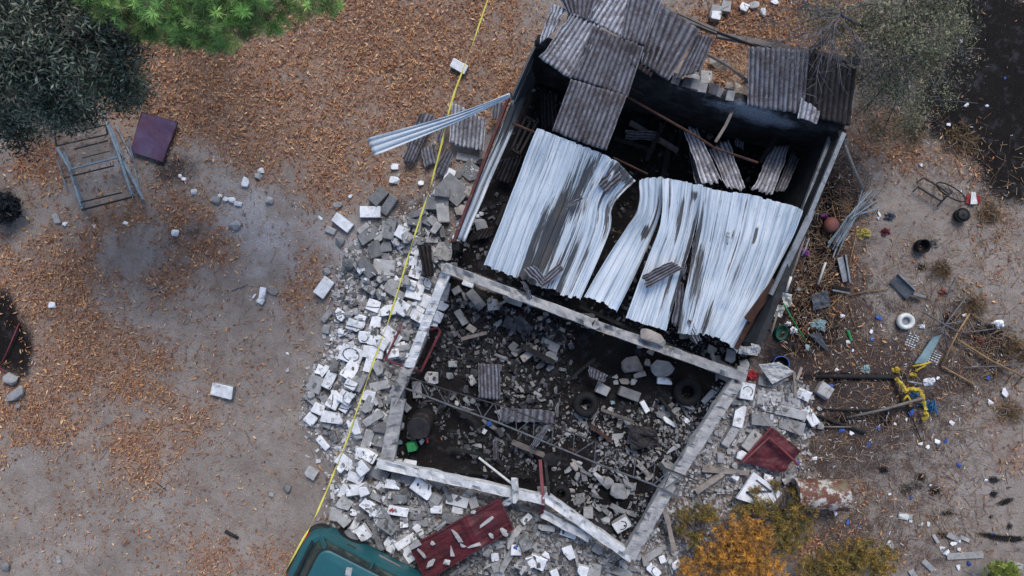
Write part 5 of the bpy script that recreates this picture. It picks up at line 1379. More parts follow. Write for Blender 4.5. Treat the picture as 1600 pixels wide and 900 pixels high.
for i, ln in enumerate(mains):
    pts = [P(x + r.uniform(-3, 3), y + r.uniform(-3, 3), 2.75 - .06 * j + r.uniform(-.05, .05)) - tr.location for j, (x, y) in enumerate(ln)]
    n = len(pts); mb.tube(pts, [.010 * (1 - .75 * j / (n - 1)) for j in range(n)], 5)
    for q in range(16):
        j = r.randrange(n - 1); a = pts[j].lerp(pts[j + 1], r.random()); d = (pts[j + 1] - pts[j]).normalized()
        b = a + (d * r.uniform(.1, .35) + Vector((r.uniform(-.3, .3), r.uniform(-.3, .3), r.uniform(-.12, .1))))
        c = b + Vector((r.uniform(-.18, .18), r.uniform(-.25, .1), r.uniform(-.1, .06)))
        mb.tube([a, b, c], [.005, .004, .002], 4)
mb.tube([P(1312, 22, 2.7) - tr.location, P(1350, 42, 2.2) - tr.location, Vector((0, 0, 1.2))], [.024, .03, .045], 6)
mb.build('bare_branches', [M['twig']], parent=tr, smooth=True)

def bush(name, label, cat, base, cs, n, pal, seed, LL=(.04, .09), WW=(.006, .012), sub=26, up=.5, twigs=True, group=None):
    b = P(base[0], base[1], 0)
    o = empty(name, (b.x, b.y, 0), label, cat, group)
    r = random.Random(seed); mb = MB()
    for c in cs:
        for q in range(3):
            e = Vector(c[:3]) + Vector((r.uniform(-1, 1) * c[3], r.uniform(-1, 1) * c[4], r.uniform(0, .8) * c[5])) - o.location
            mb.tube([Vector((r.uniform(-.05, .05), r.uniform(-.05, .05), -.03)), e * .5 + Vector((0, 0, .12)), e], [.014, .009, .004], 5)
    mb.build('stems', [M['bark']], parent=o, smooth=True)
    crown('foliage', cs, n, LL, WW, pal, o, seed, radial=True, up=up, sub=sub, origin=o.location)
    return o

OR = [(.55, .27, .05), (.62, .31, .06), (.44, .21, .05), (.36, .20, .065)]
OL = [(.22, .165, .045), (.17, .145, .045), (.28, .19, .05), (.13, .11, .045), (.34, .21, .055)]
bush('feathery_bush', 'feathery orange bush at the bottom edge, brightest of the bushes', 'bush', (1150, 868), [cl(1163, 832, .8, 32, .2), cl(1185, 842, .8, 29, .2), cl(1126, 832, .6, 13, .12), cl(1110, 876, .6, 29, .2), cl(1150, 890, .8, 41, .25), cl(1178, 880, .8, 32, .2), cl(1204, 892, .7, 27, .2), cl(1140, 858, .7, 24, .2), cl(1075, 892, .6, 20, .2)], 29000, OR + [(.24, .14, .05)], 31)
bush('feathery_bush', 'olive feathery bush around the white board and drum', 'bush', (1215, 805), [cl(1190, 790, .5, 18, .14), cl(1160, 800, .5, 17, .12), cl(1098, 800, .4, 17, .1), cl(1215, 815, .5, 24, .15), cl(1250, 800, .5, 27, .15), cl(1240, 768, .35, 11, .1), cl(1228, 845, .5, 29, .16), cl(1250, 830, .4, 22, .12), cl(1180, 765, .4, 10, .1), cl(1210, 760, .4, 9, .1)], 14000, OL, 32)
bush('feathery_bush', 'small olive-brown bush by the tan post, left of the orange bush', 'bush', (1088, 838), [cl(1086, 842, .4, 16, .1), cl(1072, 805, .4, 15, .1), cl(1110, 806, .4, 17, .1), cl(1066, 826, .3, 12, .08), cl(1094, 866, .4, 12, .1)], 4200, OL, 33)
bush('feathery_bush', 'wide olive-gold bush at the bottom edge, right of the orange one', 'bush', (1310, 885), [cl(1300, 880, .5, 34, .18), cl(1335, 868, .5, 29, .16), cl(1365, 872, .5, 27, .15), cl(1390, 862, .4, 17, .12), cl(1270, 890, .5, 29, .15), cl(1320, 900, .6, 37, .2), cl(1350, 850, .35, 17, .1), cl(1380, 892, .4, 24, .12)], 17000, OL + [(.30, .19, .045)], 34)
bush('round_bush', 'small yellow-green bush at the lower right corner', 'bush', (1566, 892), [cl(1562, 890, .5, 18, .2), cl(1578, 892, .5, 16, .2), cl(1550, 896, .4, 12, .15), cl(1570, 905, .5, 24, .2)], 5200, [(.24, .30, .05), (.32, .36, .07), (.16, .20, .05)], 35)
bush('dark_shrub', 'blackish low shrub at the left edge below the bed frame', 'shrub', (4, 322), [cl(8, 318, .35, 20, .15), cl(24, 326, .25, 13, .1), cl(-14, 330, .4, 24, .15), cl(4, 336, .25, 12, .1)], 4200, [(.022, .028, .034), (.035, .042, .05), (.015, .018, .02)], 36, WW=(.012, .02))
bush('weed_tuft', 'small dark green weed among the fallen blocks left of the tape', 'weed', (541, 458), [cl(540, 452, .10, 10, .05), cl(544, 466, .10, 9, .05)], 700, [(.05, .06, .04), (.08, .09, .05)], 37, LL=(.03, .07))
for i, (x, y, rr_, lb) in enumerate(((1520, 476, 22, 'dry yellow grass patch above the star of sticks'), (1590, 545, 22, 'dry straw tuft at the right edge'), (1545, 330, 20, 'dry straw tuft right of the red and white packet'), (1470, 420, 14, 'dry straw tuft left of the lone pots'),
                                     (1500, 215, 26, 'dry grass tuft by the black burnt ground'), (1576, 640, 22, 'reddish dry grass below the canes'), (1420, 200, 26, 'dry brown grass under the olive shrub'))):
    bush('dry_grass_tuft', lb, 'grass tuft', (x, y), [cl(x, y, .06, rr_, .03), cl(x + rr_ * .5, y + rr_ * .3, .05, rr_ * .6, .03)], 900, [(.22, .14, .07), (.28, .19, .09), (.14, .085, .055)], 40 + i, LL=(.06, .16), WW=(.004, .009), sub=9, up=.2, group='dry grass tufts')

# ------------------------------------------------------------------ barrier tape
def tape():
    pts = [(772, -30), (735, 78), (707, 155), (690, 225), (672, 292), (655, 345), (636, 408), (608, 498), (575, 590), (545, 680), (518, 748), (490, 812), (466, 856), (440, 905)]
    zz = [1.05, 1.0, .95, .92, .90, .9, .92, .95, 1.0, 1.05, 1.12, 1.25, 1.4, 1.35]
    c = [P(x, y, z) for (x, y), z in zip(pts, zz)]
    n = 220; V = []; F = []
    for i in range(n + 1):
        t = i / n * (len(c) - 1); s = min(int(t), len(c) - 2); f = t - s
        p0, p1, p2, p3 = c[max(s - 1, 0)], c[s], c[s + 1], c[min(s + 2, len(c) - 1)]
        q = .5 * (2 * p1 + (p2 - p0) * f + (2 * p0 - 5 * p1 + 4 * p2 - p3) * f * f + (-p0 + 3 * p1 - 3 * p2 + p3) * f ** 3)
        d = (p2 - p1).normalized(); sd = Vector((0, 0, 1)).cross(d).normalized(); up = d.cross(sd)
        a = .9 * math.sin(i * .11) + .55 * math.sin(i * .37 + 1)
        w = .020 * (1 - .25 * abs(math.sin(i * .19)))
        v = (sd * math.cos(a) + up * math.sin(a)) * w; k = (up * math.cos(a) - sd * math.sin(a)) * .0008
        V += [tuple(q + v + k), tuple(q - v + k), tuple(q + v - k), tuple(q - v - k)]
    for i in range(n):
        a = i * 4; b = a + 4
        F += [(a, a + 1, b + 1, b), (a + 2, b + 2, b + 3, a + 3), (a, b, b + 2, a + 2), (a + 1, a + 3, b + 3, b + 1)]
    return tag(mesh('barrier_tape', V, F, M['tape'], smooth=True, origin=c[6]), 'twisted yellow barrier tape stretched from the top edge down to the green car', 'barrier tape')
tape()

# ------------------------------------------------------------------ green car
def car():
    a0 = math.atan2(-.454, .891)
    root = empty('parked_car', (-3.90, -4.83, 0), 'dark green hatchback with a teal roof parked at the bottom edge beside the rubble', 'car', rz=a0)
    def ring(z, x0, x1, hw, r, n=6):
        out = []
        for cx, cy, s in ((x1 - r, hw - r, 0), (x0 + r, hw - r, 90), (x0 + r, -hw + r, 180), (x1 - r, -hw + r, 270)):
            for i in range(n + 1):
                a = R(s + 90 * i / n); out.append((cx + r * math.cos(a), cy + r * math.sin(a), z))
        return out
    def loft(name, rings, mat, cap0=False, cap1=False):
        k = len(rings[0]); V = [p for rg in rings for p in rg]; F = []
        for i in range(len(rings) - 1):
            for j in range(k):
                F.append((i * k + j, i * k + (j + 1) % k, (i + 1) * k + (j + 1) % k, (i + 1) * k + j))
        if cap0: F.append(tuple(range(k))[::-1])
        if cap1: F.append(tuple((len(rings) - 1) * k + j for j in range(k)))
        return mesh(name, V, F, M[mat], smooth=False, parent=root)
    b = loft('body', [ring(.22, .08, 3.98, .57, .25), ring(.34, .03, 4.03, .61, .27), ring(.60, .0, 4.05, .63, .30), ring(.74, .02, 4.0, .63, .30), ring(.82, .06, 3.92, .622, .29), ring(.86, .10, 3.86, .612, .28)], 'carpaint', True, True)
    loft('bumper', [ring(.30, -.03, .5, .60, .26), ring(.40, -.05, .52, .625, .28), ring(.52, -.05, .52, .625, .28), ring(.56, -.02, .5, .60, .27)], 'cartrim', True, True)
    loft('window_glass', [ring(.86, .20, 2.95, .60, .24), ring(1.03, .27, 2.70, .60, .24), ring(1.205, .385, 2.28, .59, .22)], 'glass', False, True)
    loft('roof', [ring(1.20, .40, 2.27, .60, .17), ring(1.225, .40, 2.275, .61, .17), ring(1.245, .43, 2.22, .59, .16), ring(1.262, .60, 2.0, .48, .14), ring(1.27, .9, 1.7, .2, .1)], 'carpaint', True, True)
    g = MB()
    top = ring(1.19, .375, 2.31, .617, .19, 5); n = len(top)
    g.tube([*top, top[0]], .022, 5); g.build('roof_gutter', [M['cartrim']], parent=root)
    pm = MB()
    for sy in (1, -1):
        for (xa, xb) in ((.25, .44), (1.32, 1.30), (2.86, 2.22)):
            pm.bar((xa, sy * .604, .865), (xb, sy * .60, 1.20), .075, .035)
        pm.bar((.30, sy * .612, .868), (2.85, sy * .612, .868), .04, .03)
    pm.build('pillars', [M['carpaint']], parent=root)
    w = MB(); w.bar((.17, -.46, .875), (.17, .46, .875), .05, .04); w.bar((.33, .10, 1.07), (.27, -.40, .99), .02, .02); w.build('rear_wiper', [M['cartrim']], parent=root)
    for sy in (1, -1):
        l = MB(); l.box((.045, sy * .38, .66), (.08, .14, .16)); l.build('tail_lamp', [M['carlamp']], parent=root)
        mm = MB(); mm.box((2.62, sy * .70, .93), (.10, .16, .12), jit=.008); mm.build('side_mirror', [M['carpaint']], parent=root)
        for x in (.72, 3.2):
            T = Matrix.Translation((x, sy * .54, .29)) @ Matrix.Rotation(R(90), 4, 'X')
            wh = MB(); wh.lathe([(.12, -.09), (.26, -.09), (.29, -.06), (.29, .06), (.26, .09), (.12, .09)], 22, T)
            t = wh.build('wheel', [M['black']], parent=root)
            rm = MB(); rm.lathe([(.05, -.098), (.16, -.098), (.17, 0), (.16, .098), (.05, .098)], 14, T); rm.build('rim', [M['greymetal']], parent=t)
    hd = MB(); hd.tube([(.75, .61, .76), (.75, .65, .76), (.90, .65, .76), (.90, .61, .76)], .012, 5); hd.build('door_handle', [M['cartrim']], parent=root)
    return root
car()
# things lying on the car
o = block(545, 893, 9, 12, 10, 'l', 1, T=.03, label='small pale mortar flake lying on the teal car roof'); o.location = P(545, 893, 1.285)
mb = MB(); mb.tube([P(592, 868, .55), P(622, 884, .55), P(650, 905, .55)], .022, 6); tag(mb.build('steel_pipe', [M['palewood']], origin=P(620, 884, .55)), 'thin pale pipe lying along the right side of the green car', 'pipe')

# ------------------------------------------------------------------ bed frame and maroon sheet, upper left
bed = empty('bed_frame', P(155, 265, 0), 'rusting pale blue metal bed frame lying on the dirt', 'bed frame')
bo = bed.location
def bpart(name, segs, rad, mat, z=.3):
    mb = MB()
    for s in segs:
        mb.tube([P(x, y, (q[0] if q else z)) - bo for x, y, *q in s], rad, 6)
    return mb.build(name, [M[mat]], parent=bed)
bpart('side_rail', [[(90, 232, .32), (108, 262, .32), (127, 322, .30)]], .030, 'bluemetal')
bpart('side_rail', [[(98, 232, .20), (112, 266, .2), (132, 326, .18)]], .022, 'bluemetal')
bpart('side_rail', [[(166, 190, .35), (184, 238, .33), (206, 304, .32)]], .026, 'bluemetal')
bpart('side_rail', [[(171, 196, .2), (192, 250, .2), (224, 312, .2)]], .030, 'bluemetal')
bpart('brace', [[(90, 250, .1), (104, 295, .1)]], .014, 'bluemetal'); bpart('brace', [[(180, 195, .1), (206, 245, .12)]], .014, 'bluemetal')
bpart('brace', [[(199, 214, .3), (206, 240, .2), (212, 262, .1)]], .014, 'bluemetal'); bpart('brace', [[(210, 262, .1), (218, 300, .1)]], .014, 'bluemetal')
for a, b, m, rd in (((88, 228), (168, 210), 'darkmetal', .016), ((104, 210), (166, 195), 'darkmetal', .016), ((116, 233), (168, 220), 'darkmetal', .016), ((128, 247), (172, 236), 'darkmetal', .010), ((112, 264), (184, 246), 'bluemetal', .022),
                    ((100, 278), (178, 259), 'darkmetal', .016), ((126, 316), (190, 301), 'darkmetal', .016), ((128, 328), (206, 308), 'darkmetal', .020)):
    bpart('slat', [[(*a, .31), (*b, .31)]], rd, m)
bpart('end_bar', [[(88, 228, .33), (86, 212, .34), (88, 200, .34)]], .018, 'darkmetal'); bpart('end_bar', [[(168, 210, .33), (166, 196, .34), (166, 184, .34)]], .018, 'darkmetal')
for x, y in ((90, 232), (166, 192), (128, 324), (206, 304), (184, 246), (110, 264)):
    bpart('leg', [[(x, y, .32), (x + 4, y + 4, -.05)]], .018, 'bluemetal')
bpart('hinge', [[(184, 238, .33), (190, 246, .2), (186, 252, .3)]], .020, 'darkmetal')

pn = empty('metal_door_panel', P(240, 214, .12), 'maroon-purple metal sheet panel lying beside the blue bed frame', 'metal panel')
mb = MB()
q = [P(221, 175, .16), P(277, 191, .14), P(254, 253, .10), P(204, 237, .12)]
g = 12; V = []; F = []
for i in range(g + 1):
    for j in range(g + 1):
        u, v = i / g, j / g
        p = (q[0] * (1 - u) + q[1] * u) * (1 - v) + (q[3] * (1 - u) + q[2] * u) * v
        p = p + Vector((0, 0, .035 * (float(fbm(u * 3, v * 3)) - .5))) - pn.location
        V.append(tuple(p))
for i in range(g):
    for j in range(g): F.append((i * (g + 1) + j, (i + 1) * (g + 1) + j, (i + 1) * (g + 1) + j + 1, i * (g + 1) + j + 1))
o = mesh('sheet', V, F, M['maroon'], smooth=False, parent=pn); m = o.modifiers.new('t', 'SOLIDIFY'); m.thickness = .006
mb = MB()
for a, b in zip(q, q[1:] + q[:1]): mb.bar(a - pn.location - Vector((0, 0, .014)), b - pn.location - Vector((0, 0, .014)), .018, .03)
mb.build('edge_frame', [mottled('dark_maroon_edge', (.06, .028, .035), (.035, .02, .022), 8, vary=0)], parent=pn)

# ------------------------------------------------------------------ red doors, frames
def crumpled(name, q, zs, mat, label, cat, warp=.03, th=.02, ridge=None, parent=None, seed=0, g=22, fr=1.2):
    c = [P(x, y, z) for (x, y), z in zip(q, zs)]; ctr = (c[0] + c[1] + c[2] + c[3]) / 4
    V = []; F = []
    for i in range(g + 1):
        for j in range(g + 1):
            u, v = i / g, j / g
            p = (c[0] * (1 - u) + c[1] * u) * (1 - v) + (c[3] * (1 - u) + c[2] * u) * v
            h = warp * (float(fbm(u * 3 * fr + seed, v * 3 * fr + seed * 2, 4)) - .5) * 2
            if ridge: h += ridge[1] * math.exp(-((u - ridge[0]) / .05) ** 2)
            V.append(tuple(p + Vector((0, 0, h)) - (ctr if parent is None else parent.location)))
    for i in range(g):
        for j in range(g): F.append((i * (g + 1) + j, (i + 1) * (g + 1) + j, (i + 1) * (g + 1) + j + 1, i * (g + 1) + j + 1))
    o = mesh(name, V, F, M[mat] if isinstance(mat, str) else mat, smooth=False, parent=parent)
    if parent is None: o.location = ctr
    m = o.modifiers.new('t', 'SOLIDIFY'); m.thickness = th; m.offset = 0
    if label: tag(o, label, cat)
    return o

dr = empty('steel_door', P(725, 840, .42), 'large dark red steel door lying dented on the rubble', 'door')
qd = [(641, 854), (780, 780), (802, 826), (666, 906)]; zd = [.50, .62, .60, .46]
crumpled('door_sheet', qd, zd, 'redmetal', None, None, .05, .02, (.62, .05), dr, 3)
mb = MB(); c = [P(x, y, z + .015) - dr.location for (x, y), z in zip(qd, zd)]
for a, b in zip(c, c[1:] + c[:1]): mb.bar(a, b, .03, .04)
mb.bar(c[0].lerp(c[1], .6), c[3].lerp(c[2], .6), .02, .03)
mb.build('door_frame', [M['redmetal']], parent=dr)
# pieces that slid onto the door
for x, y, L, W, a, lb in ((760, 816, 30, 8, -42, 'pale pointed shard lying on the upper half of the red door'), (714, 838, 34, 7, 55, 'pale shard lying across the middle of the red door'), (660, 866, 26, 7, 55, 'grey shard at the left end of the red door'), (724, 852, 16, 7, 15, 'short pale shard on the red door below the long one'), (672, 880, 22, 11, -45, 'pale block splinter on the lower left of the red door'), (705, 862, 20, 8, 65, 'grey shard near the lower edge of the red door'), (648, 850, 24, 13, -30, 'pale broken piece on the upper left corner of the red door'), (690, 822, 26, 11, -35, 'pale broken piece on the upper edge of the red door'), (742, 852, 30, 9, -25, 'long pale shard on the lower edge of the red door'), (788, 832, 22, 10, 40, 'pale shard on the lower right corner of the red door'), (700, 880, 24, 12, 10, 'broken pale piece at the lower left edge of the red door'), (768, 838, 14, 9, 70, 'small pale piece near the right end of the red door'), (678, 850, 12, 8, 20, 'tiny pale piece on the left half of the red door'), (740, 800, 13, 7, -10, 'tiny pale piece near the upper edge of the red door')):
    me = lump_mesh('concrete_shard', L * .0115, W * .0115, .05, x, 11, True)
    put('concrete_shard', me, [M['light']], P(x, y, .62), a, (.05, .05), lb, 'rubble shard', 'long shards of broken slab')
d2 = empty('steel_door', P(1205, 705, .35), 'red steel sheet with a pink bent edge tube, right of the beam corner', 'door')
crumpled('door_sheet', [(1206, 668), (1251, 704), (1224, 738), (1160, 722)], [.40, .36, .30, .36], 'redmetal', None, None, .06, .015, None, d2, 5)
mb = MB(); mb.tube([P(x, y, .5) - d2.location for x, y in ((1160, 723), (1182, 702), (1201, 684), (1222, 702), (1248, 727))], .025, 6); mb.tube([P(x, y, .42) - d2.location for x, y in ((1158, 722), (1205, 668))], .02, 6)
mb.build('edge_tube', [M['redtube']], parent=d2)
rf = empty('tube_frame', P(645, 548, .3), 'bent red steel tube frame under the pale left beam', 'frame')
mb = MB()
mb.tube([P(x, y, z) - rf.location for x, y, z in ((626, 508, .35), (624, 516, .4), (602, 562, .45), (640, 576, .42), (656, 582, .3))], .022, 6); mb.tube([P(x, y, z) - rf.location for x, y, z in ((640, 574, .4), (658, 580, .38), (688, 518, .34), (684, 512, .34), (672, 515, .30))], .026, 6)
mb.build('frame_tubes', [M['redtube']], parent=rf)
for x0, y0, x1, y1, lb, m, w in ((844, 718, 849, 786, 'red-brown upright steel post beside the joint of the white beams', 'redtube', .06), (852, 722, 858, 774, 'dark brown post right of the red-brown one', 'charwood', .05)):
    mb = MB(); mb.bar(P(x0, y0, .45), P(x1, y1, .70), w, w); tag(mb.build('steel_post', [M[m]], origin=P(x0, y0, .5)), lb, 'post')
mb = MB(); mb.bar(P(846, 786, .56), P(850, 812, .3), .08, .05); tag(mb.build('steel_post', [M['redtube']], origin=P(848, 800, .45)), 'short red-brown post stub below the joint of the white beams', 'post')
mb = MB(); mb.tube([P(748, 715, .5), P(800, 756, .62)], .022, 7); tag(mb.build('plastic_pipe', [M['whiteplastic']], origin=P(775, 735, .55)), 'straight white pipe slanting onto the white bottom beam', 'pipe')

# ------------------------------------------------------------------ steel roof truss over the room
M['trussgrey'] = mottled('dull_burnt_steel', (0.10, 0.105, 0.115), (0.05, 0.052, 0.056), 7, rough=0.7, stain=(0.035, 0.03, 0.03), vary=0)
ts = empty('steel_truss', P(860, 680, .9), 'long thin steel truss with zigzag webs lying across the room and over the right beam', 'truss')
lo = [P(x, y, z) for x, y, z in ((632, 606, .85), (705, 634, .84), (780, 661, .84), (850, 690, .86), (940, 727, .90), (1020, 757, .96), (1064, 778, .95))]
up = [P(x, y, z) for x, y, z in ((636, 588, .90), (700, 610, .88), (790, 636, .86), (870, 668, .88), (960, 702, .93), (1040, 732, 1.0), (1092, 752, .96))]
mb = MB(); mb.tube([p - ts.location for p in lo], .017, 6); mb.build('chord', [M['trussgrey']], parent=ts)
mb = MB(); mb.tube([p - ts.location for p in up], .013, 6); mb.build('chord', [M['darkmetal']], parent=ts)
def along(pl, t):
    s = min(int(t * (len(pl) - 1)), len(pl) - 2); f = t * (len(pl) - 1) - s
    return pl[s].lerp(pl[s + 1], f)
mb = MB()
for i in range(15):
    t = .03 + i * .062
    mb.tube([along(lo, t) - ts.location, along(up, t + .02) - ts.location], .009, 5); mb.tube([along(up, t + .025) - ts.location, along(lo, min(1, t + .058)) - ts.location], .009, 5)
mb.build('web_rods', [M['trussgrey']], parent=ts)

# ------------------------------------------------------------------ drums, tyres, pots
dm = empty('oil_drum', P(1280, 773, .29), 'rusty white and red oil drum lying on its side', 'drum')
prof = [(.20, -.455), (.27, -.455), (.285, -.475), (.292, -.46), (.285, -.44), (.283, -.17), (.296, -.155), (.283, -.14), (.283, .14), (.296, .155), (.283, .17), (.285, .44), (.292, .46), (.285, .475), (.27, .455), (.20, .455)]
mb = MB(); mb.lathe(prof, 36, Matrix.Rotation(R(90), 4, 'Y') @ Matrix.Rotation(.3, 4, 'Z')); o = mb.build('drum_body', [M['drum']], parent=dm, smooth=True)
mb = MB(); mb.lathe([(.03, .458), (.032, .47), (.02, .474)], 12, Matrix.Rotation(R(90), 4, 'Y') @ Matrix.Translation((.15, 0, 0))); mb.build('bung_cap', [M['rust']], parent=dm)
dm.rotation_euler = (0, 0, R(-1.5))
d3 = empty('oil_drum', P(663, 652, 0), 'burnt upright drum with a brown sunken lid inside the room', 'drum')
T = Euler((R(14), R(-6), 0)).to_matrix().to_4x4()
mb = MB(); mb.lathe([(.20, 0), (.215, .02), (.21, .22), (.22, .24), (.21, .26), (.21, .46), (.222, .475), (.21, .49), (.195, .488)], 30, T); mb.build('drum_body', [M['darkmetal']], parent=d3, smooth=True)
mb = MB(); mb.lathe([(.197, .455), (.16, .462), (.06, .452), (.02, .45)], 30, T); mb.build('lid', [M['rust']], parent=d3, smooth=True)

def torus(name, px, py, R1, r2, mat, label, cat, z=None, tilt=(0, 0), parent=None, group=None, sq=1.0):
    z = ground_z(px, py) if z is None else z
    V = []; F = []; n, m = 28, 10
    for i in range(n):
        a = 2 * math.pi * i / n
        for j in range(m):
            b = 2 * math.pi * j / m
            rr2 = R1 + r2 * math.cos(b); V.append((rr2 * math.cos(a), rr2 * math.sin(a) * sq, r2 * 1.1 * math.sin(b)))
    for i in range(n):
        for j in range(m): F.append((i * m + j, ((i + 1) % n) * m + j, ((i + 1) % n) * m + (j + 1) % m, i * m + (j + 1) % m))
    o = mesh(name, V, F, M[mat], smooth=True); o.location = P(px, py, z + r2); o.rotation_euler = (*tilt, 0)
    return tag(o, label, cat, group)
torus('tyre_ring', 915, 632, .17, .075, 'black', 'charred black tyre lying on the ash in the middle of the room', 'tyre', z=.16)
torus('tyre_ring', 1074, 612, .19, .08, 'black', 'charred black tyre in the right corner of the room near the right beam', 'tyre', z=.10)
torus('tyre_ring', 876, 772, .13, .06, 'black', 'small black tyre in the hollow behind the slanting white beam', 'tyre', z=.12)
def pot(px, py, r, h, mat, label, name='cooking_pot', cat='pot', handle=True, z=None, tilt=(0, 0), inner='black', lid=False):
    z = ground_z(px, py) if z is None else z; b = P(px, py, z)
    e = empty(name, b, label, cat)
    T = Euler((tilt[0], tilt[1], 0)).to_matrix().to_4x4()
    prof = [(r * .5, 0), (r * .82, .005), (r, h * .35), (r, h), (r * 1.06, h + .008), (r * .94, h), (r * .92, h * .4), (r * .7, .02), (r * .1, .02)]
    mb = MB(); mb.lathe(prof, 24, T, mis=[0, 0, 0, 0, 0, 1, 1, 1]); mb.build('bowl', [M[mat], M[inner]], parent=e, smooth=True)
    if lid:
        mb = MB(); mb.lathe([(r * .9, h), (r * .5, h + .02), (r * .15, h + .03), (r * .12, h + .06), (r * .02, h + .06)], 20, T); mb.build('lid', [M[mat]], parent=e, smooth=True)
    if handle:
        mb = MB(); mb.tube([(r, 0, h * .8), (r + .06, .02, h * .8), (r + .14, .0, h * .75)], .014, 6); mb.build('handle', [M['darkmetal']], parent=e)
    return e
pot(1435, 384, .125, .16, 'black', 'open black pot with a short handle on the dirt', tilt=(R(6), R(4)))
pot(1498, 338, .13, .12, 'darkmetal', 'blackened pot with a knobbed lid near the wire cart', tilt=(R(-8), 0), lid=True, handle=False)
pot(642, 674, .075, .12, 'greymetal', 'small grey tin cup lying by the burnt drum', name='tin_cup', cat='cup', handle=False, inner='greymetal', tilt=(R(40), 0))
pot(1216, 518, .14, .10, 'darkgreen', 'dark green plastic basin beside the rusty rail end', name='plastic_basin', cat='basin', handle=False, inner='darkgreen', tilt=(R(10), R(20)))
pot(1216, 568, .15, .14, 'blue', 'dark blue basin rim showing behind the grey sack', name='plastic_basin', cat='basin', handle=False, inner='black', z=.12)
lf = MB(); lf.lathe([(.004, .0), (.12, .004), (.125, .016), (.05, .02), (.045, .03), (.02, .03)], 24); o = lf.build('metal_disc', [M['darkmetal']]); o.location = P(859, 717, .32); o.rotation_euler = (.1, .1, 0); tag(o, 'round grey metal disc lying right of the red-brown post', 'disc')
crumpled('crushed_tin', [(980, 664), (1024, 668), (1030, 694), (986, 704)], [.42, .40, .36, .38], 'darkmetal', 'crushed dark metal sheet with reddish rust between shards', 'metal sheet', .09, .008, seed=8)

# ------------------------------------------------------------------ odd things about the yard
def thing_tube(name, pts, rad, mat, label, cat, group=None, n=6):
    mb = MB(); c = [P(*p) for p in pts]; mb.tube(c, rad, n)
    return tag(mb.build(name, [M[mat]], origin=c[len(c) // 2], smooth=True), label, cat, group)

# green box, small bottles in the room
mb = MB(); p = P(644, 697, .22); mb.box((0, 0, 0), (.17, .16, .14), Euler((.1, -.1, .25)), jit=.004); o = mb.build('plastic_box', [M['green']]); o.location = p; tag(o, 'small bright green box on the ash left of the white beam', 'box')
for x, y, m, lb, a in ((625, 691, 'teal', 'small pale blue carton left of the green box', .3), (659, 689, 'whiteplastic', 'small white tub right of the green box', .8), (764, 661, 'blue', 'crumpled blue plastic bit under the truss', .3), (757, 674, 'paper', 'small blue-white wrapper under the truss', 1.0), (957, 629, 'teal', 'tiny pale green cloth near the black tyre', .1)):
    mb = MB(); mb.box((0, 0, 0), (.085, .065, .06), Euler((.2, .1, a)), jit=.008); o = mb.build('litter_piece', [M[m]]); o.location = P(x, y, ground_z(x, y) + .04); tag(o, lb, 'litter')
mb = MB(); mb.tube([P(667, 684, .16), P(668, 692, .16)], .02, 7); tag(mb.build('plastic_bottle', [M['redcloth']], origin=P(667, 688, .16)), 'tiny red bottle right of the white tub', 'bottle')
RED_AT = (1175, 587)

# charred timbers fallen in the shed and the room
for i, (x0, y0, x1, y1, w, zz, lb) in enumerate(((985, 190, 1060, 236, .09, .22, 'charred rafter on the shed floor below the rusty purlin'), (1010, 250, 1036, 196, .07, .3, 'charred rafter crossing the one below the rusty purlin'), (1080, 176, 1150, 200, .06, .2, 'thin charred lath along the foot of the back wall'), (1190, 210, 1262, 240, .08, .25, 'charred rafter in the right corner of the shed'), (1246, 226, 1228, 300, .07, .35, 'charred rafter leaning along the right shed wall'),
                                                 (960, 216, 1010, 232, .05, .2, 'short charred lath by the dim broken sheet'), (868, 150, 842, 220, .06, .25, 'charred lath in the left corner of the shed'), (1140, 262, 1170, 236, .05, .4, 'charred lath between the leaning sheet pieces'), (790, 318, 776, 352, .06, .2, 'charred lath beside the silver roof, left side'), (720, 530, 760, 520, .06, .2, 'charred timber bit left of the black slab piece'),
                                                 (862, 470, 930, 520, .07, .2, 'charred rafter along the grey beam inside the room'), (880, 600, 930, 560, .06, .25, 'charred stick up and right beside the grey sheet chunk'), (800, 690, 850, 712, .07, .25, 'charred timber below the long smoky sheet'), (690, 620, 745, 660, .06, .2, 'charred timber right of the burnt drum'), (1030, 620, 1060, 660, .06, .2, 'charred timber left of the second black tyre'), (940, 640, 990, 660, .05, .25, 'charred lath right of the black tyre'), (700, 700, 760, 712, .07, .2, 'charred board near the green box'))):
    mb = MB(); mb.bar(P(x0, y0, zz), P(x1, y1, zz + .06), w, .06, jit=.008)
    tag(mb.build('charred_timber', [M['charwood' if i % 3 else 'wood']], origin=P(x0, y0, zz)), lb, 'timber', 'charred timbers in the ruin')

# white board with black lines
wb = empty('white_board', P(1186, 766, .3), 'white broken wall board with black painted angle lines beside the drum', 'board')
q = [(1177, 737), (1221, 770), (1200, 794), (1150, 778)]; zz = [.36, .34, .30, .34]
crumpled('board', q, zz, 'white', None, None, .01, .05, None, wb, 2, 6)
mb = MB()
for pts in (((1181, 750), (1193, 759), (1205, 768)), ((1206, 768), (1190, 768), (1166, 769)), ((1166, 769), (1173, 774), (1182, 780))):
    flat_stroke(mb, [P(x, y, .375) - wb.location for x, y in pts], .035, .008)
mb.build('painted_strokes', [M['mark']], parent=wb)
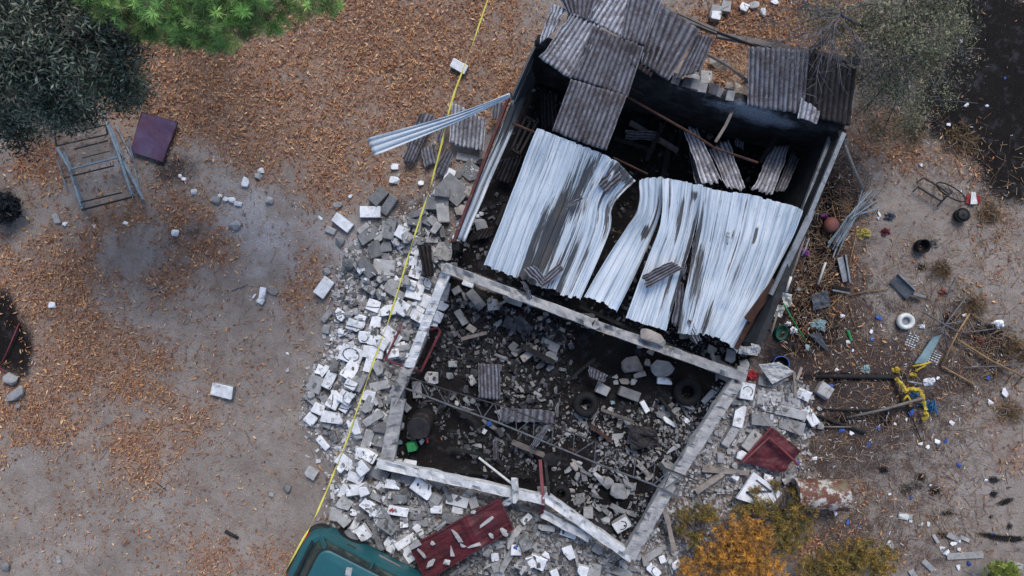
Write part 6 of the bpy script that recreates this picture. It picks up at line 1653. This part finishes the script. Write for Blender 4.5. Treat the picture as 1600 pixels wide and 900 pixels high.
# sack / sheets at right of the beam corner
crumpled('cloth_sack', [(1186, 570), (1218, 566), (1242, 582), (1206, 600)], [.42, .44, .36, .36], 'rag', 'pale grey sack spread over the rubble right of the beam corner', 'sack', .05, .03, seed=4)
crumpled('cloth_rag', [(1160, 516), (1186, 522), (1184, 556), (1152, 552)], [.46, .44, .38, .40], 'rag', 'pale crumpled rag heap below the rusty rail end', 'rag', .12, .02, seed=9)
for x0, y0, x1, y1, w, lb in ((1241, 582, 1243, 622, .05, 'pale upright plank end beside the two long pale slabs'), (1112, 549, 1118, 574, .06, 'weathered short board standing by the right end of the beam'), (1252, 574, 1245, 594, .05, 'short pale stick behind the upright plank end')):
    mb = MB(); mb.bar(P(x0, y0, .45), P(x1, y1, .5), w, .03); tag(mb.build('wood_plank', [M['palewood']], origin=P(x0, y0, .4)), lb, 'plank')
# planks near the right beam
for pts, w, m, lb in ((((1097, 733), (1170, 738)), .10, 'palewood', 'pale wooden plank lying level right of the truss end'), (((1088, 770), (1130, 740)), .09, 'palewood', 'pale wooden plank rising to meet the level plank'), (((1036, 785), (1044, 818), (1053, 858)), .08, 'palewood', 'long tan post leaning out below the right beam'), (((815, 540), (866, 566)), .10, 'charwood', 'charred timber on the ash below the long grey beam'),
                       (((888, 700), (900, 704)), .04, 'rust', 'small rusty bar right of the long smoky sheet'), (((922, 664), (955, 690)), .07, 'rust', 'rust-brown bar slanting through the dark debris'), (((1118, 562), (1148, 580)), .08, 'wood', 'reddish splintered board at the right beam corner'), (((800, 465), (776, 478)), .04, 'palewood', 'thin lath beside the pale slab under the long grey beam'),
                       (((700, 735), (830, 745)), .05, 'charwood', 'charred thin beam along the white bottom beam'), (((1096, 560), (1010, 524)), .05, 'charwood', 'rust-streaked lath along the lower side of the grey beam'), (((1000, 520), (906, 478)), .06, 'charwood', 'charred lath along the upper side of the grey beam')):
    mb = MB(); c = [P(x, y, max(.22, ground_z(x, y) + .10)) for x, y in pts]
    if 'along' in lb and 'grey beam' in lb: c = [P(x, y, .84) for x, y in pts]
    for a, b in zip(c, c[1:]): mb.bar(a, b, w, .05, jit=.006)
    tag(mb.build('wood_plank', [M[m]], origin=c[0]), lb, 'plank')

# poles, canes and sticks, right side
PO = [([(1320, 228, 1.3), (1333, 262, .7), (1349, 297, .1)], .035, 'palewood', 'pale pole leaning against the outside of the shed wall', 'pole'), ([(1318, 206, 1.9), (1319, 226, 1.25)], .03, 'bluemetal', 'short blue pipe at the top right corner of the shed', 'pole'),
      ([(1257, 370, .5), (1244, 410, .45), (1228, 452, .35)], .022, 'palewood', 'brown cane standing along the right rail, upper one', 'pole'), ([(1264, 372, .4), (1258, 390, .4), (1252, 400, .4)], .02, 'greymetal', 'short grey pipe beside the purple flowers', 'pole'),
      ([(1236, 432, .4), (1228, 456, .35)], .028, 'whiteplastic', 'pale pipe end above the crumpled white bag', 'pole'), ([(1215, 488, .35), (1204, 524, .3)], .022, 'palewood', 'pale stick below the crumpled white bag', 'pole'),
      ([(1224, 474, .35), (1240, 502, .25), (1259, 533, .12)], .016, 'green', 'thin green pole slanting away from the white bag', 'pole'), ([(1290, 410, .15), (1278, 444, .1)], .022, 'whiteplastic', 'white pole end sticking out of the blue pipe bundle', 'pole'),
      ([(1326, 652, .10), (1380, 640, .2), (1442, 622, .3)], .026, 'wood', 'long brown pole rising to the yellow strap', 'pole'), ([(1270, 588, .03), (1330, 588, .04), (1404, 589, .05)], .045, 'charwood', 'thick charred beam lying level on the dirt, upper of the poles', 'pole'),
      ([(1274, 640, .06), (1340, 641, .06), (1428, 637, .08)], .020, 'charwood', 'thin dark pole lying level under the long brown one', 'pole'), ([(1276, 648, .10), (1305, 660, .06), (1352, 676, .05)], .03, 'charwood', 'dark pole slanting down right from the white block', 'pole'), ([(1282, 667, .08), (1330, 667, .08)], .016, 'wood', 'short thin pole right of the red sheet', 'pole'),
      ([(1418, 596, .08), (1440, 600, .08)], .02, 'greymetal', 'short grey rod right of the yellow strap knot', 'pole'),
      ([(1443, 488, .15), (1470, 504, .3), (1498, 519, .2)], .02, 'twig', 'thick grey stick through the middle of the stick star', 'stick'), ([(1466, 474, .12), (1475, 508, .28), (1480, 545, .1)], .012, 'twig', 'thin upright stick of the stick star', 'stick'), ([(1511, 462, .1), (1478, 506, .3), (1466, 522, .3)], .014, 'twig', 'stick of the star pointing up right', 'stick'), ([(1450, 512, .15), (1476, 507, .26), (1506, 501, .1)], .012, 'twig', 'level thin stick of the stick star', 'stick'),
      ([(1515, 490, .1), (1496, 520, .2), (1471, 570, .05)], .018, 'straw', 'brown cane running down left from the star to the dirt', 'cane'), ([(1495, 530, .1), (1548, 563, .1), (1606, 592, .1)], .020, 'straw', 'longest golden cane, slanting down to the right edge', 'cane'), ([(1471, 572, .06), (1500, 588, .06), (1524, 602, .06)], .018, 'straw', 'golden cane below the end of the brown cane', 'cane'), ([(1516, 490, .06), (1535, 502, .06)], .016, 'straw', 'short golden cane right of the stick star', 'cane'),
      ([(1508, 575, .06), (1560, 572, .1), (1604, 568, .06)], .012, 'twig', 'long level grey cane crossing the golden one', 'cane'), ([(1575, 526, .06), (1604, 542, .06)], .018, 'straw', 'golden cane at the right edge above the longest one', 'cane'), ([(1500, 520, .15), (1530, 517, .1), (1552, 514, .06)], .012, 'twig', 'grey stick leading right from the star', 'cane'), ([(1590, 600, .06), (1606, 578, .06)], .014, 'straw', 'short cane at the right edge under the longest one', 'cane'), ([(1572, 600, .05), (1586, 582, .05)], .012, 'straw', 'short thin cane left of the one at the right edge', 'cane'), ([(1557, 600, .05), (1556, 570, .05)], .008, 'straw', 'very thin upright cane near the right edge', 'cane'),
      ([(1496, 432, .05), (1484, 452, .06), (1480, 462, .04)], .010, 'twig', 'thin lone stick above the stick star', 'stick'), ([(1326, 462, .05), (1350, 456, .06), (1388, 452, .05)], .012, 'straw', 'level dry cane above the white cloth hat', 'cane'), ([(1288, 488, .06), (1315, 462, .08)], .012, 'straw', 'dry cane slanting up toward the grey gutter', 'cane'), ([(1325, 470, .05), (1332, 495, .05), (1338, 518, .04)], .010, 'straw', 'dry cane pointing down from the level cane', 'cane'), ([(1337, 372, .06), (1330, 400, .06), (1326, 418, .05)], .008, 'straw', 'thin dry cane beside the blue pipe bundle', 'cane'), ([(1300, 320, .12), (1308, 350, .1), (1296, 372, .1)], .010, 'straw', 'bent thin cane behind the salmon basket', 'cane'),
      ([(246, 455, .03), (258, 452, .03), (264, 449, .03)], .022, 'palewood', 'pale lath lying on the dirt left of the rubble', 'stick'), ([(231, 452, .03), (246, 448, .03)], .014, 'palewood', 'short pale lath beside the longer one', 'stick'), ([(362, 454, .03), (384, 446, .03)], .010, 'twig', 'thin pale twig left of the stone pair', 'stick'), ([(30, 505, .1), (12, 548, .08), (0, 572, .05)], .014, 'redtube', 'long rusty rod at the left edge over the burnt patch', 'rod'), ([(0, 575, .05), (16, 586, .05)], .012, 'redtube', 'short rusty rod below the long one at the left edge', 'rod'), ([(29, 527, .04), (40, 536, .04)], .010, 'rust', 'tiny rust rod beside the long rusty rod', 'rod'),
      ([(243, 753, .03), (260, 766, .03)], .008, 'charwood', 'thin dark twig alone on the bare dirt', 'stick'), ([(352, 830, .03), (372, 841, .03)], .03, 'darkmetal', 'dark flat stick on the dirt left of the car', 'stick'), ([(1394, 600, .04), (1420, 640, .05), (1440, 690, .04)], .010, 'charwood', 'thin charred stick running down from the yellow strap', 'stick'), ([(1570, 735, .03), (1574, 756, .03)], .006, 'charwood', 'thin dark twig near the right edge', 'stick'), ([(1104, 60, .9), (1103, 90, .6)], .008, 'twig', 'bare twig hanging by the narrow roof sheet', 'stick')]
for pts, rad, m, lb, cat in PO:
    thing_tube({'pole': 'wood_pole', 'stick': 'dry_stick', 'cane': 'dry_cane', 'rod': 'rusty_rod'}[cat], pts, rad, m, lb, cat, 'sticks and poles lying about' if cat != 'rod' else None)
r = random.Random(9)
bd = empty('pipe_bundle', P(1318, 345, .1), 'bundle of thin grey-blue pipes and wires along the shed wall', 'pipe bundle')
for i in range(14):
    o1 = r.uniform(-9, 9); o2 = r.uniform(-7, 7)
    pts = [P(1368 + o1 + r.uniform(-30, 4), 300 + r.uniform(-4, 26), r.uniform(.05, .2)), P(1330 + o2, 342 + o2 * .4, r.uniform(.1, .25)), P(1304 + o2 + r.uniform(-6, 6), 386 + r.uniform(-10, 22), r.uniform(.05, .18))]
    mb = MB(); mb.tube([p - bd.location for p in pts], r.choice((.008, .012, .016)), 5); mb.build('pipe', [M[r.choice(('bluemetal', 'greymetal', 'bluemetal', 'twig'))]], parent=bd)
# gutter pieces and sheets
crumpled('bent_gutter', [(1403, 428), (1430, 454), (1416, 468), (1390, 441)], [.10, .10, .05, .05], 'darkcloth', 'dark grey bent gutter sheet lying on the dirt', 'metal sheet', .01, .01, seed=2)
mb = MB(); mb.bar(P(1403, 428, .12), P(1429, 453, .12), .025, .06); mb.bar(P(1426, 459, .12), P(1445, 464, .12), .05, .07); tag(mb.build('gutter_edge', [M['greymetal']], origin=P(1416, 440, .12)), 'grey folded edge strip on the bent gutter sheet', 'metal strip')
mb = MB(); mb.bar(P(1312, 402, .08), P(1321, 440, .08), .11, .03); mb.bar(P(1320, 398, .10), P(1327, 442, .10), .03, .08); tag(mb.build('metal_gutter', [M['greymetal']], origin=P(1318, 420, .08)), 'short pale metal gutter right of the blue pipe bundle', 'gutter')
mb = MB(); mb.bar(P(1300, 453, .08), P(1326, 458, .08), .03, .05); mb.bar(P(1301, 448, .05), P(1328, 453, .05), .06, .03, mi=1); tag(mb.build('metal_gutter', [M['greymetal'], M['black']], origin=P(1313, 455, .07)), 'black and grey metal piece below the short gutter', 'gutter')
crumpled('teal_board', [(1457, 527), (1471, 523), (1447, 567), (1429, 568)], [.10, .10, .06, .06], 'teal', 'pale teal board lying below the stick star', 'board', .012, .02, seed=6)
crumpled('plastic_sheet', [(1262, 522), (1282, 520), (1296, 552), (1278, 536)], [.10, .10, .05, .08], 'darkcloth', 'pointed grey plastic sheet near the green pole', 'plastic sheet', .03, .006, seed=7)
crumpled('plastic_sheet', [(1268, 462), (1292, 452), (1298, 478), (1270, 486)], [.08, .08, .06, .06], 'darkcloth', 'dark blue-grey cloth by the dry canes', 'plastic sheet', .05, .006, seed=17)
crumpled('white_bag', [(1222, 456), (1238, 460), (1236, 478), (1224, 482)], [.30, .28, .25, .25], 'whiteplastic', 'crumpled white plastic bag beside the shed rail, upper one', 'bag', .10, .005, seed=11)
crumpled('white_bag', [(1212, 474), (1228, 480), (1220, 496), (1206, 494)], [.25, .24, .2, .2], 'whiteplastic', 'crumpled white plastic bag beside the shed rail, lower one', 'bag', .10, .005, seed=12)
crumpled('white_board_scrap', [(1284, 597), (1300, 610), (1291, 622), (1274, 610)], [.05, .05, .05, .05], 'rag', 'flat square pale board scrap on the dirt', 'board', .006, .02, seed=13)
# hat-like ring, wheel cart, packet, basket
torus('toilet_seat', 1415, 502, .125, .048, 'whiteplastic', 'white rounded plastic seat ring with a grey hollow, on the dirt', 'toilet seat', z=.02, sq=.92)
mb = MB(); mb.lathe([(.002, .0), (.09, .004), (.10, .012), (.002, .012)], 20); o = mb.build('plate', [M['greymetal']]); o.location = P(1415, 502, .025); tag(o, 'grey disc lying in the hollow of the white seat ring', 'disc')
ct = empty('hand_cart', P(1475, 300, 0), 'rusted hand cart frame with one wire wheel, fallen on the dirt', 'cart')
mb = MB(); wv = []
for i in range(29):
    a = 2 * math.pi * i / 28; wv.append(P(1486 + 24 * math.cos(a) * .92 + 6 * math.sin(a), 300 + 12 * math.sin(a) + 9 * math.cos(a), .12 + .05 * math.sin(a)) - ct.location)
mb.tube(wv, .014, 6, cap=False)
for i in range(0, 28, 7): mb.tube([wv[i], wv[(i + 14) % 28]], .005, 4)
mb.build('wheel', [M['darkmetal']], parent=ct)
for seg in ([(1432, 286, .1), (1443, 278, .15), (1464, 290, .2), (1484, 304, .2)], [(1426, 300, .1), (1434, 292, .15), (1455, 305, .15), (1472, 315, .15)], [(1464, 323, .1), (1478, 308, .18), (1488, 298, .2)], [(1474, 309, .2), (1486, 302, .22)]):
    mb = MB(); mb.tube([P(*p) - ct.location for p in seg], .016, 6); mb.build('frame_rod', [M['darkmetal']], parent=ct)
pk = empty('packet', P(1521, 312, .03), 'red and white packet beside the cart wheel', 'packet')
crumpled('red_side', [(1511, 304), (1531, 306), (1532, 318), (1509, 318)], [.06, .06, .04, .04], 'redcloth', None, None, .02, .02, None, pk, 3, 8)
crumpled('white_label', [(1518, 300), (1524, 300), (1527, 319), (1516, 319)], [.085, .085, .075, .075], 'whiteplastic', None, None, .012, .012, None, pk, 4, 8)
mb = MB(); mb.lathe([(.03, .0), (.13, .02), (.155, .09), (.12, .17), (.05, .20), (.01, .2)], 22, Euler((.3, .2, 0)).to_matrix().to_4x4()); o = mb.build('plastic_basket', [M['pink']], smooth=True); o.location = P(1294, 350, .04); tag(o, 'salmon pink upturned plastic bowl beside the shed wall', 'bowl')
def cloth(name, px, py, rpx, mat, label, cat, seed, h=.07):
    me = None; b = P(px, py, ground_z(px, py)); s = K * H * rpx; r = random.Random(seed)
    V = [(0, 0, h)]; F = []; n = 14; m = 4
    for j in range(1, m + 1):
        for i in range(n):
            a = 2 * math.pi * i / n; q = j / m * (1 + .35 * r.uniform(-1, 1)); V.append((s * q * math.cos(a), s * q * math.sin(a) * .8, max(.002, h * (1 - (j / m) ** 2) + r.uniform(-.5, .5) * h * .8 * (j < m))))
    for i in range(n): F.append((0, 1 + i, 1 + (i + 1) % n))
    for j in range(m - 1):
        for i in range(n): F.append((1 + j * n + i, 1 + (j + 1) * n + i, 1 + (j + 1) * n + (i + 1) % n, 1 + j * n + (i + 1) % n))
    F.append(tuple(1 + (m - 1) * n + i for i in range(n))[::-1])
    o = mesh(name, V, F, M[mat]); o.location = b
    return tag(o, label, cat)
for a in (('cloth_rag', 1175, 588, 10, 'redcloth', 'bright red crumpled rag between rubble near the right beam corner', 'rag', 21, .12), ('cloth_flowers', 1257, 395, 8, 'purple', 'purple cloth flowers beside the shed rail', 'cloth', 1, .1), ('cloth_flowers', 1287, 339, 6, 'purple', 'small purple cloth flowers behind the salmon bowl', 'cloth', 2, .1), ('cloth_rag', 1349, 364, 11, 'yellowcloth', 'dirty yellow rag on the dirt right of the pipe bundle', 'rag', 3), ('cloth_rag', 1383, 362, 8, 'redmetal', 'small maroon rag on the dirt', 'rag', 4), ('cloth_rag', 1390, 338, 9, 'darkcloth', 'dark olive lump above the maroon rag', 'rag', 5, .09),
          ('cloth_rag', 1460, 376, 13, 'palewood', 'tan paper heap beside the open pot', 'paper', 6, .06), ('cloth_rag', 1473, 456, 7, 'pink', 'small pink cloth near the lone stick', 'rag', 7), ('cloth_rag', 1560, 505, 9, 'paper', 'pale scrap on the black ash right of the stick star', 'rag', 8), ('cloth_rag', 1532, 532, 6, 'pink', 'dull pink scrap on the ash below the stick star', 'rag', 9), ('cloth_rag', 1278, 508, 13, 'teal', 'pale teal and pink carton heap near the green pole', 'rag', 10),
          ('cloth_rag', 1240, 516, 7, 'paper', 'crumpled lilac-white paper right of the green basin', 'paper', 11), ('cloth_rag', 1231, 506, 5, 'paper', 'small crumpled paper above the green basin', 'paper', 12), ('cloth_rag', 1440, 510, 6, 'paper', 'crumpled lilac-white paper right of the seat ring', 'paper', 13), ('cloth_rag', 1352, 576, 8, 'teal', 'torn pale carton above the charred beam', 'paper', 14), ('cloth_rag', 1452, 596, 9, 'paper', 'bright white torn paper right of the yellow strap', 'paper', 15), ('cloth_rag', 1400, 578, 7, 'yellow', 'yellow plastic scrap left of the strap', 'plastic scrap', 16), ('cloth_rag', 1427, 586, 5, 'yellow', 'small bright yellow plastic scrap above the strap', 'plastic scrap', 17)):
    cloth(*a)
# yellow strap and blue rope
st = MB(); pts = [P(x, y, z) for x, y, z in ((1402, 592, .12), (1409, 602, .14), (1415, 610, .16), (1424, 607, .18), (1434, 609, .18), (1442, 622, .2), (1446, 640, .16), (1446, 652, .1), (1440, 658, .06))]
r = random.Random(3); pp = []
for a, b in zip(pts, pts[1:]):
    for q in range(4): pp.append(a.lerp(b, q / 4) + Vector((r.uniform(-.018, .018), r.uniform(-.018, .018), r.uniform(-.03, .03))))
st.tube(pp, [r.uniform(.024, .05) for _ in pp], 5); tag(st.build('yellow_strap', [M['yellow']], origin=pts[4]), 'thick yellow strap curved like a hook on the dirt', 'strap')
thing_tube('yellow_strap', [(1426, 572, .08), (1440, 570, .1), (1454, 566, .08), (1444, 572, .08), (1430, 580, .06)], .02, 'yellow', 'thin yellow strip below the teal board', 'strap')
thing_tube('yellow_strap', [(1410, 626, .08), (1418, 618, .14), (1424, 628, .1), (1412, 632, .06)], .028, 'yellow', 'yellow strip looped beside the long brown pole', 'strap')
for (cx, cy, nn, lb, sd) in ((1455, 634, 46, 'tangle of blue rope right of the yellow strap', 1), (1428, 616, 22, 'small tangle of blue rope inside the yellow hook', 2)):
    r = random.Random(sd); rx = 17 if nn > 30 else 9
    pts = [P(cx + rx * r.gauss(0, .5), cy + rx * .7 * r.gauss(0, .5), .03 + r.uniform(0, .09)) for _ in range(nn)]
    mb = MB(); mb.tube(pts, .009, 5); tag(mb.build('blue_rope', [M['ropeblue']], smooth=True, origin=pts[0]), lb, 'rope')

# small litter one can count: blue caps, white scraps, cartons
LT = [('blue', [(1424, 644, 9, 'large crushed blue plastic piece under the brown pole'), (1371, 668, 5, ''), (1315, 672, 6, ''), (1478, 689, 5, ''), (1496, 725, 6, ''), (1373, 497, 7, ''), (1362, 530, 4, ''), (1514, 880, 6, ''), (1297, 603, 5, ''), (1543, 590, 5, ''), (1246, 723, 5, ''), (1248, 731, 4, ''), (1311, 858, 5, ''), (1342, 820, 3, ''), (1422, 778, 5, ''), (1357, 694, 4, ''), (1550, 834, 3, ''), (1570, 122, 3, ''), (1323, 815, 5, ''), (806, 855, 5, '')]),
      ('paper', [(1359, 518, 6, ''), (1437, 693, 5, ''), (1449, 698, 5, ''), (1462, 690, 7, ''), (1330, 677, 5, ''), (1398, 662, 4, ''), (1416, 656, 4, ''), (1568, 614, 9, ''), (1545, 628, 6, ''), (1486, 660, 6, ''), (1465, 590, 5, ''), (1345, 587, 4, ''), (1306, 578, 5, ''), (1348, 880, 0, ''), (1316, 494, 5, ''), (1486, 850, 8, ''), (1478, 862, 7, ''), (1471, 854, 6, ''), (1497, 858, 5, ''), (1496, 886, 6, ''), (1500, 845, 5, ''), (1387, 848, 7, ''), (1222, 811, 7, ''), (1272, 716, 6, ''), (1481, 195, 5, ''), (1500, 66, 5, ''), (1509, 165, 5, ''), (1541, 166, 4, ''), (1438, 258, 5, ''), (1372, 342, 4, ''), (1325, 534, 5, ''), (1332, 548, 4, ''), (1240, 840, 8, ''), (1305, 802, 5, ''), (1390, 772, 4, ''), (1453, 758, 3, ''), (1540, 750, 4, '')]),
      ('whiteplastic', [(1372, 340, 4, ''), (1500, 300, 4, ''), (1410, 806, 10, ''), (1422, 812, 5, ''), (1440, 818, 4, ''), (1449, 818, 5, ''), (1447, 478, 4, ''), (1506, 492, 5, '')]),
      ('green', [(1326, 524, 8, '')]), ('teal', [(1260, 543, 7, ''), (1248, 452, 5, '')])]
CN = {'blue': 'blue plastic scrap', 'paper': 'white paper scrap', 'whiteplastic': 'white plastic scrap', 'green': 'green plastic tube', 'teal': 'pale teal tube'}
LM2 = [(1415, 502, 'the white seat ring'), (1476, 508, 'the stick star'), (1435, 384, 'the open black pot'), (1497, 338, 'the lidded pot'), (1520, 311, 'the red and white packet'), (1282, 773, 'the rusty drum'), (1212, 700, 'the red sheet'), (1430, 608, 'the yellow strap'), (1455, 634, 'the blue rope tangle'), (1287, 610, 'the flat pale square'), (1337, 589, 'the charred level beam'), (1450, 545, 'the teal board'), (1550, 565, 'the longest golden cane'), (1510, 868, 'the pale board'), (1566, 892, 'the yellow-green bush'), (1310, 880, 'the olive-gold bush'), (1318, 420, 'the short gutter'), (1218, 518, 'the green basin'), (1416, 450, 'the bent gutter'), (1540, 110, 'the black burnt ground'), (1400, 60, 'the olive shrub'), (1345, 672, 'the dark slanting pole'), (1185, 765, 'the white board'), (1215, 600, 'the grey sack'), (806, 870, 'the red door'), (1440, 755, 'the char spots'), (1570, 840, 'the charred streak at the right'), (1160, 860, 'the orange bush')]
def near(px, py):
    bx, by, nm = min(LM2, key=lambda m: math.hypot(px - m[0], py - m[1])); dx, dy = px - bx, py - by; r = math.hypot(dx, dy); a = math.degrees(math.atan2(dy, dx))
    d = ['right of', 'below and right of', 'below', 'below and left of', 'left of', 'above and left of', 'above', 'above and right of'][int(((a + 382.5) % 360) // 45)]
    return ('touching ' + nm) if r < 8 else ('close ' if r < 30 else 'well ' if r > 70 else '') + d + ' ' + nm
r = random.Random(4)
for mname, lst in LT:
    for (x, y, rp, lb) in lst:
        if not rp: continue
        s = rp * K * H * 1.7
        V = []; F = []
        bm = bmesh.new()
        for _ in range(14): bm.verts.new((r.uniform(-.5, .5) * s, r.uniform(-.36, .36) * s, r.uniform(0, .34) * s))
        bmesh.ops.convex_hull(bm, input=bm.verts[:]); bmesh.ops.delete(bm, geom=[v for v in bm.verts if not v.link_faces], context='VERTS')
        if mname in ('green',):
            bm.free(); bm = bmesh.new(); bmesh.ops.create_cone(bm, segments=10, radius1=.03, radius2=.025, depth=.2, cap_ends=True); bmesh.ops.rotate(bm, verts=bm.verts, matrix=Matrix.Rotation(R(90), 3, 'X')); bmesh.ops.translate(bm, verts=bm.verts, vec=(0, 0, .03))
        me = bpy.data.meshes.new('litter_scrap'); bm.to_mesh(me); bm.free(); me.materials.append(M[mname])
        o = bpy.data.objects.new('litter_scrap', me); C.objects.link(o); o.location = P(x, y, ground_z(x, y) + .004); o.rotation_euler = (0, 0, r.uniform(0, 6.28) if mname != 'green' else R(20))
        tag(o, lb or ('small ' if rp < 5 else '') + CN[mname] + ' ' + near(x, y), 'litter', CN[mname] + 's')
# boards lying at the lower right, and egg-carton like racks
for (x, y, L, W, a, lb) in ((1508, 868, 56, 10, -3, 'long pale board among white scraps at the lower right'), (1450, 883, 22, 8, 45, 'short pale board left of the long one'), (1392, 851, 14, 6, 60, 'small white board at the edge of the olive-gold bush'), (1462, 842, 14, 5, 60, 'thin pale slat above the white scraps'), (1489, 839, 20, 8, 25, 'pale slat right of the thin one'), (1507, 842, 16, 5, 25, 'thin tan slat at the right of the scraps'), (1585, 882, 26, 8, 18, 'pale board behind the yellow-green bush'), (1305, 876, 12, 4, 80, 'thin white slat in the olive-gold bush'), (1271, 868, 12, 4, 78, 'thin upright pale slat left of the olive-gold bush'), (1414, 806, 22, 8, 10, 'white tube-like slat on the bare dirt'), (1426, 896, 12, 9, 60, 'pale grey board end at the bottom edge'), (92, 874, 10, 6, 80, 'small white slat near the lower left corner')):
    me = block_mesh('wood_board', L * K * H, W * K * H, .035, 0, int(x)); put('wood_board', me, [M['light']], P(x, y, ground_z(x, y) + .025), a, (0, 0), lb, 'board', 'pale boards lying at the lower right')
for (cx, cy, lb) in ((1424, 532, 'grid of small white caps on the dirt above the teal board'), (1459, 558, 'grid of small white caps on the dirt beside the teal board')):
    rk = empty('cap_tray', P(cx, cy, 0), lb, 'tray', 'trays of small white caps')
    V = MB(); V.box((0, 0, .006), (.22, .28, .008), Euler((0, 0, -.4))); V.build('tray', [M['darkcloth']], parent=rk)
    r = random.Random(cx)
    for i in range(4):
        for j in range(6):
            if r.random() < .8:
                x, y = -.085 + i * .055, -.11 + j * .045; ca, sa = math.cos(-.4), math.sin(-.4)
                mb = MB(); mb.box((x * ca - y * sa, x * sa + y * ca, .02), (.034, .018, .02), Euler((0, 0, r.uniform(-.6, .2)))); mb.build('cap', [M['whiteplastic']], parent=rk)

# shreds of straw, twigs and pale specks over the right side of the yard (nobody could count them)
def shreds():
    V = []; col = []; r = np.random.default_rng(77)
    Z = [(1350, 560, 110, 90, 700, .6), (1300, 690, 80, 60, 450, .6), (1420, 640, 90, 60, 420, .5), (1540, 560, 60, 70, 620, .15), (1280, 430, 50, 120, 1100, .12), (1320, 300, 40, 70, 360, .1), (1480, 500, 60, 50, 300, .2), (1330, 800, 90, 50, 420, .4), (1480, 820, 90, 60, 420, .3), (1250, 40, 100, 50, 500, .05), (1480, 240, 80, 60, 260, .1), (1120, 820, 80, 50, 350, .3), (1500, 700, 90, 80, 300, .3), (1550, 350, 60, 80, 350, .1), (1440, 420, 60, 50, 200, .15), (300, 600, 260, 200, 260, .1), (1150, 120, 40, 40, 200, .05)]
    pal0 = np.array([(.16, .10, .06), (.25, .17, .10), (.09, .06, .045), (.30, .22, .14), (.12, .06, .04)]); pal1 = np.array([(.42, .40, .37), (.30, .28, .25), (.5, .5, .5)])
    for cx, cy, rx, ry, n, wf in Z:
        x = cx + rx * r.normal(0, .6, n); y = cy + ry * r.normal(0, .6, n)
        for i in range(n):
            w = P(x[i], y[i], .05); z = ground_z(x[i], y[i]) + .008 + r.uniform(0, .02)
            a = r.uniform(0, 6.28); white = r.random() < wf * .25
            L = r.uniform(.03, .08) if white else r.uniform(.05, .22) * (1 if r.random() < .8 else 1.7); W = r.uniform(.008, .018) if white else r.uniform(.004, .009)
            d = np.array([math.cos(a), math.sin(a), r.normal(0, .06)]); s = np.array([-math.sin(a), math.cos(a), 0]); c = np.array([w.x, w.y, z])
            V += [c - d * L / 2 - s * W / 2, c + d * L / 2 - s * W / 2, c + d * L / 2 + s * W / 2, c - d * L / 2 + s * W / 2]
            col.append((pal1[r.integers(3)] if white else pal0[r.integers(5)]) * r.uniform(.7, 1.2))
    F = np.arange(len(V)).reshape(-1, 4)
    o = mesh('straw_and_shreds', np.array(V), F, M['deadleaf'], col=np.repeat(np.array(col), 4, 0)); tag(o, 'straw, twigs and pale shreds strewn over the dirt', 'straw and shreds', kind='stuff')
shreds()

# look-alikes beside the same landmark are told apart by their size
from collections import defaultdict
same = defaultdict(list)
bpy.context.view_layer.update()
for o in bpy.data.objects:
    if o.parent is None and 'label' in o: same[o['label']].append(o)
for lb, L in same.items():
    if len(L) in (2, 3):
        L.sort(key=lambda o: -o.dimensions.x * o.dimensions.y)
        for o, w in zip(L, ('larger', 'smaller') if len(L) == 2 else ('largest', 'middle-sized', 'smallest')):
            s = w + ' ' + lb.replace('big ', '').replace('small ', '').replace('long ', '', 1) if len(lb.split()) > 14 else w + ' ' + lb
            for ph in (' close', ' lying level', ' pointing up', ' slanting up right', ' slanting down right'):
                if len(s.split()) > 16: s = s.replace(ph, '', 1)
            o['label'] = s
